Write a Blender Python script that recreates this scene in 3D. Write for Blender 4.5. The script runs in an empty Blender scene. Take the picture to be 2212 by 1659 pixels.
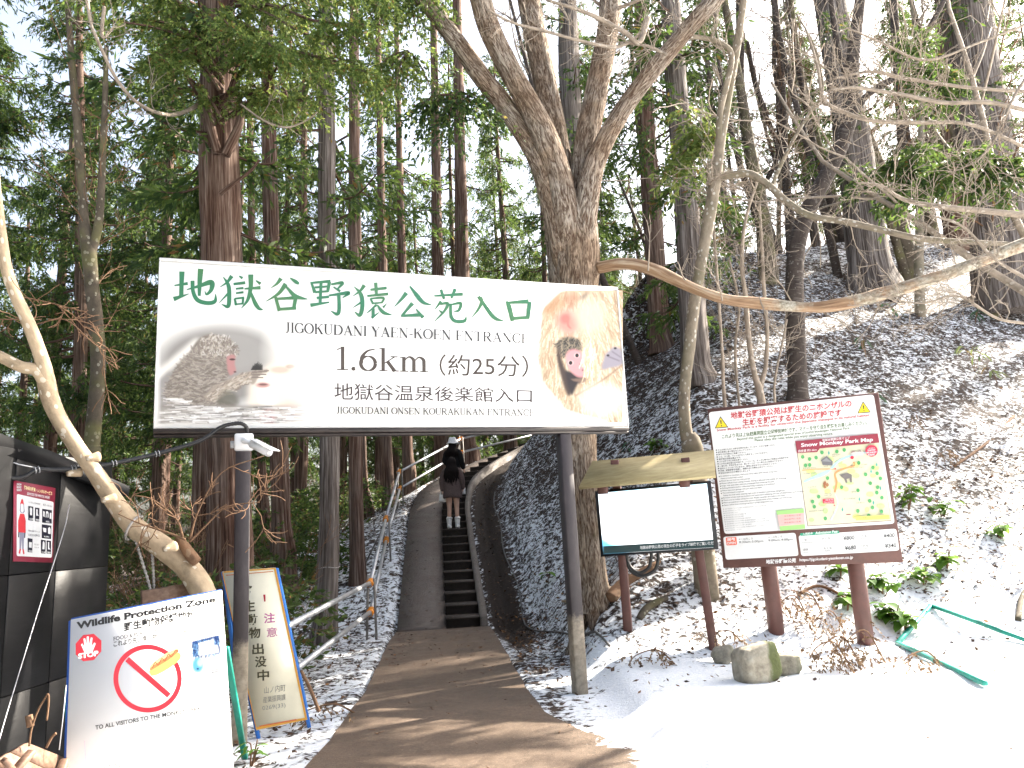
import bpy, math, random
import numpy as np
from mathutils import Vector, Matrix
R_ = math.radians
scene = bpy.context.scene
COL = scene.collection

# ---------------------------------------------------------------- camera
FPX, CX, CY = 1640.0, 1106.0, 829.5            # focal length and centre on a 2212 px wide picture
PITCH, ROLL = R_(10.7), math.atan(0.053)
EYE = np.array([0.0, 0.0, 1.6])
_f = np.array([0, math.cos(PITCH), math.sin(PITCH)])
_u0 = np.array([0, -math.sin(PITCH), math.cos(PITCH)])
_r0 = np.array([1.0, 0, 0])
_r = math.cos(ROLL) * _r0 - math.sin(ROLL) * _u0
_u = math.cos(ROLL) * _u0 + math.sin(ROLL) * _r0
cam = bpy.data.cameras.new('camera'); camo = bpy.data.objects.new('camera', cam); COL.objects.link(camo)
cam.sensor_width = 36; cam.lens = 36 * FPX / 2212; cam.clip_start = 0.05; cam.clip_end = 3000
M = Matrix.Identity(4)
for i in range(3):
    M[i][0], M[i][1], M[i][2], M[i][3] = _r[i], _u[i], -_f[i], EYE[i]
camo.matrix_world = M
scene.camera = camo

# ---------------------------------------------------------------- sky, sun, exposure
SUN_EL = R_(34); _h = np.array([0.86, 0.51]); _h /= np.linalg.norm(_h)
TO_SUN = np.array([_h[0] * math.cos(SUN_EL), _h[1] * math.cos(SUN_EL), math.sin(SUN_EL)])
w = bpy.data.worlds.new('World'); scene.world = w; w.use_nodes = True
nt = w.node_tree; bg = nt.nodes['Background']
sky = nt.nodes.new('ShaderNodeTexSky'); sky.sky_type = 'NISHITA'; sky.sun_disc = False
sky.sun_elevation = SUN_EL; sky.sun_rotation = math.atan2(_h[0], _h[1])
sky.air_density = 1.0; sky.dust_density = 6.0; sky.ozone_density = 1.0
hs = nt.nodes.new('ShaderNodeHueSaturation'); hs.inputs['Saturation'].default_value = 0.7; hs.inputs['Value'].default_value = 1.3
nt.links.new(sky.outputs[0], hs.inputs['Color']); nt.links.new(hs.outputs[0], bg.inputs[0]); bg.inputs[1].default_value = 0.085      # a thin veil of cloud
sl = bpy.data.lights.new('sun', 'SUN'); sl.energy = 5.0; sl.angle = R_(0.55); sl.color = (1.0, 0.91, 0.78)
so = bpy.data.objects.new('sun', sl); COL.objects.link(so)
so.rotation_euler = Vector(TO_SUN).to_track_quat('Z', 'Y').to_euler()
scene.view_settings.view_transform = 'Standard'; scene.view_settings.look = 'None'
scene.view_settings.exposure = 2.4; scene.view_settings.gamma = 1.0
scene.cycles.max_bounces = 6; scene.cycles.diffuse_bounces = 3; scene.cycles.glossy_bounces = 2
scene.cycles.transmission_bounces = 4; scene.cycles.transparent_max_bounces = 6
scene.cycles.use_denoising = True

# ---------------------------------------------------------------- pixel <-> space
def ray(px, py):
    d = _f + (px - CX) / FPX * _r + (CY - py) / FPX * _u
    return d / d[1]
def P(px, py, Y):                       # point on the sight line at depth Y
    return EYE + ray(px, py) * Y
def G(px, py, z=0.0):
    d = ray(px, py); return EYE + d * ((z - EYE[2]) / d[2])
def rad(wpx, Y): return wpx * 0.5 * Y / FPX

# ---------------------------------------------------------------- noise
def _hash(ix, iy, s):
    n = (ix.astype(np.int64) * 374761393 + iy.astype(np.int64) * 668265263 + s * 1442695041) & 0x7fffffff
    n = ((n ^ (n >> 13)) * 1274126177) & 0x7fffffff
    return ((n ^ (n >> 16)) & 0xffff) / 65535.0
def vnoise(x, y, s=0):
    x = np.asarray(x, float); y = np.asarray(y, float)
    ix, iy = np.floor(x), np.floor(y); fx, fy = x - ix, y - iy
    fx = fx * fx * (3 - 2 * fx); fy = fy * fy * (3 - 2 * fy)
    a, b = _hash(ix, iy, s), _hash(ix + 1, iy, s); c, d = _hash(ix, iy + 1, s), _hash(ix + 1, iy + 1, s)
    return (a * (1 - fx) + b * fx) * (1 - fy) + (c * (1 - fx) + d * fx) * fy
def fbm(x, y, s=0, o=4):
    t = 0; a = 0.5
    for i in range(o):
        t = t + a * (vnoise(x * 2 ** i, y * 2 ** i, s + i) - 0.5); a *= 0.55
    return t

# ---------------------------------------------------------------- meshes
def build(name, V, F, mat=None, parent=None, smooth=False, attrs=None, origin=None, mats=None, fmat=None):
    V = np.asarray(V, float)
    me = bpy.data.meshes.new(name)
    if isinstance(F, np.ndarray) and F.ndim == 2:
        n = F.shape[1]; nf = len(F)
        me.vertices.add(len(V)); me.loops.add(nf * n); me.polygons.add(nf)
        me.loops.foreach_set('vertex_index', F.astype(np.int32).ravel())
        me.polygons.foreach_set('loop_start', np.arange(0, nf * n, n, dtype=np.int32))
    else:
        tot = [len(f) for f in F]
        me.vertices.add(len(V)); me.loops.add(sum(tot)); me.polygons.add(len(F))
        me.loops.foreach_set('vertex_index', np.fromiter((i for f in F for i in f), np.int32))
        me.polygons.foreach_set('loop_start', np.concatenate([[0], np.cumsum(tot)[:-1]]).astype(np.int32))
    o = bpy.data.objects.new(name, me); COL.objects.link(o)
    off = np.zeros(3)
    if parent is not None:
        o.parent = parent; off = np.array(world_loc(parent))
    elif origin is not None:
        o.location = origin; off = np.array(origin, float)
    me.vertices.foreach_set('co', (V - off).ravel())
    me.update(calc_edges=True)
    me.validate()
    if smooth: me.polygons.foreach_set('use_smooth', np.ones(len(me.polygons), bool))
    for k, (typ, arr) in (attrs or {}).items():
        a = me.attributes.new(k, typ, 'POINT')
        a.data.foreach_set({'FLOAT': 'value', 'FLOAT_VECTOR': 'vector', 'FLOAT_COLOR': 'color'}[typ], np.asarray(arr, np.float32).ravel())
    for m in (mats or ([mat] if mat else [])): me.materials.append(m)
    if fmat is not None: me.polygons.foreach_set('material_index', np.asarray(fmat, np.int32))
    return o
_WL = {}
def world_loc(o): return _WL.get(o.name, (0, 0, 0))
def thing(name, label, cat, loc, group=None):
    o = bpy.data.objects.new(name, None); COL.objects.link(o); o.empty_display_size = 0.2
    o.location = loc; _WL[o.name] = tuple(loc); o['label'] = label; o['category'] = cat
    if group: o['group'] = group
    return o
def tag(o, label, cat, group=None):
    o['label'] = label; o['category'] = cat
    if group: o['group'] = group
    return o
def struct(o, kind='structure'):
    o['kind'] = kind; return o
def sub(name, V, F, mat, par, **k):        # a sub-part: child of a part mesh that sits at its thing's origin
    o = build(name, V, F, mat, **k); return o
class Geo:
    """collects pieces of ONE mesh"""
    def __init__(s): s.V = []; s.F = []; s.n = 0; s.A = []
    def add(s, V, F, a=None):
        V = np.asarray(V, float); s.V.append(V)
        if isinstance(F, np.ndarray): s.F.extend((F + s.n).tolist())
        else: s.F.extend([[i + s.n for i in f] for f in F])
        s.A.append(np.asarray(a, float) if a is not None else V.copy()); s.n += len(V); return s
    def tube(s, *a, **k): return s.add(*tube(*a, **k))
    def box(s, *a, **k): return s.add(*box(*a, **k))
    def make(s, name, mat, parent=None, **k):
        k.setdefault('attrs', {'bark': ('FLOAT_VECTOR', np.concatenate(s.A))})
        return build(name, np.concatenate(s.V), s.F, mat, parent, **k)
def spline(P_, n):
    P_ = np.asarray(P_, float); m = len(P_)
    if m < 3:
        t = np.linspace(0, 1, n)[:, None]; return P_[0] * (1 - t) + P_[-1] * t
    Q = np.vstack([2 * P_[0] - P_[1], P_, 2 * P_[-1] - P_[-2]])
    u = np.linspace(0, m - 1 - 1e-9, n); i = u.astype(int); t = (u - i)[:, None]
    a, b, c, d = Q[i], Q[i + 1], Q[i + 2], Q[i + 3]
    return 0.5 * (2 * b + (c - a) * t + (2 * a - 5 * b + 4 * c - d) * t ** 2 + (3 * b - a - 3 * c + d) * t ** 3)
def tube(pts, radii, seg=8, n=None, rough=0.0, cap=True, seed=0, ridge=0):
    pts = np.asarray(pts, float)
    radii = np.broadcast_to(np.asarray(radii, float), (len(pts),)) if np.ndim(radii) < 1 or len(np.atleast_1d(radii)) == 1 else np.asarray(radii, float)
    if n:
        q = spline(np.column_stack([pts, radii]), n); pts, radii = q[:, :3], np.maximum(q[:, 3], 1e-4)
    T = np.gradient(pts, axis=0); T /= np.linalg.norm(T, axis=1)[:, None] + 1e-12
    ref = np.array([0, 0, 1.0]) if abs(T[0][2]) < 0.9 else np.array([1.0, 0, 0])
    N = np.zeros_like(T); x = np.cross(ref, T[0]); x /= np.linalg.norm(x)
    for i in range(len(T)):
        x = x - T[i] * np.dot(x, T[i]); x /= np.linalg.norm(x) + 1e-12; N[i] = x
    B = np.cross(T, N)
    a = np.arange(seg) * 2 * math.pi / seg
    L = np.concatenate([[0], np.cumsum(np.linalg.norm(np.diff(pts, axis=0), axis=1))])
    rr = np.repeat(radii[:, None], seg, 1)
    if rough:
        rm = radii.mean()
        rr = rr * (1 + rough * 2 * fbm(np.cos(a)[None] * 1.6 + 5 + np.zeros_like(rr), np.sin(a)[None] * 1.6 + L[:, None] * 0.6 / max(rm, .05) * .25, seed, 4))
        if ridge:
            rr = rr * (1 + ridge * (vnoise(a[None] * seg / 2 / math.pi * 0.5 + np.zeros_like(rr) + 0.6 * np.sin(L[:, None] * 3), L[:, None] * 2.2 + np.zeros_like(rr), seed + 9) - .5))
    V = pts[:, None] + rr[..., None] * (np.cos(a)[None, :, None] * N[:, None] + np.sin(a)[None, :, None] * B[:, None])
    r0 = max(radii.mean(), 0.004)
    A = np.stack([np.cos(a)[None] * r0 + np.zeros_like(rr), np.sin(a)[None] * r0 + np.zeros_like(rr), L[:, None] + np.zeros_like(rr) + seed * 1.7], -1)
    m = len(pts); i = np.arange(m - 1)[:, None] * seg; j = np.arange(seg)[None]; k = (j + 1) % seg
    F = np.stack([i + j, i + k, i + seg + k, i + seg + j], -1).reshape(-1, 4).tolist()
    if cap:
        F.append(list(range(seg))[::-1]); F.append(list(range((m - 1) * seg, m * seg)))
    return V.reshape(-1, 3), F, A.reshape(-1, 3)
def box(c, s, R=None, bev=0.0):
    """box of size s at c, R = 3x3 with columns as axes; small chamfer"""
    hx, hy, hz = np.asarray(s, float) / 2; b = min(bev, hx * .9, hy * .9, hz * .9)
    if b <= 0:
        V = np.array([[x, y, z] for x in (-hx, hx) for y in (-hy, hy) for z in (-hz, hz)])
        F = [[0, 1, 3, 2], [4, 6, 7, 5], [0, 4, 5, 1], [2, 3, 7, 6], [0, 2, 6, 4], [1, 5, 7, 3]]
    else:
        V = []; idx = {}
        for sx in (-1, 1):
            for sy in (-1, 1):
                for sz in (-1, 1):
                    for ax in range(3):
                        p = [sx * hx, sy * hy, sz * hz]
                        q = [sx * (hx - b), sy * (hy - b), sz * (hz - b)]; q[ax] = p[ax]
                        idx[sx, sy, sz, ax] = len(V); V.append(q)
        F = []
        for ax in range(3):
            o1, o2 = [a for a in range(3) if a != ax]
            for s_ in (-1, 1):
                f = []
                for a, c_ in ((-1, -1), (1, -1), (1, 1), (-1, 1)):
                    k = [0, 0, 0]; k[ax] = s_; k[o1] = a; k[o2] = c_; f.append(idx[k[0], k[1], k[2], ax])
                F.append(f)
            for a in (-1, 1):
                for c_ in (-1, 1):
                    k0 = [0, 0, 0]; k1 = [0, 0, 0]; k0[ax] = -1; k1[ax] = 1
                    for k in (k0, k1): k[o1] = a; k[o2] = c_
                    F.append([idx[(*k0, o1)], idx[(*k0, o2)], idx[(*k1, o2)], idx[(*k1, o1)]])
        for sx in (-1, 1):
            for sy in (-1, 1):
                for sz in (-1, 1): F.append([idx[sx, sy, sz, a] for a in range(3)])
        V = np.array(V)
        C = V.mean(0)
        for f in F:
            q = V[f]; nn = np.cross(q[1] - q[0], q[2] - q[0])
            if np.dot(nn, q.mean(0) - C) < 0: f.reverse()
    if R is not None: V = V @ np.asarray(R).T
    return V + np.asarray(c, float), F
def bar(a, b, w, d=None, up=(0, 0, 1), bev=0.004):
    """rectangular bar from a to b"""
    a = np.asarray(a, float); b = np.asarray(b, float); z = b - a; L = np.linalg.norm(z); z /= L
    x = np.cross(np.asarray(up, float), z)
    if np.linalg.norm(x) < 1e-3: x = np.cross([0, 1.0, 0], z)
    x /= np.linalg.norm(x); y = np.cross(z, x)
    return box((a + b) / 2, (w, d or w, L), np.column_stack([x, y, z]), bev)

# ---------------------------------------------------------------- materials
class NT:
    def __init__(s, name):
        s.m = bpy.data.materials.new(name); s.m.use_nodes = True; s.t = s.m.node_tree
        s.b = s.t.nodes['Principled BSDF']
    def n(s, typ, ins=None, **kw):
        x = s.t.nodes.new('ShaderNode' + typ)
        for k, v in kw.items(): setattr(x, k, v)
        for k, v in (ins or {}).items():
            if hasattr(v, 'is_output'): s.t.links.new(v, x.inputs[k])
            else: x.inputs[k].default_value = v
        return x
    def set(s, **kw):
        for k, v in kw.items():
            k = k.replace('_', ' ')
            if hasattr(v, 'is_output'): s.t.links.new(v, s.b.inputs[k])
            else: s.b.inputs[k].default_value = v
        return s.m
    def ramp(s, fac, stops, interp='LINEAR'):
        x = s.n('ValToRGB', {0: fac}); e = x.color_ramp; e.interpolation = interp
        while len(e.elements) < len(stops): e.elements.new(0.5)
        for el, (p, c) in zip(e.elements, stops):
            el.position = p; el.color = (*c, 1) if len(c) == 3 else c
        return x.outputs[0]
    def noise(s, vec, scale, detail=4, rough=0.6, dist=0.0):
        x = s.n('TexNoise', {'Scale': scale, 'Detail': detail, 'Roughness': rough, 'Distortion': dist})
        if vec is not None: s.t.links.new(vec, x.inputs['Vector'])
        return x.outputs['Fac']
    def mapping(s, vec, scale=(1, 1, 1), loc=(0, 0, 0)):
        x = s.n('Mapping', {'Vector': vec, 'Scale': scale, 'Location': loc}); return x.outputs[0]
    def obj(s): return s.n('TexCoord').outputs['Object']
    def geo(s): return s.n('NewGeometry')
    def attr(s, name): return s.n('Attribute', attribute_name=name)
    def mix(s, fac, a, b, mode='MIX'):
        x = s.n('Mix', data_type='RGBA', blend_type=mode)
        for i, v in ((0, fac), (6, a), (7, b)):
            if hasattr(v, 'is_output'): s.t.links.new(v, x.inputs[i])
            else: x.inputs[i].default_value = v if i == 0 else ((*v, 1) if len(v) == 3 else v)
        return x.outputs[2]
    def math(s, op, a, b=0.0, c=0.0, clamp=False):
        x = s.n('Math', operation=op, use_clamp=clamp)
        for i, v in enumerate((a, b, c)):
            if hasattr(v, 'is_output'): s.t.links.new(v, x.inputs[i])
            else: x.inputs[i].default_value = v
        return x.outputs[0]
    def bump(s, h, strength=0.5, dist=0.02):
        x = s.n('Bump', {'Height': h, 'Strength': strength, 'Distance': dist}); s.t.links.new(x.outputs[0], s.b.inputs['Normal']); return x
def plain(name, c, rough=0.5, metal=0.0, var=0.12, scale=6.0, bump=0.0, spec=0.5):
    """a paint or plastic with faint dirt"""
    t = NT(name); v = t.obj()
    f = t.noise(v, scale, 5, 0.65)
    dark = tuple(x * (1 - var * 2) for x in c); lite = tuple(min(1, x * (1 + var)) for x in c)
    col = t.ramp(f, [(0.3, dark), (0.55, c), (0.8, lite)])
    if bump: t.bump(t.noise(v, scale * 12, 3), bump, 0.004)
    t.set(Base_Color=col, Roughness=t.math('ADD', t.math('MULTIPLY', f, 0.25), rough - 0.12, clamp=True), Metallic=metal)
    t.b.inputs['Specular IOR Level'].default_value = spec
    return t.m
_FLAT = {}
def flat(c, rough=0.55):
    k = (tuple(round(x, 3) for x in c), rough)
    if k not in _FLAT:
        t = NT('print_ink'); f = t.noise(t.obj(), 9, 3)
        t.set(Base_Color=t.ramp(f, [(0.25, tuple(x * .9 for x in c)), (0.7, c)]), Roughness=rough)
        _FLAT[k] = t.m
    return _FLAT[k]
# ================================================================ terrain, path, stairs
_pp = np.array([(-.2, -12), (-.3, -6), (-.5, 0), (-.68, 5), (-.85, 8), (-1.39, 13.2), (-1.85, 17.7), (-2.02, 20), (-1.84, 22.2), (-.6, 24.4), (1.5, 26.0), (5, 27.8), (12, 31.5), (25, 37)], float)
PC = spline(_pp, 900)
_pt = np.gradient(PC, axis=0); _pt /= np.linalg.norm(_pt, axis=1)[:, None]
PN = np.column_stack([_pt[:, 1], -_pt[:, 0]])             # to the right of the walker
PS = np.concatenate([[0], np.cumsum(np.linalg.norm(np.diff(PC, axis=0), axis=1))])
S0 = np.interp(13.2, PC[:520, 1], PS[:520])               # where the stairs start
SLOPE = 0.33
PZ = np.where(PS < S0, 0, np.where(PS < S0 + 13.2, (PS - S0) * SLOPE, 13.2 * SLOPE + (PS - S0 - 13.2) * 0.13))
def path_info(x, y):
    x = np.asarray(x, float).ravel(); y = np.asarray(y, float).ravel()
    d = np.empty_like(x); z = np.empty_like(x); st = 3; C = PC[::st]
    for a in range(0, len(x), 20000):
        X = x[a:a + 20000, None]; Y = y[a:a + 20000, None]
        q = (X - C[None, :, 0]) ** 2 + (Y - C[None, :, 1]) ** 2
        i = q.argmin(1) * st
        dx = X[:, 0] - PC[i, 0]; dy = Y[:, 0] - PC[i, 1]
        sg = np.sign(dx * PN[i, 0] + dy * PN[i, 1] + 1e-9)
        d[a:a + 20000] = sg * np.sqrt(dx * dx + dy * dy); z[a:a + 20000] = np.interp(PS[i] + dx * _pt[i, 0] + dy * _pt[i, 1], PS, PZ)
    return d, z
def smin(a, b, k):
    h = np.clip(0.5 + 0.5 * (b - a) / k, 0, 1); return b * (1 - h) + a * h - k * h * (1 - h)
def terrain(x, y, fine=True):
    x = np.asarray(x, float); y = np.asarray(y, float); sh = x.shape
    x = x.ravel(); y = y.ravel()
    d, pz = path_info(x, y)
    dr = np.maximum(d - 1.42, 0)
    bank = np.where(dr < 3.5, 0.98 * dr, 3.43 + 0.72 * (dr - 3.5)) * np.clip(dr / .35, 0.45, 1)
    h1 = pz + bank
    t = np.maximum((y - 8.0 - 0.2 * x) * 0.98, 0)
    h2 = 0.86 * t * t / (t + 1.5)
    zr = smin(h1, h2, 0.5) + 0.125
    zr = np.where(d > .8, np.minimum(zr, np.maximum(h1, 0) + .02), zr)
    cap = 9.5 + 0.45 * np.maximum(x, -2)
    zr = smin(zr, np.minimum(cap, 24), 2.5)
    zr = np.where(d < 1.6, pz + np.clip((d - 1.2) / .4, 0, 1) * (zr - pz), zr)
    dl = np.maximum(-d - 0.9, 0)
    zl = pz * np.exp(-dl / 7.0) - 0.10 * np.clip(dl / 2, 0, 1) - 0.06 * np.maximum(dl - 14, 0)
    zl = np.maximum(zl, -9)
    z = np.where(d > 0, zr, zl)
    # gutter right of the stairs, bed under the path
    up = np.clip((y - 10) / 3.5, 0, 1)
    z = z - 0.16 * up * np.exp(-((d - 1.12) / 0.2) ** 2)
    am = np.clip((np.abs(d) - 1.3) / 1.5, 0, 1) * np.clip(.25 + t / 2 + dl / 6, 0, 1)
    z = z + 0.5 * am * fbm(x * .35, y * .35, 3, 3)
    if fine: z = z + (0.035 + .11 * am) * fbm(x * 1.6, y * 1.6, 11, 5) * np.clip((np.abs(d) - .75) / .3, 0, 1)
    bed = np.clip((0.86 - np.abs(d)) / .06, 0, 1)
    z = z - 0.07 * bed * np.where(y > 4, 1, np.clip((y - 1) / 3, 0, 1))
    return z.reshape(sh)
def tz(x, y): return float(terrain(np.array([x]), np.array([y]), False)[0])
def hit(px, py, lo=3.0, hi=90.0):
    d = ray(px, py); Y = np.arange(lo, hi, 0.1); Q = EYE + d * Y[:, None]
    below = Q[:, 2] < terrain(Q[:, 0], Q[:, 1], False)
    i = int(below.argmax()) if below.any() else len(Y) - 1
    return Q[i]

# snow / litter ground material
def ground_mat():
    t = NT('snowy_leaf_litter'); v = t.geo().outputs['Position']
    cov = t.attr('snow').outputs['Fac']
    big = t.noise(v, 0.9, 3, 0.6)
    n1 = t.noise(t.mapping(v, (1, 1.0, 1.6)), 6.0, 8, 0.74, 1.1)
    vo = t.n('TexVoronoi', {'Vector': t.mapping(v, (1, 1, 1.5)), 'Scale': 15.0, 'Randomness': 1.0}, feature='F1')
    s = t.math('ADD', t.math('MULTIPLY', n1, 1.0), t.math('MULTIPLY', t.math('SUBTRACT', vo.outputs['Distance'], .45), 0.17))
    s = t.math('ADD', s, t.math('MULTIPLY', t.math('SUBTRACT', big, .5), 0.22))
    s = t.math('ADD', s, t.math('SUBTRACT', cov, 1.0))        # > 0.5 is snow at cov = 1 - threshold
    mask = t.math('MULTIPLY', t.math('SUBTRACT', s, -0.02), 14.0, clamp=True)
    leaf = t.n('TexVoronoi', {'Vector': t.mapping(v, (1, 1, 1.2)), 'Scale': 24.0}, feature='F1')
    lc = t.ramp(leaf.outputs['Color'], [(0.0, (.022, .013, .010)), (.3, (.024, .016, .013)), (.55, (.045, .029, .022)), (.8, (.090, .058, .040)), (1, (.06, .03, .02))])
    lc = t.mix(t.math('MULTIPLY', t.noise(v, 40, 4, .7), .6), lc, (.018, .012, .009))
    soil = t.attr('soil').outputs['Fac']
    lc = t.mix(soil, lc, t.mix(t.noise(v, 30, 5, .7), (.012, .008, .006), (.034, .022, .015)))
    col = t.mix(mask, lc, t.ramp(t.noise(v, 25, 4), [(.3, (.70, .74, .80)), (.7, (.86, .88, .90))]))
    t.bump(t.math('ADD', t.math('MULTIPLY', mask, .6), t.math('MULTIPLY', t.noise(v, 32, 5, .75), 1.0)), 0.65, 0.035)
    t.set(Base_Color=col, Roughness=.8); t.b.inputs['Specular IOR Level'].default_value = .25
    return t.m
def seg(*a): return np.unique(np.concatenate([np.arange(*s) for s in a]).round(4))
gx = seg((-600, -100, 50), (-100, -30, 6), (-30, -8, .6), (-8, -3.2, .16), (-3.2, 7, .065), (7, 15, .15), (15, 40, .6), (40, 120, 6), (120, 601, 60))
gy = seg((-120, -10, 10), (-10, 2, .8), (2, 4.5, .2), (4.5, 14, .065), (14, 24, .11), (24, 40, .3), (40, 110, 2.0), (110, 700, 40))
X, Y = np.meshgrid(gx, gy); Z = terrain(X, Y)
dP, zP = path_info(X, Y); dP = dP.reshape(X.shape)
ni, nj = X.shape
ii = (np.arange(ni - 1)[:, None] * nj + np.arange(nj - 1)[None]).ravel()
Fq = np.stack([ii, ii + 1, ii + nj + 1, ii + nj], -1)
def sstep(a, b, x):
    t = np.clip((x - a) / (b - a), 0, 1); return t * t * (3 - 2 * t)
tt = (Y - 8.0 - 0.2 * X) * .98
cov = 0.49 - .03 * sstep(2.5, 9, tt) * (X > .5)
fore = sstep(1.6, -.4, tt) * sstep(.9, 1.9, dP + .5 * fbm(X * .8, Y * .8, 41, 3))
cov = cov + fore * (.20 + .10 * sstep(-.3, -2.2, tt))
cov = cov + .10 * sstep(4.5, 0, tt) * sstep(2.0, 3.5, X)
cov = np.where(dP < -.85, 0.525 + .07 * sstep(9, 5, Y), cov)
band = np.exp(-((dP - 1.10) / .22) ** 2) * sstep(10.5, 13, Y)
cov = cov - .5 * band
cov = cov + .12 * np.exp(-((dP - .86) / .06) ** 2) * sstep(10, 12, Y)
cov = cov - .05 * sstep(6, 12, tt) * (X < 4) + .03 * sstep(1.3, 1.8, dP) * sstep(6, 3, dP) * sstep(9, 12, Y)
cov = cov - .30 * sstep(25, 40, Y) * (dP < 0) - .1 * sstep(3, 8, -dP) * (Y > 12)
soil = np.clip(band * 1.4, 0, 1)
ground = struct(build('ground', np.column_stack([X.ravel(), Y.ravel(), Z.ravel()]), Fq, ground_mat(), smooth=True,
      attrs={'snow': ('FLOAT', cov), 'soil': ('FLOAT', soil)}))

def path_mat(name, base, snow=True):
    t = NT(name); v = t.geo().outputs['Position']
    f = t.noise(v, 2.2, 6, .65); g = t.noise(v, 140, 3, .7)
    col = t.ramp(f, [(.3, tuple(x * .62 for x in base)), (.5, base), (.72, tuple(x * 1.25 for x in base))])
    col = t.mix(t.ramp(g, [(.35, (1, 1, 1)), (.75, (0, 0, 0))]), col, tuple(x * .45 for x in base))
    mid = t.noise(v, 14, 6, .75); fine = t.noise(v, 55, 3, .8)
    col = t.mix(t.math('MULTIPLY', t.math('SUBTRACT', .52, mid), 5.0, clamp=True), col, tuple(x * .42 for x in base))
    col = t.mix(t.math('MULTIPLY', t.math('SUBTRACT', fine, .56), 5.0, clamp=True), col, tuple(min(1, x * 1.9) for x in base))
    col = t.mix(t.math('MULTIPLY', t.math('SUBTRACT', .42, fine), 6.0, clamp=True), col, tuple(x * .3 for x in base))
    vo = t.n('TexVoronoi', {'Vector': v, 'Scale': 18.0}, feature='F1')           # needles and bits of litter
    bits = t.math('MULTIPLY', t.math('LESS_THAN', vo.outputs['Distance'], .13), t.math('GREATER_THAN', t.noise(v, 1.3, 3), .47))
    col = t.mix(bits, col, (.03, .017, .010))
    if snow:
        e = t.attr('snow').outputs['Fac']
        s = t.math('ADD', t.noise(v, 7.0, 8, .74, .9), t.math('SUBTRACT', e, 1.0))
        s = t.math('ADD', s, t.math('MULTIPLY', t.math('SUBTRACT', t.noise(v, 1.1, 3), .5), .5))
        m = t.math('MULTIPLY', s, 12.0, clamp=True)
        col = t.mix(m, col, (.82, .84, .87))
    g2 = t.noise(v, 420, 2, .6); col = t.mix(t.ramp(g2, [(.56, (0, 0, 0)), (.72, (1, 1, 1))]), col, tuple(min(1, x * 2.4) for x in base)); t.bump(t.math('ADD', g, t.math('MULTIPLY', f, 2.0)), .6, .008)
    t.set(Base_Color=col, Roughness=t.ramp(f, [(.35, (.45,) * 3), (.65, (.85,) * 3)])); t.b.inputs['Specular IOR Level'].default_value = .3
    return t.m
def strip(name, s_arr, o0, o1, zf, mat, thick=0.0, cols=2, attr=None, **k):
    """ribbon along the path between offsets o0(s) and o1(s)"""
    cx = np.interp(s_arr, PS, PC[:, 0]); cy = np.interp(s_arr, PS, PC[:, 1])
    nx = np.interp(s_arr, PS, PN[:, 0]); ny = np.interp(s_arr, PS, PN[:, 1])
    a = np.broadcast_to(o0, s_arr.shape); b = np.broadcast_to(o1, s_arr.shape)
    u = np.linspace(0, 1, cols)
    o = a[:, None] * (1 - u) + b[:, None] * u
    Vx = cx[:, None] + nx[:, None] * o; Vy = cy[:, None] + ny[:, None] * o; Vz = np.broadcast_to(zf[:, None], Vx.shape)
    V = np.stack([Vx, Vy, Vz], -1).reshape(-1, 3); n = len(s_arr)
    q = (np.arange(n - 1)[:, None] * cols + np.arange(cols - 1)[None]).ravel()
    F = np.stack([q, q + 1, q + cols + 1, q + cols], -1).tolist()
    if thick:
        m = len(V); V = np.vstack([V, V - [0, 0, thick]])
        for i in range(n - 1):
            l, l2 = i * cols, (i + 1) * cols; r, r2 = l + cols - 1, l2 + cols - 1
            F.append([l, l2, l2 + m, l + m]); F.append([r2, r, r + m, r2 + m])
        F.append([j for j in range(cols)][::-1] + [m + j for j in range(cols)])
    at = None
    if attr is not None:
        A = attr(Vx, Vy, o).ravel(); at = {'snow': ('FLOAT', np.concatenate([A, A])[:len(V)])}
    return build(name, V, F, mat, attrs=at, **k)
sF = np.interp(np.arange(-11.5, 13.21, .12), PC[:520, 1], PS[:520])
yF = np.interp(sF, PS, PC[:, 1])
lF = np.interp(yF, [-12, 3, 5.0, 6.5, 8, 11.5, 13.3], [-3.5, -1.3, -.95, -.86, -.82, -.80, -.74]) + .05 * fbm(yF * 1.3, yF * 0, 5, 3)
rF = np.interp(yF, [-12, 3, 4.8, 5.6, 6.3, 7.0, 8, 13.3], [4.5, 3.2, 2.2, 1.6, 1.12, .90, .84, .80]) + .06 * fbm(yF * 1.3, yF * 0 + 7, 5, 3)
def psnow(x, y, o):
    return .12 + .95 * sstep(.75, 2.3, o + 1.1 * fbm(x * .9, y * .9, 77, 4)) * sstep(8.0, 7.2, y)
pm = path_mat('damp_brown_asphalt', (.150, .108, .078))
path = struct(strip('path', sF, lF, rF, np.full(len(sF), .012), pm, cols=24, attr=psnow))
sR = S0 + np.arange(0, 26, .15)
zR = np.interp(sR, PS, PZ)
rm = path_mat('worn_concrete_ramp', (.14, .112, .095), False)
struct(strip('ramp_path', sR, -.74, .075, zR + .012, rm, thick=.22, cols=3))
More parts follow.
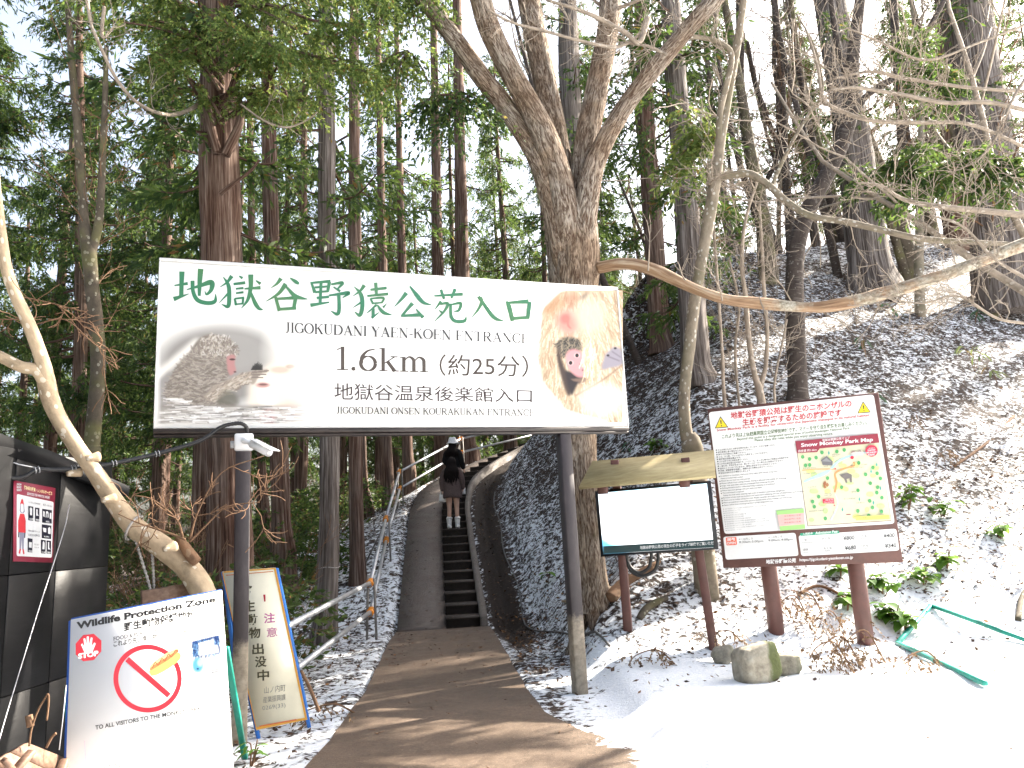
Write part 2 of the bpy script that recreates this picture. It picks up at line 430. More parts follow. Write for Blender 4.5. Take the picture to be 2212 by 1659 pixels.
# stairs
Vs, Fs = [], []
sm = path_mat('dark_step_riser', (.026, .020, .016), False)  # darker tone on risers and sides than on the treads
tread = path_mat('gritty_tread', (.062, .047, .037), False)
fm = []
nst = 34
def cpt(s, o, z):
    return (np.interp(s, PS, PC[:, 0]) + np.interp(s, PS, PN[:, 0]) * o, np.interp(s, PS, PC[:, 1]) + np.interp(s, PS, PN[:, 1]) * o, z)
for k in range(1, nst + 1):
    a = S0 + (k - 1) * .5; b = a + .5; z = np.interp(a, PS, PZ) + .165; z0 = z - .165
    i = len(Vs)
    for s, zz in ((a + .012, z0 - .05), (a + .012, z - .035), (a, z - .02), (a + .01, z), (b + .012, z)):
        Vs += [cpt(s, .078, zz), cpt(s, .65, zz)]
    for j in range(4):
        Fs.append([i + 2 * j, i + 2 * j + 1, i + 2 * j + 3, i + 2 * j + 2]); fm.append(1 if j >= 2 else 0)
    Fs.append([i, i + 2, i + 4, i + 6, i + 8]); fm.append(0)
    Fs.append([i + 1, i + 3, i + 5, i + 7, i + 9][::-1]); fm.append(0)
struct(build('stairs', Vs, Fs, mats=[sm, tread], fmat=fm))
km = path_mat('grey_kerb_concrete', (.16, .135, .115), False)
sK = S0 + np.arange(-.05, 24, .15)
struct(strip('kerb', sK, .652, .775, np.interp(sK, PS, PZ) + .16, km, thick=.35))
# conduit lying in the gutter
cs = S0 + np.arange(-4.6, 8, .4)
pts = np.array([cpt(s, 1.42 + .04 * math.sin(s * 1.7) + max(0, (S0 - 1.2 - s)) * .13, 0) for s in cs])
pts[:, 2] = terrain(pts[:, 0], pts[:, 1]) + .022
g = Geo().tube(pts, .014, 6, n=60)
tag(g.make('ground_cable', plain('grey_cable', (.10, .095, .09), .6), smooth=True), 'thin grey cable lying along the gutter beside the stairs', 'cable')
# ================================================================ printing helpers
def crop(ox, oy, s):
    return lambda x, y: ((ox + s * x) / 1.8517, (oy + s * y) / 1.8517)
ident = lambda x, y: (x, y)
def s2l(c):
    c = np.asarray(c, float) / 255.0
    return np.where(c <= .04045, c / 12.92, ((c + .055) / 1.055) ** 2.4)
class Plane:
    """a flat face in space; px(x, y) gives the point of the face on a sight line"""
    def __init__(s, a, b, c):
        s.o = np.asarray(a, float); s.ex = np.asarray(b, float) - s.o; s.ex /= np.linalg.norm(s.ex)
        e = np.asarray(c, float) - s.o; e -= s.ex * (e @ s.ex); s.ey = e / np.linalg.norm(e)
        s.n = np.cross(s.ex, s.ey); s.R = np.column_stack([s.ex, s.ey, s.n])
        if (EYE - s.o) @ s.n < 0: s.n = -s.n
        s.lift = 0.0
    def px(s, x, y, lift=0.0):
        d = ray(x, y); t = ((s.o + s.n * lift - EYE) @ s.n) / (d @ s.n); return EYE + d * t
    def uv(s, x, y):
        q = s.px(x, y) - s.o; return np.array([q @ s.ex, q @ s.ey])
    def at(s, u, v, lift=0.0): return s.o + s.ex * u + s.ey * v + s.n * lift
class Print:
    """flat printed shapes on a plane, layered a hair apart, ending up as one mesh"""
    def __init__(s, pl, cv=ident, lift=0.0015, step=0.00025):
        s.pl = pl; s.cv = cv; s.lift = lift; s.step = step; s.V = []; s.F = []; s.M = []; s.mats = []; s.n = 0; s.cut = []
    def _m(s, m):
        if not isinstance(m, bpy.types.Material): m = flat(m)
        if m not in s.mats: s.mats.append(m)
        return s.mats.index(m)
    def raw(s, uv, F, m):
        s.lift += s.step; i = s._m(m)
        s.V += [s.pl.at(u, v, s.lift) for u, v in uv]
        s.F += [[k + s.n for k in f] for f in F]; s.M += [i] * len(F); s.n += len(uv); return s
    def uvs(s, pts): return [s.pl.uv(*s.cv(*p)) for p in pts]
    def poly(s, pts, m):
        q = s.uvs(pts)
        a = sum(q[i][0] * q[(i + 1) % len(q)][1] - q[(i + 1) % len(q)][0] * q[i][1] for i in range(len(q)))
        if a < 0: q = q[::-1]
        return s.raw(q, [list(range(len(q)))], m)
    def rpoly(s, pts, m, r=.03):            # quad with rounded corners
        q = [np.array(p) for p in s.uvs(pts)]; out = []
        for i in range(4):
            p0, p, p1 = q[i - 1], q[i], q[(i + 1) % 4]
            a = (p0 - p) / np.linalg.norm(p0 - p); b = (p1 - p) / np.linalg.norm(p1 - p)
            for t in np.linspace(0, 1, 5):
                out.append(p + a * r * (1 - t) ** 2 + b * r * t ** 2)
        return s.raw(out, [list(range(len(out)))[::-1]], m)
    def ell(s, c, rx, ry, m, n=20, rot=0, a0=0, a1=360):
        t = np.radians(np.linspace(a0, a1, n, endpoint=a1 - a0 < 360)); cr, sr = math.cos(rot), math.sin(rot)
        return s.poly([(c[0] + rx * np.cos(k) * cr - ry * np.sin(k) * sr, c[1] + rx * np.cos(k) * sr + ry * np.sin(k) * cr) for k in t], m)
    def stroke(s, pts, m, n=None, per=7):    # (x, y, width) brush stroke
        p = np.array(pts, float)
        if len(p) > 2: p = spline(p, per * (len(p) - 1) + 1)
        q = p[:, :2]; T = np.gradient(q, axis=0); T /= np.linalg.norm(T, axis=1)[:, None] + 1e-9
        N = np.column_stack([-T[:, 1], T[:, 0]]); w = np.maximum(p[:, 2:3], .6) / 2
        L, Rr = q + N * w, q - N * w; k = len(p)
        uv = s.uvs(list(map(tuple, L)) + list(map(tuple, Rr)))
        return s.raw(uv, [[i, i + 1, k + i + 1, k + i] for i in range(k - 1)], m)
    def text(s, body, BL, BR, h, m, bold=0.0, h2=None):
        """text whose ink runs from BL to BR (baseline) with height h (at left) and h2 (at right)"""
        V, F = glyphs(body, bold)
        lo, hi = V.min(0), V.max(0); u = (V[:, 0] - lo[0]) / max(hi[0] - lo[0], 1e-6); v = (V[:, 1] - lo[1]) / max(hi[1] - lo[1], 1e-6)
        d = np.array(BR, float) - BL; nrm = np.array([d[1], -d[0]]) / np.linalg.norm(d)
        if getattr(s, 'upright', True): nrm = np.array([nrm[0] * .25, nrm[1]])
        hh = h + (np.asarray((h2 or h)) - h) * u
        x = BL[0] + d[0] * u + nrm[0] * hh * v; y = BL[1] + d[1] * u + nrm[1] * hh * v
        s.raw([s.pl.uv(*s.cv(a, b)) for a, b in zip(x, y)], F, m); s.cut.append((len(s.V), len(s.F))); return s
    def make(s, name, parent):
        if len(s.cut) > 1 and ('lettering' in name or 'text' in name or name == 'heading'):      # each printed line a mesh of its own
            nv, nf = 0, 0
            for (a, b) in s.cut: build(name, s.V[nv:a], [[i - nv for i in f] for f in s.F[nf:b]], mats=s.mats, fmat=s.M[nf:b], parent=parent); nv, nf = a, b
            return
        return build(name, s.V, s.F, mats=s.mats, fmat=s.M, parent=parent)
_GC = {}
def glyphs(body, bold=0.0):
    k = (body, bold)
    if k not in _GC:
        cu = bpy.data.curves.new('t', 'FONT'); cu.body = body; cu.size = 1; cu.offset = bold; cu.resolution_u = 3
        o = bpy.data.objects.new('t', cu); me = bpy.data.meshes.new_from_object(o)
        V = np.array([v.co[:2] for v in me.vertices]); F = [list(p.vertices) for p in me.polygons]
        bpy.data.objects.remove(o); bpy.data.curves.remove(cu); bpy.data.meshes.remove(me); _GC[k] = (V, F)
    return _GC[k]
# serif capitals drawn with thick and thin strokes on a unit square
def _arc(cx, cy, rx, ry, a0, a1, th, tn, n=13):
    return [(cx + rx * math.cos(math.radians(a)), cy + ry * math.sin(math.radians(a)), tn + (th - tn) * abs(math.cos(math.radians(a)))) for a in np.linspace(a0, a1, n)]
def _stem(x, y0, y1, w, s0=1, s1=1, sw=.11):
    o = [[(x, y0, w), (x, y1, w)]]
    for y, f in ((y0, s0), (y1, s1)):
        if f: o.append([(x - sw, y, .05), (x + sw, y, .05)])
    return o
_T, _t = .15, .055
SERIF = {
 'I': (.36, _stem(.18, 0, 1, _T)), 'J': (.45, [[(.26, 1, _T), (.26, .25, _T), (.18, .0, .09), (.03, .06, .1)], [(.12, 1, .05), (.4, 1, .05)]]),
 'G': (.82, [_arc(.42, .5, .34, .5, 40, 320, _T, _t), [(.7, .42, _T), (.7, .06, _T)], [(.56, .42, .05), (.82, .42, .05)], [(.7, .95, .05), (.7, .72, .04)]]),
 'C': (.76, [_arc(.42, .5, .34, .5, 40, 320, _T, _t), [(.69, .95, .06), (.69, .7, .04)]]),
 'O': (.86, [_arc(.43, .5, .35, .49, 0, 360, _T, _t, 25)]),
 'K': (.82, _stem(.16, 0, 1, _T) + [[(.66, 1, _t), (.2, .46, _t)], [(.36, .62, _T), (.68, 0, _T)], [(.54, 1, .05), (.78, 1, .05)], [(.56, 0, .05), (.84, 0, .05)]]),
 'U': (.82, [[(.17, 1, _T), (.17, .32, _T), (.24, .06, .1), (.42, 0, _t), (.6, .08, _t), (.66, .32, _t), (.66, 1, _t)], [(.05, 1, .05), (.3, 1, .05)], [(.55, 1, .05), (.78, 1, .05)]]),
 'D': (.86, _stem(.17, 0, 1, _T) + [[(.17, .98, _t), (.4, .98, _t)] , _arc(.4, .5, .36, .48, 90, -90, _T, _t), [(.4, .02, _t), (.17, .02, _t)]]),
 'A': (.84, [[(.42, 1, _t), (.12, 0, _t)], [(.4, 1, _T), (.7, 0, _T)], [(.2, .34, _t), (.58, .34, _t)], [(.02, 0, .05), (.24, 0, .05)], [(.56, 0, .05), (.84, 0, .05)]]),
 'N': (.86, [[(.16, 0, _t), (.16, 1, _t)], [(.14, 1, _T), (.7, 0, _T)], [(.7, 0, _t), (.7, 1, _t)], [(.04, 0, .05), (.28, 0, .05)], [(.02, 1, .05), (.2, 1, .05)], [(.58, 1, .05), (.82, 1, .05)]]),
 'Y': (.8, [[(.12, 1, _T), (.4, .46, _T)], [(.68, 1, _t), (.4, .46, _t)], [(.4, .5, _T), (.4, 0, _T)], [(0, 1, .05), (.26, 1, .05)], [(.56, 1, .05), (.8, 1, .05)], [(.27, 0, .05), (.53, 0, .05)]]),
 'E': (.72, _stem(.17, 0, 1, _T) + [[(.17, .98, _t), (.62, .98, _t)], [(.17, .52, _t), (.48, .52, _t)], [(.17, .02, _t), (.64, .02, _t)], [(.62, 1, .06), (.62, .8, .03)], [(.64, 0, .06), (.66, .22, .03)], [(.48, .62, .04), (.48, .42, .04)]]),
 'T': (.74, _stem(.37, 0, 1, _T, 1, 0) + [[(.05, .98, _t), (.69, .98, _t)], [(.05, 1, .05), (.04, .76, .03)], [(.69, 1, .05), (.7, .76, .03)]]),
 'R': (.82, _stem(.17, 0, 1, _T) + [[(.17, .98, _t), (.4, .98, _t)], _arc(.4, .74, .22, .24, 90, -90, _T, _t), [(.4, .5, _t), (.17, .5, _t)], [(.38, .5, _T), (.68, 0, _T)], [(.6, 0, .05), (.82, 0, .05)]]),
 'S': (.62, [[(.54, .8, _t), (.4, .98, _t), (.16, .88, .1), (.14, .7, _T), (.42, .45, _T), (.52, .24, _T), (.4, .03, .08), (.18, .03, _t), (.08, .25, _t)]]),
 '-': (.4, [[(.06, .36, .09), (.34, .36, .09)]]), ' ': (.34, []), '.': (.3, [_arc(.14, .07, .04, .04, 0, 360, .1, .1, 9)]),
 '1': (.55, [[(.3, 0, .16), (.3, 1, .16)], [(.3, .98, .04), (.1, .86, .05)], [(.1, .02, .05), (.5, .02, .05)]]),
 '6': (.72, [_arc(.36, .32, .26, .31, 0, 360, .17, .05, 21), [(.6, .95, .05), (.34, .86, .09), (.15, .6, .16), (.12, .32, .17)]]),
 'k': (.74, [[(.18, 0, .16), (.18, 1.02, .16)], [(.04, 1.0, .05), (.2, 1.0, .05)], [(.04, .02, .05), (.34, .02, .05)], [(.58, .64, .05), (.22, .34, .05)], [(.34, .42, .16), (.6, 0, .16)], [(.44, .65, .05), (.7, .65, .05)], [(.48, .02, .05), (.74, .02, .05)]]),
 'm': (1.12, [[(.18, 0, .16), (.18, .66, .16)], [(.04, .64, .05), (.2, .64, .05)]] + [s for x in (.18, .54, .9) for s in ([[(x - .14, .02, .05), (x + .16, .02, .05)]])] + [[(.2, .5, .05), (.36, .67, .08), (.52, .56, .15), (.54, .36, .16), (.54, 0, .16)], [(.56, .5, .05), (.72, .67, .08), (.88, .56, .15), (.9, .36, .16), (.9, 0, .16)]]),
}
def serif(pr, body, BL, BR, h, m, h2=None, k=1.0):
    """serif lettering from BL to BR"""
    W = sum(SERIF[c][0] for c in body); x0 = 0; d = np.array(BR, float) - BL
    for c in body:
        wd, st = SERIF[c]
        for s_ in st:
            pts = []
            for (x, y, tk) in s_:
                u = (x0 + x) / W; hh = h + ((h2 or h) - h) * u
                sx = np.linalg.norm(d) / W
                pts.append((BL[0] + d[0] * u, BL[1] + d[1] * u - y * hh, max(tk * k * (sx * .5 + hh * .5), 1.15)))
            pr.stroke(pts, m, per=4)
        x0 += wd
    return pr
# ---------------------------------------------------------------- painted pictures (printed photographs)
class Canvas:
    def __init__(s, x0, y0, x1, y1, n, bg):
        s.x0, s.y0, s.x1, s.y1 = x0, y0, x1, y1; s.nx = n; s.ny = int(n * (y1 - y0) / (x1 - x0))
        s.X, s.Y = np.meshgrid(np.linspace(x0, x1, s.nx), np.linspace(y0, y1, s.ny)); s.c = np.ones((s.ny, s.nx, 3)) * s2l(bg)
        s.rng = np.random.default_rng(5); s.alpha = np.ones((s.ny, s.nx))
    def mask(s, pts, blur=0):
        p = np.array(pts, float); m = np.zeros(s.X.shape, bool); j = len(p) - 1
        for i in range(len(p)):
            yi, yj = p[i, 1], p[j, 1]
            if yi != yj:
                m ^= ((yi > s.Y) != (yj > s.Y)) & (s.X < (p[j, 0] - p[i, 0]) * (s.Y - yi) / (yj - yi) + p[i, 0])
            j = i
        return s.blur(m.astype(float), blur)
    def blur(s, m, b):
        k = int(b / (s.x1 - s.x0) * s.nx)
        if k < 1: return m
        for _ in range(2):
            for ax in (0, 1):
                q = np.pad(m, [(k, k + 1) if a == ax else (0, 0) for a in (0, 1)], mode='edge').cumsum(ax)
                a = np.take(q, np.arange(2 * k + 1, q.shape[ax]), ax); b_ = np.take(q, np.arange(0, q.shape[ax] - 2 * k - 1), ax)
                m = ((a - b_) / (2 * k + 1)); 
                m = m[:s.ny, :s.nx] if m.shape[0] >= s.ny and m.shape[1] >= s.nx else np.pad(m, [(0, s.ny - m.shape[0]), (0, s.nx - m.shape[1])], mode='edge')
        return m
    def put(s, m, col, a=1.0):
        m = (m * a)[..., None]; s.c = s.c * (1 - m) + s2l(col) * m
    def poly(s, pts, col, blur=8, a=1.0): s.put(s.mask(spline(list(pts) + [pts[0]], 60) if len(pts) > 4 else pts, blur), col, a)
    def ell(s, cx, cy, rx, ry, col, soft=.3, a=1.0, rot=0):
        dx, dy = s.X - cx, s.Y - cy; c, n = math.cos(rot), math.sin(rot)
        r = np.sqrt(((dx * c + dy * n) / rx) ** 2 + ((-dx * n + dy * c) / ry) ** 2)
        s.put(np.clip((1 - r) / soft + .5, 0, 1), col, a)
    def fur(s, m, n, L, ang, cols, wd=2.5, spread=.5):
        """hair-like strokes inside mask m"""
        idx = np.argwhere(m > .5)
        if len(idx) == 0: return
        for _ in range(n):
            iy, ix = idx[s.rng.integers(len(idx))]; x, y = s.X[iy, ix], s.Y[iy, ix]
            a = (ang(x, y) if callable(ang) else ang) + s.rng.normal(0, spread); l = L * s.rng.uniform(.5, 1.2)
            ux, uy = math.cos(a), math.sin(a); st = (s.x1 - s.x0) / s.nx
            k = int(l / st) + 2; a0, a1 = max(iy - k, 0), iy + k; b0, b1 = max(ix - k, 0), ix + k
            dx, dy = s.X[a0:a1, b0:b1] - x, s.Y[a0:a1, b0:b1] - y
            t = dx * ux + dy * uy; q = np.abs(-dx * uy + dy * ux)
            mm = np.clip(1.3 - q / wd, 0, 1) * (t > 0) * (t < l) * .75
            c = s2l(cols[s.rng.integers(len(cols))]); s.c[a0:a1, b0:b1] = s.c[a0:a1, b0:b1] * (1 - mm[..., None]) + c * mm[..., None]
    def make(s, name, pl, cv, parent, lift, gain=1.0, gloss=.35, desat=0.0):
        ni, nj = s.X.shape
        corner = [np.array(pl.uv(*cv(*p))) for p in ((s.x0, s.y0), (s.x1, s.y0), (s.x1, s.y1), (s.x0, s.y1))]
        V = np.array([pl.px(*cv(x, y), lift=lift) for x, y in zip(s.X.ravel(), s.Y.ravel())])
        i = (np.arange(ni - 1)[:, None] * nj + np.arange(nj - 1)[None]).ravel()
        F = np.stack([i, i + 1, i + nj + 1, i + nj], -1)
        keep = s.alpha.ravel()[F].min(1) > .5
        t = NT('printed_photo'); t.set(Base_Color=t.attr('ink').outputs['Color'], Roughness=gloss)
        q = s.c.mean(-1, keepdims=True) * desat + s.c * (1 - desat)
        C = np.concatenate([np.clip(q * 1.12, 0, 1) ** gain * .80, np.ones((ni, nj, 1))], -1)
        return build(name, V, F[keep], t.m, parent, attrs={'ink': ('FLOAT_COLOR', C)})

# ================================================================ big entrance sign
white_board = plain('white_sign_face', (.80, .80, .79), .35, var=.03, scale=2.0)
def brown_post_mat():
    t = NT('worn_brown_post_paint'); v = t.obj()
    f = t.noise(t.mapping(v, (1, 1, .35)), 9, 6, .7); chips = t.noise(v, 5.5, 5, .6)
    col = t.ramp(f, [(.25, (.018, .013, .015)), (.55, (.036, .028, .030)), (.8, (.066, .054, .056))])
    col = t.mix(t.math('GREATER_THAN', chips, .715), col, (.42, .10, .055))
    low = t.n('SeparateXYZ', {0: t.geo().outputs['Position']}).outputs[2]
    wn = t.math('MULTIPLY', t.math('SUBTRACT', t.math('ADD', t.math('MULTIPLY', t.noise(v, 3.5, 5, .7), 1.1), .22), low), 5, clamp=True)
    col = t.mix(wn, col, t.ramp(t.noise(v, 16, 4), [(.3, (.17, .14, .10)), (.7, (.36, .31, .24))]))
    t.bump(f, .25, .004); t.set(Base_Color=col, Roughness=.55); return t.m
bp = brown_post_mat()
dark_metal = plain('dark_brown_steel', (.035, .026, .024), .45, var=.3, scale=8)
RB = np.array([.53, 7.72, 0.0]); EXS = np.array([.938, .347, 0]); EXS /= np.linalg.norm(EXS)
PLs = Plane(RB, RB + EXS, RB + [0, 0, 1])
TLs, TRs, BRs, BLs = [PLs.uv(*p) for p in ((345, 549), (1335, 628), (1358, 928), (331, 917))]
u0, u1 = (TLs[0] + BLs[0]) / 2, (TRs[0] + BRs[0]) / 2; v1 = (TLs[1] + TRs[1]) / 2; v0 = (BLs[1] + BRs[1]) / 2
root = thing('entrance_sign', 'huge white roadside sign with green brush writing and two monkey pictures on brown posts', 'sign', tuple(RB))
def obox(pl, u0, u1, v0, v1, d0, d1, bev=.004):
    """box on a plane from depth d0 (front, negative toward viewer) to d1 behind"""
    c = pl.at((u0 + u1) / 2, (v0 + v1) / 2) - pl.n * (d0 + d1) / 2
    return box(c, (u1 - u0, v1 - v0, abs(d1 - d0)), np.column_stack([pl.ex, pl.ey, pl.n]), bev)
g = Geo(); g.add(*obox(PLs, u0 + .012, u1 - .012, v0 + .012, v1 - .03, 0, .05)); g.make('board', white_board, root)
g = Geo()
g.add(*obox(PLs, u0, u1, v1 - .028, v1, -.014, .10)); g.add(*obox(PLs, u0, u0 + .014, v0, v1 - .03, -.012, .10)); g.add(*obox(PLs, u1 - .014, u1, v0, v1 - .03, -.012, .10))
g.add(*obox(PLs, u0 + .016, u1 - .016, v0, v0 + .012, -.010, .06))
g.make('frame', plain('pale_frame', (.66, .66, .66), .35, var=.06), root)
g = Geo(); g.add(*obox(PLs, u0 - .0, u1, v0 - .045, v0 - .003, -.008, .12)); g.add(*obox(PLs, u0, u1, v0 - .07, v0 - .048, .01, .10)); g.make('bottom_rail', dark_metal, root)
g = Geo(); g.add(*obox(PLs, u0 + .1, u1 - .1, v0 + .2, v0 + .26, .052, .10)); g.add(*obox(PLs, u0 + .1, u1 - .1, v1 - .26, v1 - .2, .052, .10)); g.make('back_brace', dark_metal, root)
PB = RB - PLs.n * .10
LBu = Plane(PB, PB + EXS, PB + [0, 0, 1])
for (px, py, top) in ((525, 1000, v1 - .3), (1222, 1000, v1 - .3)):
    u = PLs.uv(px, py)[0] + (.0 if px < 900 else .02)
    # front face flush under the rail
    b0 = PLs.at(u, -.35) + PLs.n * -.06; b1 = PLs.at(u, 0) * [1, 1, 0] + [0, 0, v0 - .073] + PLs.n * -.06
    wd = .125
    g = Geo(); g.add(*box((b0 + b1) / 2, (wd, wd, b1[2] - b0[2]), np.column_stack([PLs.ex, np.cross([0, 0, 1.], PLs.ex), [0, 0, 1.]]), .008))
    g.make('post', bp, root)
# green brush characters, stroke by stroke
def brush_green():
    t = NT('green_sign_film'); v = t.obj(); f = t.noise(v, 1.6, 3, .5)
    t.set(Base_Color=t.ramp(f, [(.3, (.045, .145, .070)), (.5, (.034, .155, .085)), (.72, (.065, .165, .072))]), Roughness=.22); return t.m
bg_ = brush_green()
cA = crop(600, 1000, .62992); cB = crop(1350, 1080, .62992)
KA = [[(155, 226, 9), (240, 213, 20)], [(203, 137, 34), (200, 220, 28), (198, 300, 28)], [(150, 312, 30), (246, 279, 4)],
      [(234, 252, 6), (310, 230, 20), (388, 206, 34), (390, 250, 26), (360, 282, 14), (348, 262, 4)], [(322, 120, 36), (316, 200, 30), (313, 292, 18)],
      [(270, 195, 26), (274, 265, 24), (302, 318, 27), (362, 337, 26), (412, 326, 24), (417, 278, 4)],
      [(520, 165, 27), (490, 205, 16), (445, 236, 4)], [(465, 172, 5), (497, 222, 24), (503, 290, 27), (496, 358, 24), (455, 345, 4)], [(500, 272, 15), (440, 336, 4)],
      [(566, 166, 8), (588, 180, 18)], [(530, 217, 16), (605, 208, 20)], [(545, 247, 12), (594, 242, 15)], [(545, 275, 12), (594, 269, 15)],
      [(538, 308, 14), (546, 352, 17)], [(538, 310, 11), (598, 303, 14)], [(592, 303, 15), (588, 346, 13)], [(546, 345, 10), (592, 341, 11)],
      [(600, 247, 10), (702, 240, 23)], [(640, 156, 33), (639, 240, 27), (620, 318, 20), (580, 371, 4)], [(637, 262, 12), (664, 330, 25), (690, 370, 22), (718, 381, 4)], [(672, 194, 8), (702, 216, 21)],
      [(832, 181, 27), (806, 215, 16), (768, 242, 4)], [(890, 178, 8), (925, 202, 23), (946, 216, 14)], [(862, 216, 29), (815, 278, 20), (737, 327, 4)], [(860, 228, 12), (915, 288, 26), (960, 306, 20), (1002, 313, 4)],
      [(797, 300, 18), (822, 388, 23)], [(805, 311, 15), (925, 304, 22)], [(925, 304, 24), (912, 376, 22)], [(822, 377, 19), (928, 370, 19)],
      [(1022, 203, 12), (1047, 272, 23)], [(1030, 209, 14), (1146, 199, 20)], [(1139, 203, 22), (1128, 266, 19)], [(1045, 239, 14), (1130, 232, 13)], [(1048, 269, 14), (1132, 263, 14)],
      [(1086, 205, 19), (1080, 345, 19)], [(1058, 306, 16), (1136, 298, 17)], [(1018, 352, 24), (1138, 333, 9)],
      [(1150, 219, 12), (1222, 210, 21), (1190, 250, 10)], [(1165, 236, 8), (1208, 264, 17)], [(1136, 290, 12), (1200, 281, 18), (1262, 274, 24), (1222, 306, 4)],
      [(1198, 282, 22), (1201, 375, 23), (1188, 408, 22), (1148, 388, 4)]]
KB = [[(170, 97, 26), (145, 132, 16), (98, 167, 4)], [(105, 106, 5), (148, 156, 24), (158, 226, 26), (142, 288, 23), (108, 266, 4)], [(152, 205, 13), (97, 241, 4)],
      [(208, 127, 15), (312, 115, 19)], [(242, 81, 23), (247, 158, 17)], [(188, 166, 14), (322, 153, 19)], [(208, 181, 12), (226, 217, 15)], [(212, 183, 10), (290, 179, 15), (280, 212, 12)], [(226, 213, 11), (286, 208, 11)],
      [(248, 222, 15), (185, 277, 5)], [(226, 245, 19), (226, 300, 20)], [(216, 306, 17), (264, 270, 4)], [(252, 224, 10), (290, 270, 23), (346, 288, 4)], [(312, 214, 4), (288, 240, 15)],
      [(437, 146, 27), (405, 188, 18), (360, 236, 4)], [(458, 104, 10), (505, 165, 27), (545, 208, 22), (596, 223, 4)], [(476, 212, 27), (445, 248, 18), (412, 288, 16)], [(403, 293, 15), (525, 286, 23)], [(498, 250, 8), (543, 304, 24)],
      [(613, 166, 10), (795, 155, 22)], [(655, 126, 19), (676, 186, 17)], [(746, 121, 22), (722, 182, 14)], [(656, 200, 19), (618, 252, 5)], [(650, 219, 12), (698, 213, 19), (678, 262, 16), (616, 328, 4)], [(643, 256, 6), (668, 277, 15)],
      [(716, 214, 18), (720, 295, 21), (748, 326, 21), (804, 325, 21), (817, 294, 4)], [(724, 221, 12), (780, 213, 20), (768, 258, 17), (735, 264, 5)],
      [(908, 172, 14), (914, 205, 21), (888, 258, 15), (850, 303, 4)], [(893, 170, 22), (925, 215, 22), (975, 285, 26), (1010, 314, 22), (1056, 326, 4)],
      [(1070, 200, 12), (1086, 230, 29), (1110, 326, 26)], [(1078, 210, 16), (1212, 201, 28), ], [(1218, 204, 26), (1206, 306, 25)], [(1105, 309, 22), (1216, 303, 21)]]
pr = Print(PLs, cA, .002, .00012)
for s_ in KA: pr.stroke(s_, bg_)
pr.cv = cB
for s_ in KB: pr.stroke(s_, bg_)
pr.make('brush_lettering', root)
grey_ink = flat((.035, .033, .033), .3); brown_ink = flat((.075, .058, .048), .25)
pr = serif(Print(PLs), 'JIGOKUDANI YAEN-KOEN ENTRANCE', (616, 718), (1141, 743.5), 21.5, grey_ink, 20); pr.make('lettering', root)
pr = serif(Print(PLs, step=.00015), '1.6km', (722, 799), (929, 804.5), 51, brown_ink, 47, k=.85); pr.make('lettering', root)
pr = Print(PLs); pr.text('（約25分）', (949, 812), (1141, 815), 47, brown_ink, .004); pr.text('mins', (1085, 829), (1116, 830), 6, (.5, .5, .5)); pr.make('lettering', root)
pr = Print(PLs); pr.text('地獄谷温泉後楽館入口', (722, 864), (1149, 870), 37, flat((.07, .055, .055), .25), .004, 30); pr.make('lettering', root)
pr = serif(Print(PLs), 'JIGOKUDANI ONSEN KOURAKUKAN ENTRANCE', (727, 893), (1151, 899.5), 14, grey_ink, 13.5); pr.make('lettering', root)
# left picture: a grey macaque grooming another one in a pool
c4 = crop(600, 1000, .45208)
C = Canvas(70, 640, 1440, 1535, 250, (232, 230, 226))
C.ell(640, 1020, 590, 350, (150, 146, 142), .35, .95); C.ell(720, 900, 330, 200, (182, 178, 172), .6, .5)
C.poly([(60, 1090), (420, 790), (470, 830), (80, 1170)], (238, 232, 222), 22, .9)
C.poly([(60, 1180), (190, 1080), (220, 1400), (60, 1420)], (158, 152, 150), 20, .9)
C.ell(1330, 900, 260, 300, (244, 240, 232), .9, .9)
C.poly([(880, 1400), (890, 1200), (960, 1100), (1100, 1010), (1280, 960), (1480, 1000), (1480, 1540), (880, 1540)], (238, 222, 200), 30)
C.ell(1040, 1290, 80, 110, (250, 240, 225), .5); C.ell(1000, 1195, 62, 24, (222, 150, 140), .6); C.ell(1000, 1190, 38, 9, (150, 90, 85), .6)
C.ell(1150, 1060, 90, 30, (214, 178, 150), .7, .7); C.ell(1240, 1030, 40, 18, (200, 160, 130), .6, .7)
body = [(175, 1400), (150, 1290), (190, 1150), (250, 1040), (350, 930), (420, 820), (500, 765), (600, 760), (700, 790), (770, 870), (770, 930), (750, 1000), (735, 1080), (690, 1150), (640, 1190), (610, 1260), (650, 1330), (760, 1400)]
C.poly(body, (150, 136, 122), 10)
mk = C.mask(spline(body + [body[0]], 80))
C.fur(mk, 1500, 60, lambda x, y: math.atan2(y - 900, x - 900) * .35 + 2.2 + .3 * math.sin(x * .02), [(132, 118, 106), (166, 152, 138), (186, 174, 160), (142, 127, 113), (178, 162, 142)], 5, .35)
top = mk * (C.Y < 960) * (C.X > 440)
C.fur(top, 420, 34, -1.2, [(212, 204, 194), (150, 134, 120), (194, 180, 160), (136, 120, 106)], 5, .6)
C.poly([(690, 955), (735, 935), (765, 950), (760, 1010), (772, 1070), (755, 1100), (720, 1120), (695, 1060)], (206, 128, 126), 7)
C.ell(728, 968, 26, 9, (96, 56, 56), .5); C.ell(752, 1078, 12, 7, (120, 60, 62), .5)
C.poly([(480, 1310), (600, 1210), (780, 1120), (900, 1085), (1045, 1065), (1050, 1090), (980, 1120), (930, 1200), (860, 1190), (700, 1270), (560, 1350)], (178, 160, 140), 8)
am = C.mask([(480, 1310), (600, 1210), (780, 1120), (900, 1085), (860, 1190), (700, 1270), (560, 1350)])
C.fur(am, 260, 50, -.5, [(214, 200, 180), (150, 130, 112), (196, 176, 150)], 5, .25)
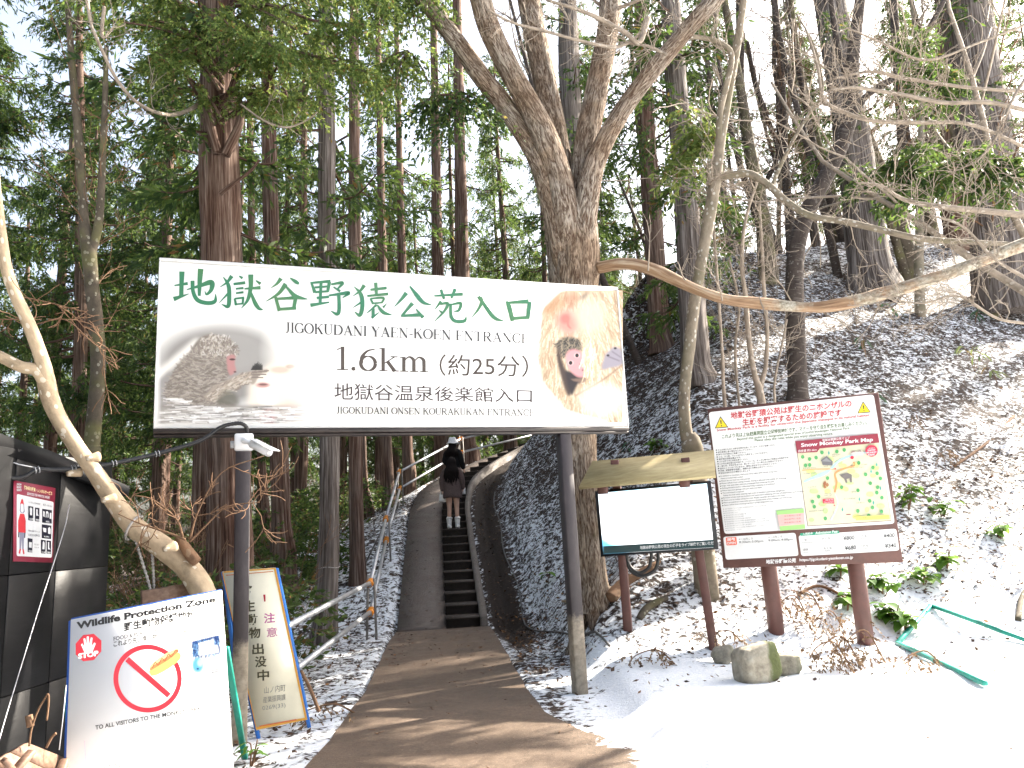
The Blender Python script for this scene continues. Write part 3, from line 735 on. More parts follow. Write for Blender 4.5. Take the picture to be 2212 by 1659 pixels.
for q in ((900, 1085, 1050, 1068), (905, 1105, 1030, 1100), (900, 1125, 1000, 1130)):
    C.poly([(q[0], q[1] - 8), (q[2], q[3] - 7), (q[2], q[3] + 7), (q[0], q[1] + 8)], (150, 132, 118), 4)
for a in range(7): C.poly([(890 + 6 * a, 1062), (915 + 14 * a, 985 + 9 * abs(a - 3)), (925 + 12 * a, 1062)], (66, 62, 60), 4, .8)
C.poly([(600, 1330), (680, 1250), (770, 1290), (790, 1385), (620, 1385)], (120, 116, 96), 18, .8)
C.poly([(60, 1375), (1450, 1390), (1450, 1540), (60, 1540)], (158, 150, 142), 12, .85)
C.ell(1040, 1500, 70, 90, (214, 150, 148), .7, .8); C.ell(1300, 1430, 150, 90, (216, 178, 150), .9, .7)
wm = ((C.Y > 1310) & ((C.X < 240) | (C.Y > 1390)))
C.fur(wm.astype(float), 380, 150, 0.0, [(232, 230, 228), (126, 122, 116), (198, 190, 180), (244, 243, 242)], 5, .05)
e = np.clip((1440 - C.X) / 230, 0, 1) * np.clip((C.X - 60) / 40, 0, 1)
cu = np.clip(1.25 - np.sqrt(((C.X - 640) / 690) ** 2 + ((np.minimum(C.Y, 1080) - 1080) / 440) ** 2), 0, .25) / .25
C.put(1 - e * cu, (226, 226, 224))
C.make('monkey_picture', PLs, c4, root, .0016, 1.25, desat=.5)
# right picture: a mother macaque holding her baby
c5 = crop(1500, 1000, .47920)
C = Canvas(1340, 338, 2068, 1440, 190, (226, 226, 224))
mother = [(1560, 345), (1450, 440), (1395, 560), (1380, 720), (1362, 900), (1395, 1080), (1490, 1240), (1600, 1340), (1760, 1395), (1960, 1450), (2200, 1500), (2200, 300), (1800, 300)]
C.poly(mother, (206, 180, 146), 18); mk = C.mask(spline(mother + [mother[0]], 80))
C.fur(mk, 1500, 90, lambda x, y: math.pi / 2 + (1650 - x) / 900, [(222, 200, 168), (190, 160, 122), (176, 142, 106), (228, 212, 186), (200, 174, 136)], 6, .22)
C.ell(1480, 450, 80, 120, (196, 146, 96), .9, .7, .6); C.poly([(1690, 420), (1740, 385), (1800, 345), (1770, 420)], (120, 96, 84), 14, .8)
C.ell(1640, 420, 60, 60, (190, 128, 92), .9, .6)
C.ell(1630, 600, 120, 105, (214, 150, 132), .7); C.ell(1592, 575, 44, 40, (206, 118, 106), .8); C.ell(1665, 605, 40, 46, (212, 130, 116), .8); C.poly([(1618, 590), (1630, 640), (1650, 662), (1638, 664), (1612, 640)], (196, 116, 104), 6)
C.ell(1800, 560, 130, 150, (222, 206, 178), .9, .8); C.ell(1620, 800, 100, 70, (78, 72, 64), .5); hm = ((C.X - 1620) / 100) ** 2 + ((C.Y - 800) / 80) ** 2 < 1
C.fur(hm.astype(float), 200, 50, 1.9, [(46, 42, 40), (120, 110, 96), (168, 150, 120)], 4, .5)
C.poly([(1540, 800), (1560, 900), (1600, 1010), (1650, 1100), (1640, 1210), (1610, 1210), (1560, 1060), (1525, 900)], (86, 66, 56), 8)
C.poly([(1590, 1010), (1700, 1040), (1760, 1080), (1700, 1130), (1650, 1220), (1620, 1150)], (58, 46, 48), 8)
C.ell(1690, 945, 85, 125, (222, 150, 154), .25, 1, -.55); C.ell(1715, 985, 60, 70, (222, 150, 152), .6, .8)
for ex_, ey_ in ((1633, 942), (1686, 880)): C.ell(ex_, ey_, 24, 21, (236, 190, 186), .4); C.ell(ex_, ey_, 15, 17, (40, 32, 34), .35)
C.ell(1720, 955, 14, 10, (160, 84, 92), .5); C.poly([(1735, 1010), (1770, 978), (1765, 1000), (1742, 1022)], (70, 36, 40), 4)
C.poly([(1640, 1085), (1740, 1075), (1800, 1060), (1760, 1110), (1680, 1105)], (150, 120, 100), 6, .8)
C.fur((((C.X - 1790) / 60) ** 2 + ((C.Y - 880) / 150) ** 2 < 1).astype(float), 150, 90, 1.7, [(236, 214, 170), (206, 176, 128), (248, 236, 208)], 5, .2)
C.poly([(1930, 880), (1980, 830), (2010, 815), (2068, 850), (2068, 960), (1980, 990), (1900, 1000)], (160, 152, 164), 8)
for q in ((1945, 880), (2005, 820)): C.ell(*q, 12, 9, (60, 48, 52), .5)
for q in (((1950, 890), (2050, 930)), ((1985, 850), (2060, 900))): C.poly([q[0], q[1], (q[1][0], q[1][1] + 8), (q[0][0], q[0][1] + 8)], (112, 104, 118), 4)
C.poly([(1680, 1215), (1900, 1090), (2060, 970), (2060, 984), (1900, 1106), (1690, 1228)], (168, 134, 104), 6)
C.ell(1900, 1250, 170, 120, (246, 238, 222), .9, .8)
ed = C.blur(C.mask([(1560, 345), (1400, 500), (1365, 900), (1400, 1100), (1600, 1345), (1800, 1400), (2200, 1500), (2200, 300)]), 22)
C.put(1 - np.clip(ed * 1.6 - .3, 0, 1), (226, 226, 224))
C.make('monkey_picture', PLs, c5, root, .0016, 1.15, desat=.25)

# ================================================================ park map board
brown = plain('red_brown_paint', (.105, .040, .031), .5, var=.18, scale=5, bump=.05)
EXM = np.array([.947, -.32, 0]); EXM /= np.linalg.norm(EXM)
MB0 = P(1566, 1230, 9.32)
PLm = Plane(MB0, MB0 + EXM, MB0 + [0, 0, 1])
q = [PLm.uv(*p) for p in ((1525, 886), (1895, 845), (1953, 1212), (1566, 1230))]
a0, a1 = (q[0][0] + q[3][0]) / 2, (q[1][0] + q[2][0]) / 2; b1 = (q[0][1] + q[1][1]) / 2; b0 = (q[2][1] + q[3][1]) / 2
cm = crop(2780, 1540, .47010)
pz0 = PLm.px(*ident(1685, 1405)); root = thing('park_map_board', 'brown information board with park map, rules and admission prices on two round brown poles', 'information board', tuple(PLm.at((a0 + a1) / 2, 0) * [1, 1, 0]))
g = Geo(); g.add(*obox(PLm, a0, a1, b0, b1, 0, .06, .006)); g.make('board', brown, root)
white = flat((.78, .78, .77), .4)
pr = Print(PLm, cm, .001, .0003); pr.rpoly([(115, 232), (1520, 80), (1700, 1180), (250, 1268)], white, .04); pr.make('white_panel', root)
red = flat((.50, .045, .055)); dgreen = flat((.10, .17, .07)); ink = flat((.05, .05, .05))
pr = Print(PLm, cm, .003); pr.text('地獄谷野猿公苑は野生のニホンザルの', (303, 292), (1332, 187), 62, red, .025); pr.text('生態を観察するための施設です', (403, 350), (1245, 265), 62, red, .025)
pr.text('Snow Monkey Park is a facility for observing the Japanese macaque in its natural habitat.', (185, 402), (1488, 272), 28, red, .02); pr.make('heading', root)
pr = Print(PLm, cm, .003); pr.text('これより先は上信越高原国立公園特別地域です。マナーを守り自然観察をお楽しみください。', (230, 458), (1465, 338), 38, dgreen, .02)
pr.text("Beyond this point is a designated special area of Joshin'etsukogen National Park.", (358, 478), (1320, 382), 27, dgreen, .016); pr.text('Please obey the rules while you enjoy observing nature.', (508, 488), (1175, 428), 27, dgreen, .016); pr.make('lettering', root)
pr = Print(PLm, cm, .003)
for k, s_ in enumerate(['サルの他にも多くの野生生物が生息しています。十分ご注意ください。', '野生動物に食べ物を与えないでください。', '野外での飲食はご遠慮ください。', 'イヌ、ネコ等、ペットを連れて入苑することはできません。', '動植物の採取は禁止です。', 'ゴミは捨てずにお持ち帰りください', 'この先は未舗装の遊歩道です。ハイヒール、サンダル等でのご利用は大変危険です。', '一部に坂、階段があるため、車いす・ベビーカー等でのご利用はできません。', '途中にトイレはございません。事前に済ませてからお出かけください。', '天候、時間帯等を考慮し、無理のない行動を心掛けてください。', '喫煙は決められた場所でしましょう']):
    x = 182 + 2.4 * k; y = 562 + 19.6 * k; L = 15.6 * len(s_); pr.ell((x, y - 8), 6, 6, ink, 8); pr.text(s_, (x + 12, y), (x + 12 + L, y - L * .092), 15, ink, .016)
for k, s_ in enumerate(['In addition to monkeys, there are many other wild animals living here', 'Please proceed with caution', 'Please do not feed any wild animals', 'Please refrain from eating outside. Eating is allowed only inside the buildings', 'Dogs, cats, and other pets are prohibited from entering the park', 'Picking flowers and/or collecting living creatures is prohibited', 'Please take your garbage with you when you leave', 'The trail ahead is unpaved', 'Taking the trail while wearing high heels or sandals is extremely dangerous', 'Portions of the trail are inclined and have stairs inhibiting the use of wheelchairs and strollers', 'There are no toilets along the trail. Please consider this before you start', 'Please proceed at a reasonable pace in consideration of the weather and time of day', 'Please refrain from smoking anywhere except designated areas']):
    x = 208 + 2.4 * k; y = 784 + 20.6 * k; L = 7.0 * len(s_)
    if k not in (1, 8): pr.ell((x, y - 5), 5, 5, ink, 8)
    pr.text(s_, (x + 10, y), (x + 10 + L, y - L * .085), 13, ink, .012)
for k, L in enumerate((350, 130, 105, 175, 150, 215, 330, 360, 210, 310, 120)):
    x = 243 + 2.4 * k; y = 1060 + 18.2 * k; pr.ell((x, y - 4), 4, 4, (.2, .2, .2), 6); pr.text(('遊歩道利用についてのお願い事項' * 3)[:max(6, L // 12)], (x + 10, y), (x + 10 + L, y - L * .085), 9, (.25, .25, .25))
pr.poly([(693, 1068), (923, 1050), (936, 1222), (725, 1240)], (.75, .50, .47)); pr.poly([(690, 1068), (923, 1050), (927, 1088), (697, 1104)], (.36, .66, .22)); pr.poly([(720, 1202), (934, 1185), (938, 1222), (725, 1240)], (.36, .66, .22))
for k in range(3): pr.text('野生動物に注意', (760, 1122 + 28 * k), (900, 1111 + 28 * k), 12, (.5, .1, .1))
pr.cut = []; pr.make('rules_text', root)
pr = Print(PLm, cm, .003, .0003)
for cx_, cy_ in ((224, 325), (1437, 198)):
    pr = Print(PLm, cm, .003, .0003)
    pr.poly([(cx_ - 56, cy_ + 45), (cx_ + 60, cy_ + 35), (cx_ - 8, cy_ - 60)], ink); pr.poly([(cx_ - 46, cy_ + 38), (cx_ + 50, cy_ + 29), (cx_ - 7, cy_ - 47)], (.80, .62, .02))
    pr.stroke([(cx_ - 5, cy_ - 25, 13), (cx_ - 1, cy_ + 8, 7)], ink); pr.ell((cx_ + 1, cy_ + 22), 6, 6, ink, 10); pr.make('warning_triangle', root)
# map
maroon = flat((.30, .035, .06)); cream = flat((.72, .70, .50)); leaf = flat((.10, .42, .14)); wht = flat((.82, .82, .82))
pr = Print(PLm, cm, .003, .0003)
pr.poly([(853, 480), (1552, 415), (1672, 1156), (957, 1202)], (.16, .07, .06)); pr.poly([(866, 540), (1560, 470), (1668, 1151), (961, 1197)], cream)
rg = np.random.default_rng(3)
def mp(u, v): # inside the map
    a = np.array((868, 580)) * (1 - u) + np.array((1566, 500)) * u; b = np.array((960, 1195)) * (1 - u) + np.array((1668, 1150)) * u; return tuple(a * (1 - v) + b * v)
for _ in range(26): pr.ell(mp(rg.uniform(.05, .95), rg.uniform(.05, .95)), rg.uniform(18, 42), rg.uniform(14, 26), (.76, .76, .30) if rg.random() < .5 else (.55, .70, .32), 10)
pr.stroke([(*mp(.06, .38), 10), (*mp(.3, .32), 16), (*mp(.5, .16), 18), (*mp(.75, .10), 16), (*mp(.98, .10), 14)], (.45, .74, .82)); pr.stroke([(*mp(.03, .40), 14), (*mp(.22, .33), 20), (*mp(.40, .26), 14)], (.45, .74, .82))
pr.stroke([(*mp(.03, .24), 10), (*mp(.24, .25), 9), (*mp(.42, .27), 9)], (.80, .45, .20))
pr.stroke([(*mp(.66, .20), 15), (*mp(.66, .25), 14), (*mp(.52, .28), 16), (*mp(.42, .33), 17), (*mp(.42, .45), 17), (*mp(.38, .58), 17)], (.78, .36, .14))
pr.stroke([(*mp(.38, .60), 8), (*mp(.40, .70), 9), (*mp(.36, .82), 12), (*mp(.28, .95), 14)], (.58, .60, .72))
for (u, v) in ((.06, .06), (.14, .10), (.30, .03), (.48, .04), (.57, .03), (.08, .18), (.13, .18), (.22, .09), (.72, .22), (.32, .38), (.47, .52), (.92, .38), (.95, .45), (.78, .38), (.82, .50), (.90, .56), (.88, .63), (.66, .58), (.18, .62), (.10, .68), (.93, .70), (.78, .73), (.80, .82), (.62, .85), (.90, .88), (.74, .92), (.22, .92), (.11, .75), (.88, .30)):
    pr.ell(mp(u, v), 15, 17, leaf, 10)
for (u, v) in ((.38, .05), (.85, .35), (.93, .27), (.66, .70), (.44, .82), (.82, .76), (.93, .58)): pr.poly([(mp(u, v)[0], mp(u, v)[1] - 24), (mp(u, v)[0] + 8, mp(u, v)[1]), (mp(u, v)[0], mp(u, v)[1] + 18), (mp(u, v)[0] - 8, mp(u, v)[1])], (.08, .42, .36))
pr.poly([(1072, 640), (1118, 604), (1170, 650), (1168, 685), (1085, 682)], (.17, .17, .18)); pr.poly([(1080, 650), (1116, 622), (1160, 655)], (.30, .30, .31))
pr.poly([(1240, 762), (1300, 748), (1332, 765), (1334, 830), (1318, 830), (1312, 795), (1288, 800), (1296, 832), (1280, 834), (1268, 800), (1246, 782), (1226, 760)], (.20, .18, .17))
pr.poly([(1090, 835), (1106, 814), (1116, 830), (1108, 858), (1118, 872), (1104, 882), (1092, 868)], (.40, .16, .07)); pr.ell((1124, 850), 14, 16, (.45, .2, .09), 12)
pr.ell((1346, 580), 20, 18, (.30, .17, .16), 14); pr.ell((1400, 572), 16, 18, (.34, .28, .25), 14); pr.ell((1385, 585), 60, 16, (.62, .58, .54), 14)
pr.ell((1335, 618), 15, 15, (.70, .03, .07)); pr.ell((1192, 714), 7, 7, (.70, .03, .07), 10); pr.ell((1184, 1024), 6, 6, (.7, .03, .07), 10)
pr.poly([(1084, 972), (1180, 965), (1184, 1008), (1088, 1008)], (.66, .04, .08)); pr.text('現在地', (1108, 986), (1176, 982), 13, wht); pr.text('You are here', (1096, 1004), (1178, 1000), 12, wht)
pr.ell((1500, 562), 52, 50, (.64, .03, .08), 24)
for k, s_ in enumerate(('SNOW', 'MONKEY', 'PARK')): pr.text(s_, (1466 - 8 * (k == 1) + 4 * (k == 2), 566 + 20 * k), (1534 + 10 * (k == 1) - 4 * (k == 2), 560 + 20 * k), 15, wht, .02)
pr.text('地獄谷野猿公苑', (1474, 546), (1528, 541), 9, wht)
for (x, y, L, s_) in ((1165, 600, 72, '地獄谷噴泉'), (1165, 614, 60, 'Jigokudani'), (1092, 698, 40, '後楽館'), (918, 716, 110, '至 渋温泉 約2.5km'), (922, 760, 104, 'To Shibu Onsen'), (1322, 692, 140, '階段 & スロープ 約30段'), (1322, 712, 110, 'Steps & slope'), (1264, 976, 100, '渋・上林遊歩道'), (1100, 930, 54, '平坦な道'), (1100, 944, 60, 'Level trail'), (1330, 918, 40, '野猿'), (960, 875, 70, 'ここから'), (1370, 1010, 70, '冬季通行止'), (970, 1080, 120, '無料駐車場 約200m')):
    pr.text(s_, (x, y), (x + L, y - L * .07), 11, (.12, .10, .09))
pr.poly([(1362, 1118), (1650, 1105), (1655, 1140), (1368, 1152)], (.78, .72, .18)); pr.text('サルに遭遇したときはエサを見せない', (1375, 1138), (1640, 1124), 11, (.3, .2, .05))
pr.poly([(1285, 1100), (1322, 1097), (1322, 1104), (1285, 1107)], maroon)
pr.poly([(853, 480), (1552, 415), (1566, 492), (1060, 542), (1038, 572), (868, 582)], maroon)
pr.text('地獄谷野猿公苑マップ', (1082, 484), (1315, 462), 24, wht, .01); pr.text('Snow Monkey Park Map', (902, 540), (1512, 490), 42, wht, .025); pr.text('遊歩道 約1.6km', (876, 576), (1036, 562), 22, wht, .012)
pr.make('park_map', root)
pr = Print(PLm, cm, .001, .0003); pr.rpoly([(240, 1292), (855, 1257), (882, 1453), (262, 1487)], white, .03); pr.rpoly([(262, 1298), (352, 1292), (358, 1360), (268, 1366)], (.78, .14, .07), .015)
pr.text('開苑', (276, 1330), (342, 1325), 27, wht, .02); pr.text('OPEN', (272, 1358), (346, 1352), 21, wht, .02)
pr.text('4～10月ころ', (373, 1322), (492, 1314), 18, ink); pr.text('8:30am-5:00pm', (376, 1352), (580, 1342), 24, ink, .005); pr.text('11～3月ころ', (622, 1306), (742, 1298), 18, ink); pr.text('9:00am-4:00pm', (624, 1338), (832, 1326), 24, ink, .005); pr.make('opening_hours_panel', root)
pr = Print(PLm, cm, .001, .0003); pr.rpoly([(880, 1280), (1712, 1222), (1740, 1408), (905, 1456)], white, .03); pr.rpoly([(892, 1262), (1222, 1238), (1230, 1262), (898, 1284)], (.02, .34, .19), .012)
pr.text('入苑料金', (914, 1280), (1004, 1272), 22, wht, .015); pr.text('Admission Fee', (1024, 1270), (1212, 1256), 22, wht, .015)
for (s_, x0, y0_, x1, y1_, h) in (('一般', 914, 1328, 950, 1325, 18), ('おとな', 1082, 1316, 1152, 1310, 20), ('¥800', 1262, 1322, 1356, 1314, 36), ('こども', 1392, 1298, 1462, 1292, 20), ('¥400', 1604, 1302, 1698, 1294, 36), ('団体', 918, 1412, 964, 1408, 20), ('おとな', 1096, 1400, 1164, 1394, 20), ('¥680', 1276, 1406, 1370, 1398, 36), ('こども', 1406, 1382, 1476, 1376, 20), ('¥340', 1616, 1388, 1712, 1380, 36)): pr.text(s_, (x0, y0_), (x1, y1_), h, ink, .004 if h < 30 else .008)
for (s_, x0, y0_, x1) in (('Individuals', 908, 1346, 1016), ('Adult', 1086, 1336, 1140), ('Child', 1394, 1316, 1452), ('Group', 920, 1432, 970), ('Adult', 1100, 1418, 1152), ('Child', 1408, 1402, 1464)): pr.text(s_, (x0, y0_), (x1, y0_ - 5), 13, (.25, .25, .25))
pr.make('admission_fee_panel', root)
pr = Print(PLm, cm, .001, .0003); pr.text('地獄谷野猿公苑', (604, 1524), (860, 1510), 38, wht, .03); pr.text('https://jigokudani-yaenkoen.co.jp', (890, 1508), (1344, 1484), 32, wht, .012); pr.make('lettering', root)
for (px, py) in ((1672, 1405), (1864, 1396)):
    top = PLm.px(px - 12, 1228) - PLm.n * .16; b = PLm.px(px + 10, py) - PLm.n * .16; u = (PLm.px(px + 2, 1300) - PLm.n * .16)
    x_, y_ = u[0], u[1]; zb = tz(x_, y_) - .3
    lean = (b - top); lean = lean / abs(lean[2])
    g = Geo().tube([top + np.array([0, 0, .9]), top, top + lean * (top[2] - zb)], .092, 20)
    g.make('pole', brown, root, smooth=True)

# ================================================================ screen kiosk
ck = crop(2280, 1760, .37363)
EXT = np.array([.965, -.262, 0]); T0 = P(1297, 1199, 9.05)
PLt = Plane(T0, T0 + EXT, T0 + [0, 0, 1])
root = thing('screen_kiosk', 'black outdoor monitor under a sloping plank roof on square brown posts', 'display screen', tuple(PLt.px(1440, 1400) * [1, 1, 0]))
def quad_slab(pl, cv, pts, d0, d1):
    f = [pl.px(*cv(*p), lift=-d0) for p in pts]; b = [np.array(v) - pl.n * (d1 - d0) for v in f]
    return f + b, [[3, 2, 1, 0], [4, 5, 6, 7]] + [[i, (i + 1) % 4, 4 + (i + 1) % 4, 4 + i] for i in range(4)]
blackp = plain('black_plastic', (.010, .011, .014), .35, var=.2)
g = Geo(); g.add(*quad_slab(PLt, ck, [(265, 545), (1505, 435), (1590, 1170), (330, 1250)], 0, .09)); g.make('monitor_case', blackp, root)
def screen_mat():
    t = NT('lit_screen'); v = t.attr('scr').outputs['Vector']; s_ = t.n('SeparateXYZ', {0: v}); x, y = s_.outputs[0], s_.outputs[1]
    n_ = t.noise(v, 5.0, 5, .65)
    top = t.math('MULTIPLY', t.math('SUBTRACT', t.math('ADD', y, t.math('MULTIPLY', n_, .35)), .97), 6, clamp=True)
    bot = t.math('MULTIPLY', t.math('SUBTRACT', t.math('SUBTRACT', .47, y), t.math('ADD', t.math('MULTIPLY', x, 1.1), t.math('MULTIPLY', n_, .25))), 7, clamp=True)
    col = t.mix(top, (.95, .98, 1.0), t.ramp(n_, [(.35, (.25, .55, .75)), (.6, (.80, .93, .98))]))
    col = t.mix(bot, col, (.10, .40, .62))
    t.set(Base_Color=(.02, .02, .02, 1), Roughness=.15, Emission_Color=col, Emission_Strength=.62); return t.m
f = [PLt.px(*ck(*p), lift=.003) for p in ((300, 570), (1465, 465), (1540, 1150), (358, 1220))]
build('screen', f, [[3, 2, 1, 0]], screen_mat(), root, attrs={'scr': ('FLOAT_VECTOR', [(0, 1, 0), (1, 1, 0), (1, 0, 0), (0, 0, 0)])})
pr = Print(PLt, ck, .004); pr.poly([(355, 1137), (1532, 1066), (1540, 1149), (358, 1219)], flat((.012, .045, .05), .3))
pr.text('地獄谷野猿公苑の現在の様子をライブ映像でご覧いただ', (750, 1172), (1538, 1120), 38, flat((.75, .75, .75)), .015); pr.make('caption_bar', root)
pr = Print(PLt, ck, .004); pr.text('地獄谷野猿公苑', (1080, 560), (1440, 528), 46, ink, .0); pr.text('JIGOKUDANI YAENKOEN', (1225, 628), (1465, 608), 20, (.2, .22, .24)); pr.make('lettering', root)
for (x0, x1, xb0, xb1) in ((520, 600, 545, 640), (1350, 1430, 1410, 1495)):
    a = PLt.px(*ck((x0 + x1) / 2, 1240), lift=-.13); b = PLt.px(*ck((xb0 + xb1) / 2, 1659), lift=-.13); d = (b - a) / abs(b[2] - a[2])
    t0 = a - d * 1.12; t1 = a + d * (a[2] - tz(b[0], b[1]) + .25)
    g = Geo(); g.add(*bar(t0, t1, .095, .095, up=PLt.n)); g.make('post', brown, root)
for (x, y) in ((352, 505), (1224, 430)):
    g = Geo(); c = PLt.px(*ck(x, y + 10), lift=.02); g.add(*box(c, (.12, .14, .05), PLt.R, .006)); g.make('bracket', brown, root)
def wood(name, c0, c1, c2, sc=(1, 1, 1), rough=.6):
    t = NT(name); v = t.mapping(t.obj(), sc); f = t.noise(v, 5, 6, .65, .4); gsp = t.noise(t.obj(), 3, 4)
    t.set(Base_Color=t.mix(t.math('MULTIPLY', gsp, .35), t.ramp(f, [(.25, c0), (.5, c1), (.75, c2)]), c0), Roughness=rough); t.bump(f, .2, .004); return t.m
def solid_quad(pts, thick):
    p = [np.array(v, float) for v in pts]; n = np.cross(p[1] - p[0], p[3] - p[0]); n /= np.linalg.norm(n)
    if n @ (EYE - p[0]) < 0: n = -n
    b = [v - n * thick for v in p]
    return p + b, [[3, 2, 1, 0], [4, 5, 6, 7]] + [[i, (i + 1) % 4, 4 + (i + 1) % 4, 4 + i] for i in range(4)]
g = Geo(); g.add(*solid_quad([P(*ck(95, 500), 8.78), P(*ck(240, 225), 9.22), P(*ck(1540, 106), 8.98), P(*ck(1560, 378), 8.52)], .035))
g.make('plank_roof', wood('pale_weathered_board', (.26, .21, .10), (.40, .33, .17), (.50, .43, .25), (1, 6, 6)), root)
hose = plain('black_rubber', (.018, .018, .018), .5)
g = Geo()
for L_ in ([(600, 1200), (640, 1380), (760, 1455), (900, 1400), (945, 1280), (940, 1200)], [(585, 1190), (640, 1350), (740, 1420), (840, 1370), (870, 1260), (865, 1190)]):
    g.tube([PLt.px(*ck(x, y), lift=-.10) for x, y in L_], .02, 8, n=40)
g.make('hanging_hose', hose, root, smooth=True)

# ================================================================ wildlife protection board (A-frame)
cw = crop(240, 2330, .47920)
tl = P(*cw(90, 310), 5.22); tr = P(*cw(1352, 65), 5.62); b_ = P(*cw(50, 1548), 4.98)
PLw = Plane(tl, tr, b_)
root = thing('wildlife_zone_board', 'white folding board with red no-food circle and STOP hand, standing by the black shed', 'sign', (tl[0] + .5, 5.3, 0))
qs = [cw(90, 310), cw(1352, 65), cw(1462, 1720), cw(42, 1780)]
f = [PLw.px(*p) for p in qs]
g = Geo(); g.add(*solid_quad(f, .022)); g.make('panel', plain('white_panel_gloss', (.78, .78, .78), .3, var=.02, scale=2), root)
blue = plain('blue_edge_paint', (.02, .10, .42), .4); teal = plain('teal_green_paint', (.01, .26, .19), .4, var=.25)
g = Geo()
for i, j in ((3, 0), (0, 1)):
    a, b = f[i] - PLw.n * .03, f[j] - PLw.n * .03; g.add(*bar(a, b, .03, .026, up=PLw.n))
g.make('edge_frame', blue, root)
for (tp, bt, yb) in (((1385, 540), (1545, 1470), 6.1), ((70, 900), (90, 1560), 5.75)):
    a = PLw.px(*cw(*tp), lift=-.05); b = P(*cw(*bt), yb); b[2] = max(b[2], 0) if tp[0] > 500 else 0.0
    g = Geo(); g.add(*bar(a, b, .042, .03)); g.make('leg', teal, root)
pk = flat((.50, .018, .035)); blk = flat((.012, .012, .013))
pr = Print(PLw, cw, .001, .0002); pr.text('Wildlife Protection Zone', (140, 392), (1300, 164), 62, blk, .045, 56); pr.make('heading', root)
pr = Print(PLw, cw, .001, .0002); pr.text('野生動物保護地域', (536, 412), (1132, 296), 78, blk, .035); pr.text('FOOD & PLASTIC BAGS BEYOND THIS POINT', (448, 488), (1316, 316), 34, (.09, .09, .09), .012); pr.text('これより先、食べ物・ビニール袋持ち込み禁止', (448, 540), (1306, 384), 52, (.03, .03, .03), .016); pr.make('lettering', root)
pr = Print(PLw, cw, .001, .0002)
pr.poly([(238 + 116 * math.cos(math.radians(a)) , 543 + 118 * math.sin(math.radians(a)) - .12 * 116 * math.cos(math.radians(a))) for a in np.arange(22.5, 382, 45)], pk)
hand = [(205, 585), (176, 520), (186, 508), (206, 540), (196, 470), (210, 466), (222, 520), (224, 452), (240, 450), (244, 518), (258, 458), (272, 462), (264, 530), (288, 500), (298, 512), (270, 580)]
pr.poly(hand[:1] + hand[1:], wht); pr.text('STOP', (152, 640), (322, 612), 46, wht, .05); pr.make('stop_symbol', root)
pr = Print(PLw, cw, .001, .0002)
n_ = 56; th = np.radians(np.linspace(0, 360, n_, endpoint=False)); o_ = [(732 + 286 * math.cos(a), 802 + 284 * math.sin(a)) for a in th]; i_ = [(732 + 246 * math.cos(a), 802 + 244 * math.sin(a)) for a in th]
pr.raw(pr.uvs(o_ + i_), [[k, (k + 1) % n_, n_ + (k + 1) % n_, n_ + k][::-1] for k in range(n_)], pk); pr.stroke([(560, 640, 46), (910, 945, 46)], pk)
pr.stroke([(752, 762, 40), (800, 735, 74), (900, 672, 84), (975, 618, 70), (1000, 590, 24)], (.80, .56, .16)); pr.stroke([(752, 730, 16), (800, 690, 34), (900, 625, 40), (990, 565, 18)], (.74, .26, .08)); pr.stroke([(748, 712, 10), (800, 665, 24), (900, 600, 28), (985, 552, 12)], (.84, .66, .30))
pr.stroke([(770, 715, 7), (795, 668, 7), (820, 690, 7), (850, 635, 7), (875, 655, 7), (905, 598, 7), (930, 620, 7), (965, 565, 7), (985, 580, 7)], (.70, .10, .04)); pr.make('no_food_symbol', root)
C = Canvas(1100, 440, 1340, 760, 60, (225, 226, 226))
C.poly([(1100, 495), (1326, 440), (1336, 592), (1110, 622)], (40, 78, 140), 2); C.fur(C.mask([(1100, 495), (1326, 440), (1336, 592), (1110, 622)]), 240, 30, 1.5, [(20, 40, 90), (90, 140, 190), (150, 190, 220), (30, 60, 110)], 5, .5)
C.poly([(1155, 505), (1250, 480), (1252, 530), (1160, 552)], (235, 238, 240), 3); C.poly([(1250, 500), (1290, 470), (1300, 560), (1255, 580)], (222, 230, 238), 4); C.poly([(1165, 560), (1325, 530), (1336, 592), (1170, 620)], (236, 238, 240), 4)
C.ell(1150, 690, 46, 62, (96, 170, 206), .5); C.ell(1170, 670, 24, 30, (180, 214, 230), .6); C.ell(1150, 720, 10, 8, (20, 60, 110), .5)
C.make('poster_picture', PLw, cw, root, .0016)
pr = Print(PLw, cw, .0022, .0002)
for k, s_ in enumerate(('SNOW', 'MONKEY', 'RESORTS')): pr.text(s_, (1268, 740 + 16 * k), (1320 + 6 * k, 732 + 16 * k), 11, (.10, .10, .12), .01)
pr.text('TO ALL VISITORS TO THE MONKEY PARK', (296, 1230), (1178, 1066), 36, (.03, .03, .03), .016)
p2 = Print(PLw, cw, .001, .0002)
for (a, b) in (((1345, 1020), (1362, 1310)), ((1270, 1328), (1362, 1310)), ((1366, 1372), (1384, 1700)), ((1275, 1390), (1366, 1372)), ((205, 1320), (215, 1500))): p2.stroke([(*a, 4), (*b, 4)], (.72, .52, .66))
p2.make('printed_border', root)
pr.text('お願い', (1050, 1440), (1130, 1425), 34, (.35, .35, .35)); pr.text('ください', (370, 1560), (520, 1538), 34, (.35, .35, .35)); pr.text('林', (756, 1492), (790, 1487), 30, (.45, .45, .45)); pr.make('notice_text', root)

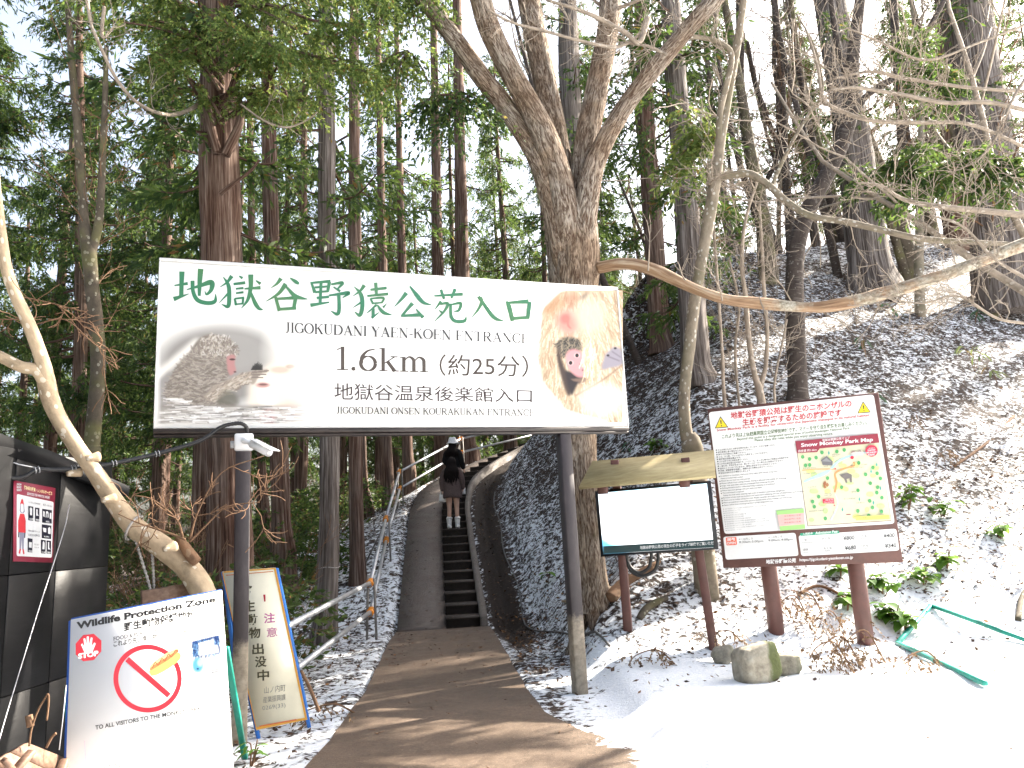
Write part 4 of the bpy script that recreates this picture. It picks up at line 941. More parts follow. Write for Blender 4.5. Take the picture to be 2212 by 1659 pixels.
# ================================================================ yellow caution A-frame
cy = crop(0, 2048, .61754)
tl = P(*cy(1440, 385), 7.05); tr = P(*cy(1785, 360), 7.12); b_ = P(*cy(1660, 1415), 6.82)
PLy = Plane(tl, tr, b_)
root = thing('caution_board', 'tall narrow yellow folding board with vertical black writing and blue legs behind a brown post', 'sign', (tl[0] + .25, 6.9, 0))
f = [PLy.px(*cy(*p)) for p in ((1440, 385), (1785, 360), (1990, 1345), (1660, 1415))]
g = Geo(); g.add(*solid_quad(f, .02)); g.make('panel', plain('yellow_cream_panel', (.78, .74, .58), .35, var=.05, scale=3), root)
pr = Print(PLy, cy, .001, .0003)
or_ = flat((.72, .36, .05))
for a, b, w_ in (((1448, 390), (1785, 366), 9), ((1780, 365), (1984, 1345), 14), ((1664, 1402), (1985, 1338), 16), ((1442, 392), (1662, 1410), 6)): pr.stroke([(*a, w_), (*b, w_)], or_)
pr.stroke([(1680, 1388, 7), (1920, 1345, 9)], (.66, .16, .05))
pr.stroke([(1465, 410, 5), (1770, 385, 5)], (.66, .2, .06)); pr.make('border', root)
pr = Print(PLy, cy, .001, .0003)
for k, ch in enumerate('野生動物出没中'):
    x, y = [(1598, 520), (1616, 612), (1632, 700), (1650, 785), (1672, 890), (1690, 972), (1706, 1060)][k]; pr.text(ch, (x - 38, y + 36), (x + 38, y + 30), 72, flat((.075, .065, .03)), .025)
pr.make('lettering', root)
pr = Print(PLy, cy, .001, .0003)
pr.stroke([(1712, 535, 14), (1716, 580, 8)], pk); pr.make('lettering', root); pr = Print(PLy, cy, .001, .0003); pr.text('注', (1710, 722), (1782, 716), 66, flat((.60, .16, .38)), .02); pr.text('意', (1728, 812), (1798, 806), 62, flat((.62, .25, .42)), .01); pr.make('lettering', root)
pr = Print(PLy, cy, .001, .0003)
pr.text('山ノ内町', (1712, 1178), (1850, 1160), 46, (.22, .21, .18)); pr.text('産業振興課', (1704, 1238), (1850, 1218), 40, (.24, .23, .2)); pr.text('0269(33)', (1700, 1292), (1850, 1270), 34, (.3, .29, .26)); pr.make('lettering', root)
g = Geo()
a, b = f[0] - PLy.n * .03, f[3] - PLy.n * .03
g.add(*bar(a, b + (b - a) * .07, .03, .05, up=PLy.n)); a, b = f[1] - PLy.n * .03, f[2] - PLy.n * .03; g.add(*bar(a, b + (b - a) * .05, .03, .03, up=PLy.n)); g.make('frame', plain('blue_frame_paint', (.015, .14, .50), .4, var=.2), root)
for s_ in (0, 1):
    a = f[s_] - PLy.n * .05; b = np.array([a[0] + (.12 if s_ else -.02), a[1] + .55, 0])
    g = Geo(); g.add(*bar(a, b, .03, .03)); g.make('leg', plain('blue_leg_paint', (.015, .14, .50), .4), root)
# ================================================================ bark and leaf materials
def bark_cedar(name, c0, c1, c2, c3):
    t = NT(name); v = t.attr('bark').outputs['Vector']
    f = t.noise(t.mapping(v, (26, 26, .9)), 1.0, 6, .62, .35); g = t.noise(t.mapping(v, (70, 70, 2.2)), 1.0, 3, .6)
    h = t.math('ADD', t.math('MULTIPLY', f, .7), t.math('MULTIPLY', g, .3)); big = t.noise(t.mapping(v, (2.5, 2.5, .8)), 1.0, 4, .6)
    col = t.ramp(h, [(.37, c0), (.46, c1), (.54, c2), (.64, c3)])
    col = t.mix(t.math('MULTIPLY', t.math('SUBTRACT', big, .42), 2.2, clamp=True), col, t.mix(.5, col, (.21, .18, .155)))
    t.bump(h, .9, .03); t.set(Base_Color=col, Roughness=.9); t.b.inputs['Specular IOR Level'].default_value = .15; return t.m
cedar_bark = bark_cedar('cedar_bark', (.020, .010, .008), (.070, .037, .026), (.135, .088, .068), (.26, .20, .165))
grey_cedar = bark_cedar('grey_cedar_bark', (.026, .020, .018), (.078, .063, .056), (.15, .13, .12), (.29, .265, .25))
def bark_furrow():
    t = NT('furrowed_tan_bark'); v = t.attr('bark').outputs['Vector']
    def ridge(sx, sz, dist, loc=0):
        n_ = t.noise(t.mapping(v, (sx, sx, sz), (loc, loc, loc)), 1.0, 3, .55, dist); return t.math('MULTIPLY', t.math('ABSOLUTE', t.math('SUBTRACT', n_, .5)), 2.0)
    r1 = ridge(15, 2.6, 1.3); r2 = ridge(30, 5.5, 1.0, 7.3); f = t.noise(t.mapping(v, (60, 60, 14)), 1.0, 4, .7); big = t.noise(v, 1.4, 4, .6)
    h = t.math('ADD', t.math('ADD', t.math('MULTIPLY', r1, 1.9), t.math('MULTIPLY', r2, .8)), t.math('MULTIPLY', f, .3))
    plate = t.mix(t.ramp(big, [(.40, (0, 0, 0)), (.62, (1, 1, 1))]), t.ramp(f, [(.3, (.21, .145, .098)), (.7, (.36, .275, .20))]), t.ramp(f, [(.3, (.29, .24, .19)), (.7, (.47, .42, .36))]))
    col = t.mix(t.ramp(h, [(.20, (1, 1, 1)), (.66, (0, 0, 0))]), plate, (.075, .044, .028))
    col = t.mix(t.math('MULTIPLY', t.math('SUBTRACT', t.noise(v, 2.6, 4, .65), .63), 6, clamp=True), col, (.075, .075, .022))
    t.bump(h, 1.0, .03); t.set(Base_Color=col, Roughness=.9); t.b.inputs['Specular IOR Level'].default_value = .15; return t.m
big_bark = bark_furrow()
def bark_smooth(name, c, spot, moss=None, ring=0.0):
    t = NT(name); v = t.attr('bark').outputs['Vector']
    f = t.noise(t.mapping(v, (9, 9, 5)), 1.0, 6, .7); sp = t.n('TexVoronoi', {'Vector': t.mapping(v, (16, 16, 11)), 'Scale': 1.0}, feature='F1').outputs['Distance']
    col = t.ramp(f, [(.3, tuple(x * .55 for x in c)), (.5, c), (.7, tuple(min(1, x * 1.35) for x in c))])
    m = t.math('MULTIPLY', t.math('LESS_THAN', t.math('ADD', sp, t.math('MULTIPLY', f, .25)), .38), t.math('GREATER_THAN', t.noise(v, 3.0, 3), .46))
    col = t.mix(t.math('MULTIPLY', m, .75), col, spot)
    if ring:
        rg_ = t.noise(t.mapping(v, (3, 3, 42)), 1.0, 3, .6, .4); col = t.mix(t.math('MULTIPLY', t.math('GREATER_THAN', rg_, .62), ring), col, (.22, .2, .18))
    if moss: col = t.mix(t.math('MULTIPLY', t.math('SUBTRACT', t.noise(v, 1.8, 4, .6), .48), 4, clamp=True), col, moss)
    t.bump(f, .5, .012); t.set(Base_Color=col, Roughness=.85); t.b.inputs['Specular IOR Level'].default_value = .2; return t.m
pale_bark = bark_smooth('pale_smooth_bark', (.36, .28, .19), (.56, .52, .44))
lichen_bark = bark_smooth('lichen_spotted_bark', (.20, .17, .13), (.46, .45, .41), (.13, .12, .075))
mossy_bark = bark_smooth('mossy_grey_bark', (.085, .070, .052), (.30, .28, .22), (.13, .13, .05))
dark_bark = bark_smooth('dark_ringed_bark', (.060, .048, .042), (.15, .14, .13), None, .6)
twig_bark = bark_smooth('pale_twig_bark', (.27, .225, .18), (.40, .36, .31))
brown_twig = bark_smooth('brown_twig_bark', (.17, .10, .06), (.24, .17, .11))
def peeled():
    t = NT('peeled_dead_wood'); v = t.attr('bark').outputs['Vector']; f = t.noise(t.mapping(v, (22, 22, 1.6)), 1.0, 5, .65, .3)
    col = t.ramp(f, [(.3, (.13, .065, .035)), (.5, (.30, .19, .11)), (.7, (.50, .40, .29))])
    x = t.attr('bark').outputs['Vector']; zz = t.n('SeparateXYZ', {0: v}).outputs[2]
    l = t.math('MULTIPLY', t.math('SUBTRACT', t.math('ADD', t.noise(v, 2.2, 4, .6), t.math('MULTIPLY', t.math('SUBTRACT', zz, 20.4), .075)), .72), 8, clamp=True)
    col = t.mix(l, col, t.ramp(t.noise(v, 24, 4), [(.35, (.16, .13, .085)), (.65, (.46, .43, .36))]))
    t.bump(f, .7, .012); t.set(Base_Color=col, Roughness=.8); return t.m
def leafmat(name, dark, mid, lite, brown=.03, trans=.45):
    t = NT(name); g = t.geo(); r = g.outputs['Random Per Island']; p = g.outputs['Position']
    f = t.noise(p, 1.1, 3, .6)
    k = t.math('ADD', t.math('MULTIPLY', r, .55), t.math('MULTIPLY', f, .5))
    col = t.ramp(k, [(.2, dark), (.5, mid), (.82, lite)])
    col = t.mix(t.math('LESS_THAN', t.n('TexWhiteNoise', {0: t.n('CombineXYZ', {0: r}).outputs[0]}).outputs[0], brown), col, (.20, .095, .035))
    t.set(Base_Color=col, Roughness=.55); t.b.inputs['Specular IOR Level'].default_value = .3
    tr = t.n('BsdfTranslucent', {'Color': t.mix(.5, col, lite)}); mx = t.n('MixShader', {0: trans, 1: t.b.outputs[0], 2: tr.outputs[0]})
    t.t.links.new(mx.outputs[0], t.t.nodes['Material Output'].inputs[0]); return t.m
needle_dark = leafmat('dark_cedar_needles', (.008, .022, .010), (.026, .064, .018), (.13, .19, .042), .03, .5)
needle_hero = leafmat('painted_sunlit_cedar_needles', (.022, .060, .016), (.085, .155, .036), (.28, .33, .085), .05, .5)  # brighter copy of the cedar needles, sunlight put into the leaf colour

# ================================================================ foliage made of needle blades
def kites(base, dirs, side, L, W):
    """one kite-shaped blade per row"""
    tip = base + dirs * L[:, None]; mid = base + dirs * (L * .42)[:, None]
    V = np.stack([base, mid + side * W[:, None], tip, mid - side * W[:, None]], 1).reshape(-1, 3)
    return V
def unit(a): return a / (np.linalg.norm(a, axis=-1, keepdims=True) + 1e-9)
def sprays(rng, org, out, L, nb, bl, bw, droop=.9):
    """drooping sprays from points org along directions out: nb blades along each"""
    n = len(org); t = rng.uniform(.05, 1, (n, nb)); d = unit(out + rng.normal(0, .25, (n, 3)))
    Ls = (L * rng.uniform(.6, 1.25, n))[:, None]
    p = org[:, None] + d[:, None] * (t * Ls)[..., None]; p[..., 2] -= droop * (t ** 1.7) * Ls * .75
    tan = d[:, None] * np.ones((1, nb, 1)); tan = tan + np.array([0, 0, -1.3])[None, None] * droop * (t[..., None] ** .7); tan = unit(tan)
    rnd = unit(rng.normal(0, 1, (n, nb, 3))); dirs = unit(tan * 1.1 + rnd * .75)
    sd = unit(np.cross(dirs, unit(rng.normal(0, 1, (n, nb, 3)))))
    l = bl * rng.uniform(.6, 1.3, (n, nb)) ; w = bw * rng.uniform(.7, 1.3, (n, nb))
    return kites(p.reshape(-1, 3), dirs.reshape(-1, 3), sd.reshape(-1, 3), l.ravel(), w.ravel())
def cedar_parts(seed, h=18., crown=4.5, rmax=2.6, r0=.3, nb=60, ns=16, nbl=10, bl=.22, bw=.028, sl=.6, dead=10, seg=14, ridge=.10):
    rng = np.random.default_rng(seed); T = Geo()
    zz = np.linspace(0, h, 16); flare = 1 + .55 * np.exp(-zz / .35)
    ax = np.column_stack([.10 * np.sin(zz * .35 + seed), .10 * np.cos(zz * .28 + seed * 2), zz - .3])
    T.tube(ax, r0 * (1 - zz / h * .86) * flare, seg, n=40, rough=.06, seed=seed, ridge=ridge)
    O, D = [], []
    for k in range(nb):
        f = (k + rng.uniform(0, 1)) / nb; z = crown + (h - crown) * f ** 1.05; az = rng.uniform(0, 2 * math.pi)
        L = rmax * (1 - f * .85) * rng.uniform(.55, 1.15) * (.55 + .45 * min(1, f * 6 + .3)); u = np.array([math.cos(az), math.sin(az), 0])
        s = np.linspace(0, 1, 7); dz = L * (-.28 * s + .32 * s ** 2.4) + rng.normal(0, .1)
        pts = np.array([0, 0, z - .3]) + u * (L * s)[:, None]; pts[:, 2] += dz; pts[:, :2] += np.array([.10 * math.sin(z * .35 + seed), .10 * math.cos(z * .28 + seed * 2)])
        sdw = np.array([-u[1], u[0], 0]); pts += sdw * (rng.normal(0, .12) * L * s ** 2)[:, None]
        T.tube(pts, np.linspace(.035, .008, 7), 4, cap=False)
        m = int(ns * (.5 + L / rmax)); tt = rng.uniform(.22, 1.0, m); q = np.array([np.interp(tt, s, pts[:, a]) for a in range(3)]).T
        sgn = rng.choice([-1, 1], m)[:, None]; O.append(q + rng.normal(0, .05, (m, 3))); D.append(u * .75 + sdw * sgn * rng.uniform(.3, 1.1, (m, 1)) + np.array([0, 0, .12]))
    for k in range(dead):
        z = rng.uniform(1.5, crown + 2); az = rng.uniform(0, 6.28); L = rng.uniform(.3, 1.2); u = np.array([math.cos(az), math.sin(az), 0])
        a = np.array([.10 * math.sin(z * .35 + seed), .10 * math.cos(z * .28 + seed * 2), z]) + u * r0 * .7
        T.tube([a, a + u * L * .5 + [0, 0, -.12 * L], a + u * L + [0, 0, -.05 * L]], [.014, .01, .004], 4, cap=False)
    V = sprays(rng, np.concatenate(O), np.concatenate(D), sl, nbl, bl, bw)
    return T, V
def quadF(n): return np.arange(n * 4).reshape(-1, 4)
PROTO = []
for k in range(4):
    PROTO.append(cedar_parts(100 + k, nb=(84, 76, 92, 78)[k], crown=(4.2, 5.6, 3.2, 7.5)[k], rmax=(2.8, 2.5, 3.1, 2.4)[k], ns=22, nbl=15, bl=.16, bw=.019, sl=.5))
_first = {}
def plant_cedar(x, y, r, h, kind, label, group=None, mat=cedar_bark, lean=(0, 0), z=None, rot=None, green=needle_dark, cat='tree'):
    """a cedar whose base is at x, y: trunk and crown are copies of one of the prototypes"""
    zb = tz(x, y) if z is None else z
    t = thing('cedar_tree', label, cat, (x, y, zb - .1), group)
    s = r / .3; hs = h / 18.
    t.rotation_euler = (R_(lean[0]), R_(lean[1]), (rot if rot is not None else (x * 37.1 + y * 91.7) % 6.28)); t.scale = (1, 1, 1)
    T, V = PROTO[kind]
    key = (kind, mat.name, green.name)
    if key not in _first:
        a = build('trunk', np.concatenate(T.V), T.F, mat, smooth=True, attrs={'bark': ('FLOAT_VECTOR', np.concatenate(T.A))})
        b = build('crown', V, quadF(len(V) // 4), green); _first[key] = (a, b); new = False
    else:
        a0, b0 = _first[key]; a, b = a0.copy(), b0.copy(); COL.objects.link(a); COL.objects.link(b)
    a.parent = t; b.parent = t; a.scale = (s, s, hs); b.scale = (max(.75, min(s, 1.25)),) * 2 + (hs,)
    return t
# ---------------------------------------------------------------- bare branching
def grow(rng, p, d, L, r, lvl, G_, nseg=6, wig=.16, up=.05, kids=(4, 7), ratio=.55, ang=.8, seg_=5, minr=.0032):
    n = nseg; pts = [np.array(p, float)]; d = unit(np.array(d, float))
    for i in range(n):
        d = unit(d + rng.normal(0, wig, 3) + np.array([0, 0, up])); pts.append(pts[-1] + d * L / n)
    pts = np.array(pts); rr = np.linspace(r, max(r * .35, minr), n + 1)
    G_.tube(pts, rr, max(3, seg_), cap=False)
    if lvl <= 0: return
    for k in range(rng.integers(*kids)):
        t = rng.uniform(.25, 1.0); i = min(int(t * n), n - 1); q = pts[i] + (pts[i + 1] - pts[i]) * (t * n - i)
        dd = unit(pts[i + 1] - pts[i]); s = unit(np.cross(dd, rng.normal(0, 1, 3))); nd = unit(dd * math.cos(ang) + s * math.sin(ang) * rng.uniform(.6, 1.2))
        grow(rng, q, nd, L * ratio * rng.uniform(.6, 1.2), max(r * (1 - t * .6) * .5, minr), lvl - 1, G_, max(3, nseg - 1), wig, up, kids, ratio, ang, seg_ - 1, minr)
def twigs_on(rng, G_, pts, n, L, r, lvl=1, out=None, up=.08, t0=.2, **k):
    pts = np.asarray(pts, float)
    for _ in range(n):
        t = rng.uniform(t0, 1) * (len(pts) - 1); i = min(int(t), len(pts) - 2); q = pts[i] + (pts[i + 1] - pts[i]) * (t - i)
        d = unit(pts[i + 1] - pts[i]); s = unit(np.cross(d, rng.normal(0, 1, 3))); nd = d * .5 + s + (np.array(out) if out is not None else 0)
        grow(rng, q, nd, L * rng.uniform(.5, 1.2), r, lvl, G_, up=up, **k)
def pxpath(pp, Y):
    """list of (px, py, width px) at depth Y (number or list) -> points, radii"""
    Ys = np.broadcast_to(np.asarray(Y, float), (len(pp),)); pts = np.array([P(a, b, yy) for (a, b, w_), yy in zip(pp, Ys)])
    return pts, np.array([rad(w_, yy) for (a, b, w_), yy in zip(pp, Ys)])

# ================================================================ the five-stemmed tree behind the sign
rng = np.random.default_rng(8)
bt = thing('multi_stem_tree', 'large furrowed tan tree forking into five stems right behind the big sign', 'tree', (P(1272, 1260, 9.9)[0], 9.9, .5))
YT = 9.9
p, r = pxpath([(1282, 1320, 100), (1277, 1250, 72), (1264, 1120, 72), (1250, 960, 78), (1242, 800, 90), (1240, 680, 104), (1240, 600, 112), (1238, 530, 118), (1234, 480, 116), (1232, 445, 90), (1232, 425, 50)], YT)
g = Geo().tube(p, r, 48, n=90, rough=.10, seed=4, ridge=.13)
for a in (.3, 1.6, 3.4, 4.6): # root flares
    b = p[0] + np.array([math.cos(a) * .38, math.sin(a) * .45, 0]); b[2] = tz(b[0], b[1]) - .06
    g.tube([p[1] + [0, 0, -.05], (p[1] + b) / 2 + [0, 0, -.12], b], [.14, .10, .05], 12, n=12, rough=.1, seed=7)
g.make('trunk', big_bark, bt, smooth=True)
STEMS = [([(1226, 600, 62), (1205, 470, 66), (1166, 345, 58), (1110, 255, 47), (1040, 165, 45), (975, 75, 42), (905, -15, 42), (800, -140, 36), (690, -300, 26)], [9.85, 9.75, 9.75, 9.65, 9.5, 9.4, 9.3, 9.1, 8.9]),
         ([(1236, 600, 66), (1218, 460, 72), (1196, 350, 62), (1158, 255, 56), (1108, 165, 52), (1062, 70, 52), (1032, -20, 52), (985, -180, 44), (960, -330, 32)], [9.85, 9.7, 9.65, 9.5, 9.4, 9.3, 9.2, 9.1, 9.0]),
         ([(1236, 600, 60), (1226, 450, 60), (1207, 340, 58), (1188, 230, 55), (1166, 120, 54), (1146, 20, 54), (1132, -80, 52), (1120, -260, 42)], [9.95, 10.1, 10.2, 10.3, 10.4, 10.5, 10.6, 10.8]),
         ([(1246, 600, 60), (1256, 450, 64), (1262, 345, 58), (1280, 240, 56), (1300, 140, 54), (1315, 50, 54), (1322, -40, 54), (1335, -220, 42)], [9.9, 9.95, 10.0, 10.05, 10.1, 10.2, 10.3, 10.5]),
         ([(1248, 600, 60), (1264, 460, 58), (1287, 350, 48), (1335, 255, 42), (1400, 165, 40), (1475, 75, 40), (1555, -15, 40), (1680, -160, 32), (1760, -300, 22)], [9.85, 9.72, 9.7, 9.6, 9.5, 9.4, 9.3, 9.1, 9.0])]
for pp, Y_ in STEMS:
    p, r = pxpath(pp, Y_); g = Geo().tube(p, r, 30, n=60, rough=.08, seed=len(pp) + int(pp[1][0]), ridge=.13)
    q = spline(p, 30)
    g.make('stem', big_bark, bt, smooth=True)
    g = Geo()
    for _ in range(5):
        i = rng.integers(21, 30); grow(rng, q[i], unit(q[min(i + 1, 29)] - q[i - 1]) + rng.normal(0, .7, 3), rng.uniform(1.2, 2.6), .03, 2, g, up=.02)
    g.make('crown', twig_bark, bt)
g = Geo()
# pale thin branches crossing the top of the picture
for pp, Y_ in (([(1400, 40, 16), (1380, 92, 13), (1350, 70, 12), (1290, 38, 11), (1240, 18, 9), (1180, 0, 7)], [9.2, 9.1, 9.0, 8.9, 8.8, 8.8]), ([(1400, 60, 8), (1340, 100, 8), (1270, 92, 7), (1180, 68, 7), (1110, 50, 6), (1050, 20, 5)], [9.2, 9.1, 8.9, 8.8, 8.7, 8.6]), ([(1440, 118, 8), (1400, 100, 7), (1340, 92, 6)], 9.2)):
    p, r = pxpath(pp, Y_); g.tube(p, r, 8, n=30, rough=.1, seed=3); twigs_on(rng, g, spline(p, 20), 16, .55, .006, 1, up=.03)
g.make('crown', twig_bark, bt)
# moss at the fork
p, r = pxpath([(1293, 578, 26), (1345, 570, 27), (1405, 580, 27), (1480, 615, 25), (1560, 645, 23), (1640, 655, 26), (1742, 664, 24), (1800, 660, 30), (1900, 637, 28), (2050, 590, 26), (2212, 528, 30), (2330, 490, 32)], [9.8, 9.6, 9.4, 9.2, 9.0, 8.9, 8.8, 8.7, 8.6, 8.4, 8.2, 8.1])
g = Geo().tube(p, r, 20, n=110, rough=.16, seed=12, ridge=.2); pl_ = g.make('dead_limb', peeled(), bt, smooth=True)
g = Geo()
for (px, py) in ((1750, 650), (1640, 640), (1480, 605), (1905, 640), (1560, 650), (1720, 668), (1400, 585)):
    grow(rng, P(px, py, 8.85), (rng.normal(0, .5), -.3, rng.choice([-1, .8])), rng.uniform(.4, .8), .010, 1, g)
g.make('crown', twig_bark, bt)

# ================================================================ leaning pale tree by the shed
lt = thing('leaning_tree', 'pale smooth sunlit tree leaning left in front of the black shed', 'tree', tuple(P(432, 1275, 6.0) * [1, 1, 0] + [0, 0, -.05]))
p, r = pxpath([(452, 1330, 60), (436, 1275, 66), (400, 1222, 62), (345, 1178, 60), (292, 1140, 54), (246, 1082, 48), (205, 1020, 44), (165, 965, 44), (128, 905, 44), (108, 860, 44), (98, 815, 46), (88, 770, 38), (62, 700, 36), (34, 640, 33), (14, 580, 32), (2, 500, 30), (-10, 400, 28), (-14, 330, 26), (-30, 200, 24)], [6.0, 6.0, 5.98, 5.95, 5.9, 5.85, 5.8, 5.75, 5.7, 5.65, 5.6, 5.55, 5.5, 5.45, 5.4, 5.35, 5.3, 5.25, 5.2])
g = Geo().tube(p, r * .76, 28, n=110, rough=.14, seed=21)
stump = P(415, 1275, 6.0)
g.tube([p[1], p[1] * [1, 1, 0] + [.05, .02, .45], p[1] * [1, 1, 0] + [.1, .05, -.2]], [.08, .10, .16], 20, n=14, rough=.12, seed=5)
for (px, py) in ((165, 1018), (205, 985), (240, 1075), (372, 1180)): # knots
    c = P(px, py, 5.75); g.tube([c + [0, .05, 0], c + [-.05, -.03, -.02]], [.04, .02], 10, n=5)
g.make('trunk', pale_bark, lt, smooth=True)
p, r = pxpath([(98, 825, 30), (78, 800, 27), (45, 792, 26), (10, 775, 24), (-40, 748, 22), (-90, 700, 20)], [5.6, 5.55, 5.5, 5.45, 5.4, 5.3]); g = Geo().tube(p, r, 20, n=30, rough=.1, seed=9); g.make('branch', pale_bark, lt, smooth=True)
g = Geo()
p, r = pxpath([(425, 1215, 22), (408, 1195, 24), (385, 1160, 16)], 5.9); g.tube(p, r, 12, n=8, rough=.1)
for pp in ([(400, 1165, 6), (360, 1150, 5), (300, 1130, 3), (255, 1110, 2)], [(395, 1160, 6), (380, 1120, 5), (330, 1080, 4), (290, 1070, 2)], [(410, 1170, 6), (440, 1140, 4), (490, 1095, 3), (560, 1085, 2)], [(410, 1165, 6), (430, 1100, 4), (480, 1020, 3), (570, 985, 2)], [(80, 700, 4), (140, 690, 3), (200, 740, 2.5), (230, 760, 1.5)], [(40, 640, 4), (90, 650, 3), (170, 670, 2)], [(60, 690, 3), (0, 690, 3)]):
    p, r = pxpath(pp, 5.75); g.tube(p, r, 5, n=16); twigs_on(rng, g, spline(p, 14), 5, .35, .004, 1, up=.02)
g.make('crown', brown_twig, lt)

# ================================================================ pixel-placed trunks
def px_trunk(name, label, pp, Y_, mat, group=None, seg_=20, rough=.08, ridge=.1, base=True, nx=40, cat='tree', ext=True):
    pp = list(pp)
    if ext and pp[-1][1] > -350:
        (xa, ya, wa), (xb, yb, wb) = pp[-2], pp[-1]; k = (-350 - yb) / (yb - ya); pp.append((xb + (xb - xa) * k, -350, wb * .55))
        if np.ndim(Y_): Y_ = list(Y_) + [Y_[-1]]
    Yl = np.broadcast_to(np.asarray(Y_, float), (len(pp),)); p, r = pxpath(pp, Yl)
    if base:
        zb = tz(p[0][0], p[0][1]) - .2
        if p[0][2] > zb: p = np.vstack([[p[0][0], p[0][1], zb], p]); r = np.concatenate([[r[0] * 1.08], r])
    t = thing(name, label, cat, tuple(p[0]), group)
    g = Geo().tube(p, r, seg_, n=nx, rough=rough, seed=int(pp[0][0]), ridge=ridge)
    g.make('trunk', mat, t, smooth=True); return t, p, r
def crown_on(t, rng, segs, mat, name='crown', L=.6, nb=10, bl=.2, bw=.026, every=18, rb=.03, bark=cedar_bark, droop=.9):
    """boughs given as point lists, carrying sprays"""
    g = Geo(); O, D = [], []
    for pts in segs:
        pts = spline(np.asarray(pts, float), 12); g.tube(pts, np.linspace(rb, rb * .25, 12), 5, cap=False)
        Lb = np.linalg.norm(np.diff(pts, axis=0), axis=1).sum(); m = int(every * max(Lb, .4)); tt = rng.uniform(.15, 1, m) * 11; i = np.minimum(tt.astype(int), 10); f = (tt - i)[:, None]
        q = pts[i] * (1 - f) + pts[i + 1] * f; d = unit(pts[i + 1] - pts[i]); s = unit(np.cross(d, [0, 0, 1.0])); sg = rng.choice([-1, 1], m)[:, None]
        O.append(q + rng.normal(0, .03, (m, 3))); D.append(d * .7 + s * sg * rng.uniform(.2, 1.1, (m, 1)))
    V = sprays(rng, np.concatenate(O), np.concatenate(D), L, nb, bl, bw, droop); W_ = np.concatenate(g.V); n0 = len(W_); nk = len(V) // 4
    return build(name, np.concatenate([W_, V]), g.F + (quadF(nk) + n0).tolist(), None, t, mats=[bark, mat], fmat=[0] * len(g.F) + [1] * nk, attrs={'bark': ('FLOAT_VECTOR', np.concatenate([np.concatenate(g.A), V]))})
def auto_boughs(rng, p, n, z0, z1, L, az=None):
    out = []
    for _ in range(n):
        z = rng.uniform(z0, z1); i = int(np.argmin(abs(p[:, 2] - z))); a = rng.uniform(0, 6.28) if az is None else rng.normal(*az); u = np.array([math.cos(a), math.sin(a), 0]); l = L * rng.uniform(.5, 1.2); b = p[i] * 1.0; b[2] = z
        out.append([b, b + u * l * .5 + [0, 0, -.16 * l], b + u * l + [0, 0, -.05 * l]])
    return out
# the big cedar left of the sign, its sunlit boughs hanging in front
hc, p, r = px_trunk('cedar_tree', 'big reddish cedar trunk with sunlit drooping boughs, left end of the big sign', [(497, 1285, 110), (497, 1240, 96), (496, 1100, 92), (492, 930, 90), (482, 700, 88), (476, 450, 86), (472, 250, 84), (470, 60, 80), (468, -150, 70), (466, -500, 40), (465, -900, 12)], 11.2, cedar_bark, seg_=44, ridge=.16, nx=110)
B = []
for pp, Ya, Yb in (([(475, 160), (420, 90), (330, 60), (230, 40)], 11, 8.8), ([(475, 120), (400, 30), (300, -20), (190, -30)], 11, 8.6), ([(475, 210), (540, 190), (620, 215), (700, 200)], 11, 8.8), ([(480, 150), (580, 110), (690, 120), (790, 150)], 11, 8.7), ([(475, 60), (560, 20), (680, 30), (800, 60)], 11, 8.6), ([(475, 20), (600, -50), (720, -40), (830, 10)], 11, 8.8), ([(470, 250), (430, 215), (380, 150), (350, 110)], 10.9, 9.0), ([(478, 235), (520, 150), (500, 80), (480, 30)], 10.8, 8.7), ([(480, 260), (560, 225), (600, 140), (590, 90)], 10.8, 9.2), ([(470, -20), (380, -60), (280, -90), (180, -90)], 11, 8.6), ([(470, -60), (540, -110), (640, -100), (760, -60)], 11, 8.9), ([(475, 190), (440, 120), (400, 110), (340, 130)], 10.8, 9.3), ([(478, 80), (520, 60), (560, 80), (600, 110)], 10.6, 8.6)):
    for _ in range(2):
        j = rng.normal(0, 14, (len(pp), 2)); j[0] *= .3
        B.append([P(a + dx, b + dy, Ya + (Yb - Ya) * k / (len(pp) - 1) + rng.normal(0, .15)) for k, ((a, b), (dx, dy)) in enumerate(zip(pp, j))])
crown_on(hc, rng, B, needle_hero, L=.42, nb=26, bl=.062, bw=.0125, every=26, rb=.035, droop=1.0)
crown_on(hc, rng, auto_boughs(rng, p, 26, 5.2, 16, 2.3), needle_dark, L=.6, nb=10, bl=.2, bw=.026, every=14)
g = Geo()
for pp in ([(476, 420, 10), (500, 400, 9), (540, 370, 7), (560, 345, 5)], [(470, 330, 22), (452, 260, 20), (448, 215, 15), (440, 205, 10)], [(486, 335, 22), (515, 275, 20), (520, 235, 16), (518, 215, 12)], [(520, 225, 13), (545, 225, 13), (572, 222, 12), (590, 205, 11), (580, 90, 7)], [(600, 240, 10), (620, 225, 12), (612, 190, 11)], [(455, 155, 12), (440, 100, 11), (415, 50, 9), (400, 0, 7)]):
    q, rr = pxpath(pp, 10.85); g.tube(q, rr, 8, n=14, rough=.2)
g.make('lower_limbs', cedar_bark, hc, smooth=True)
g = Geo()
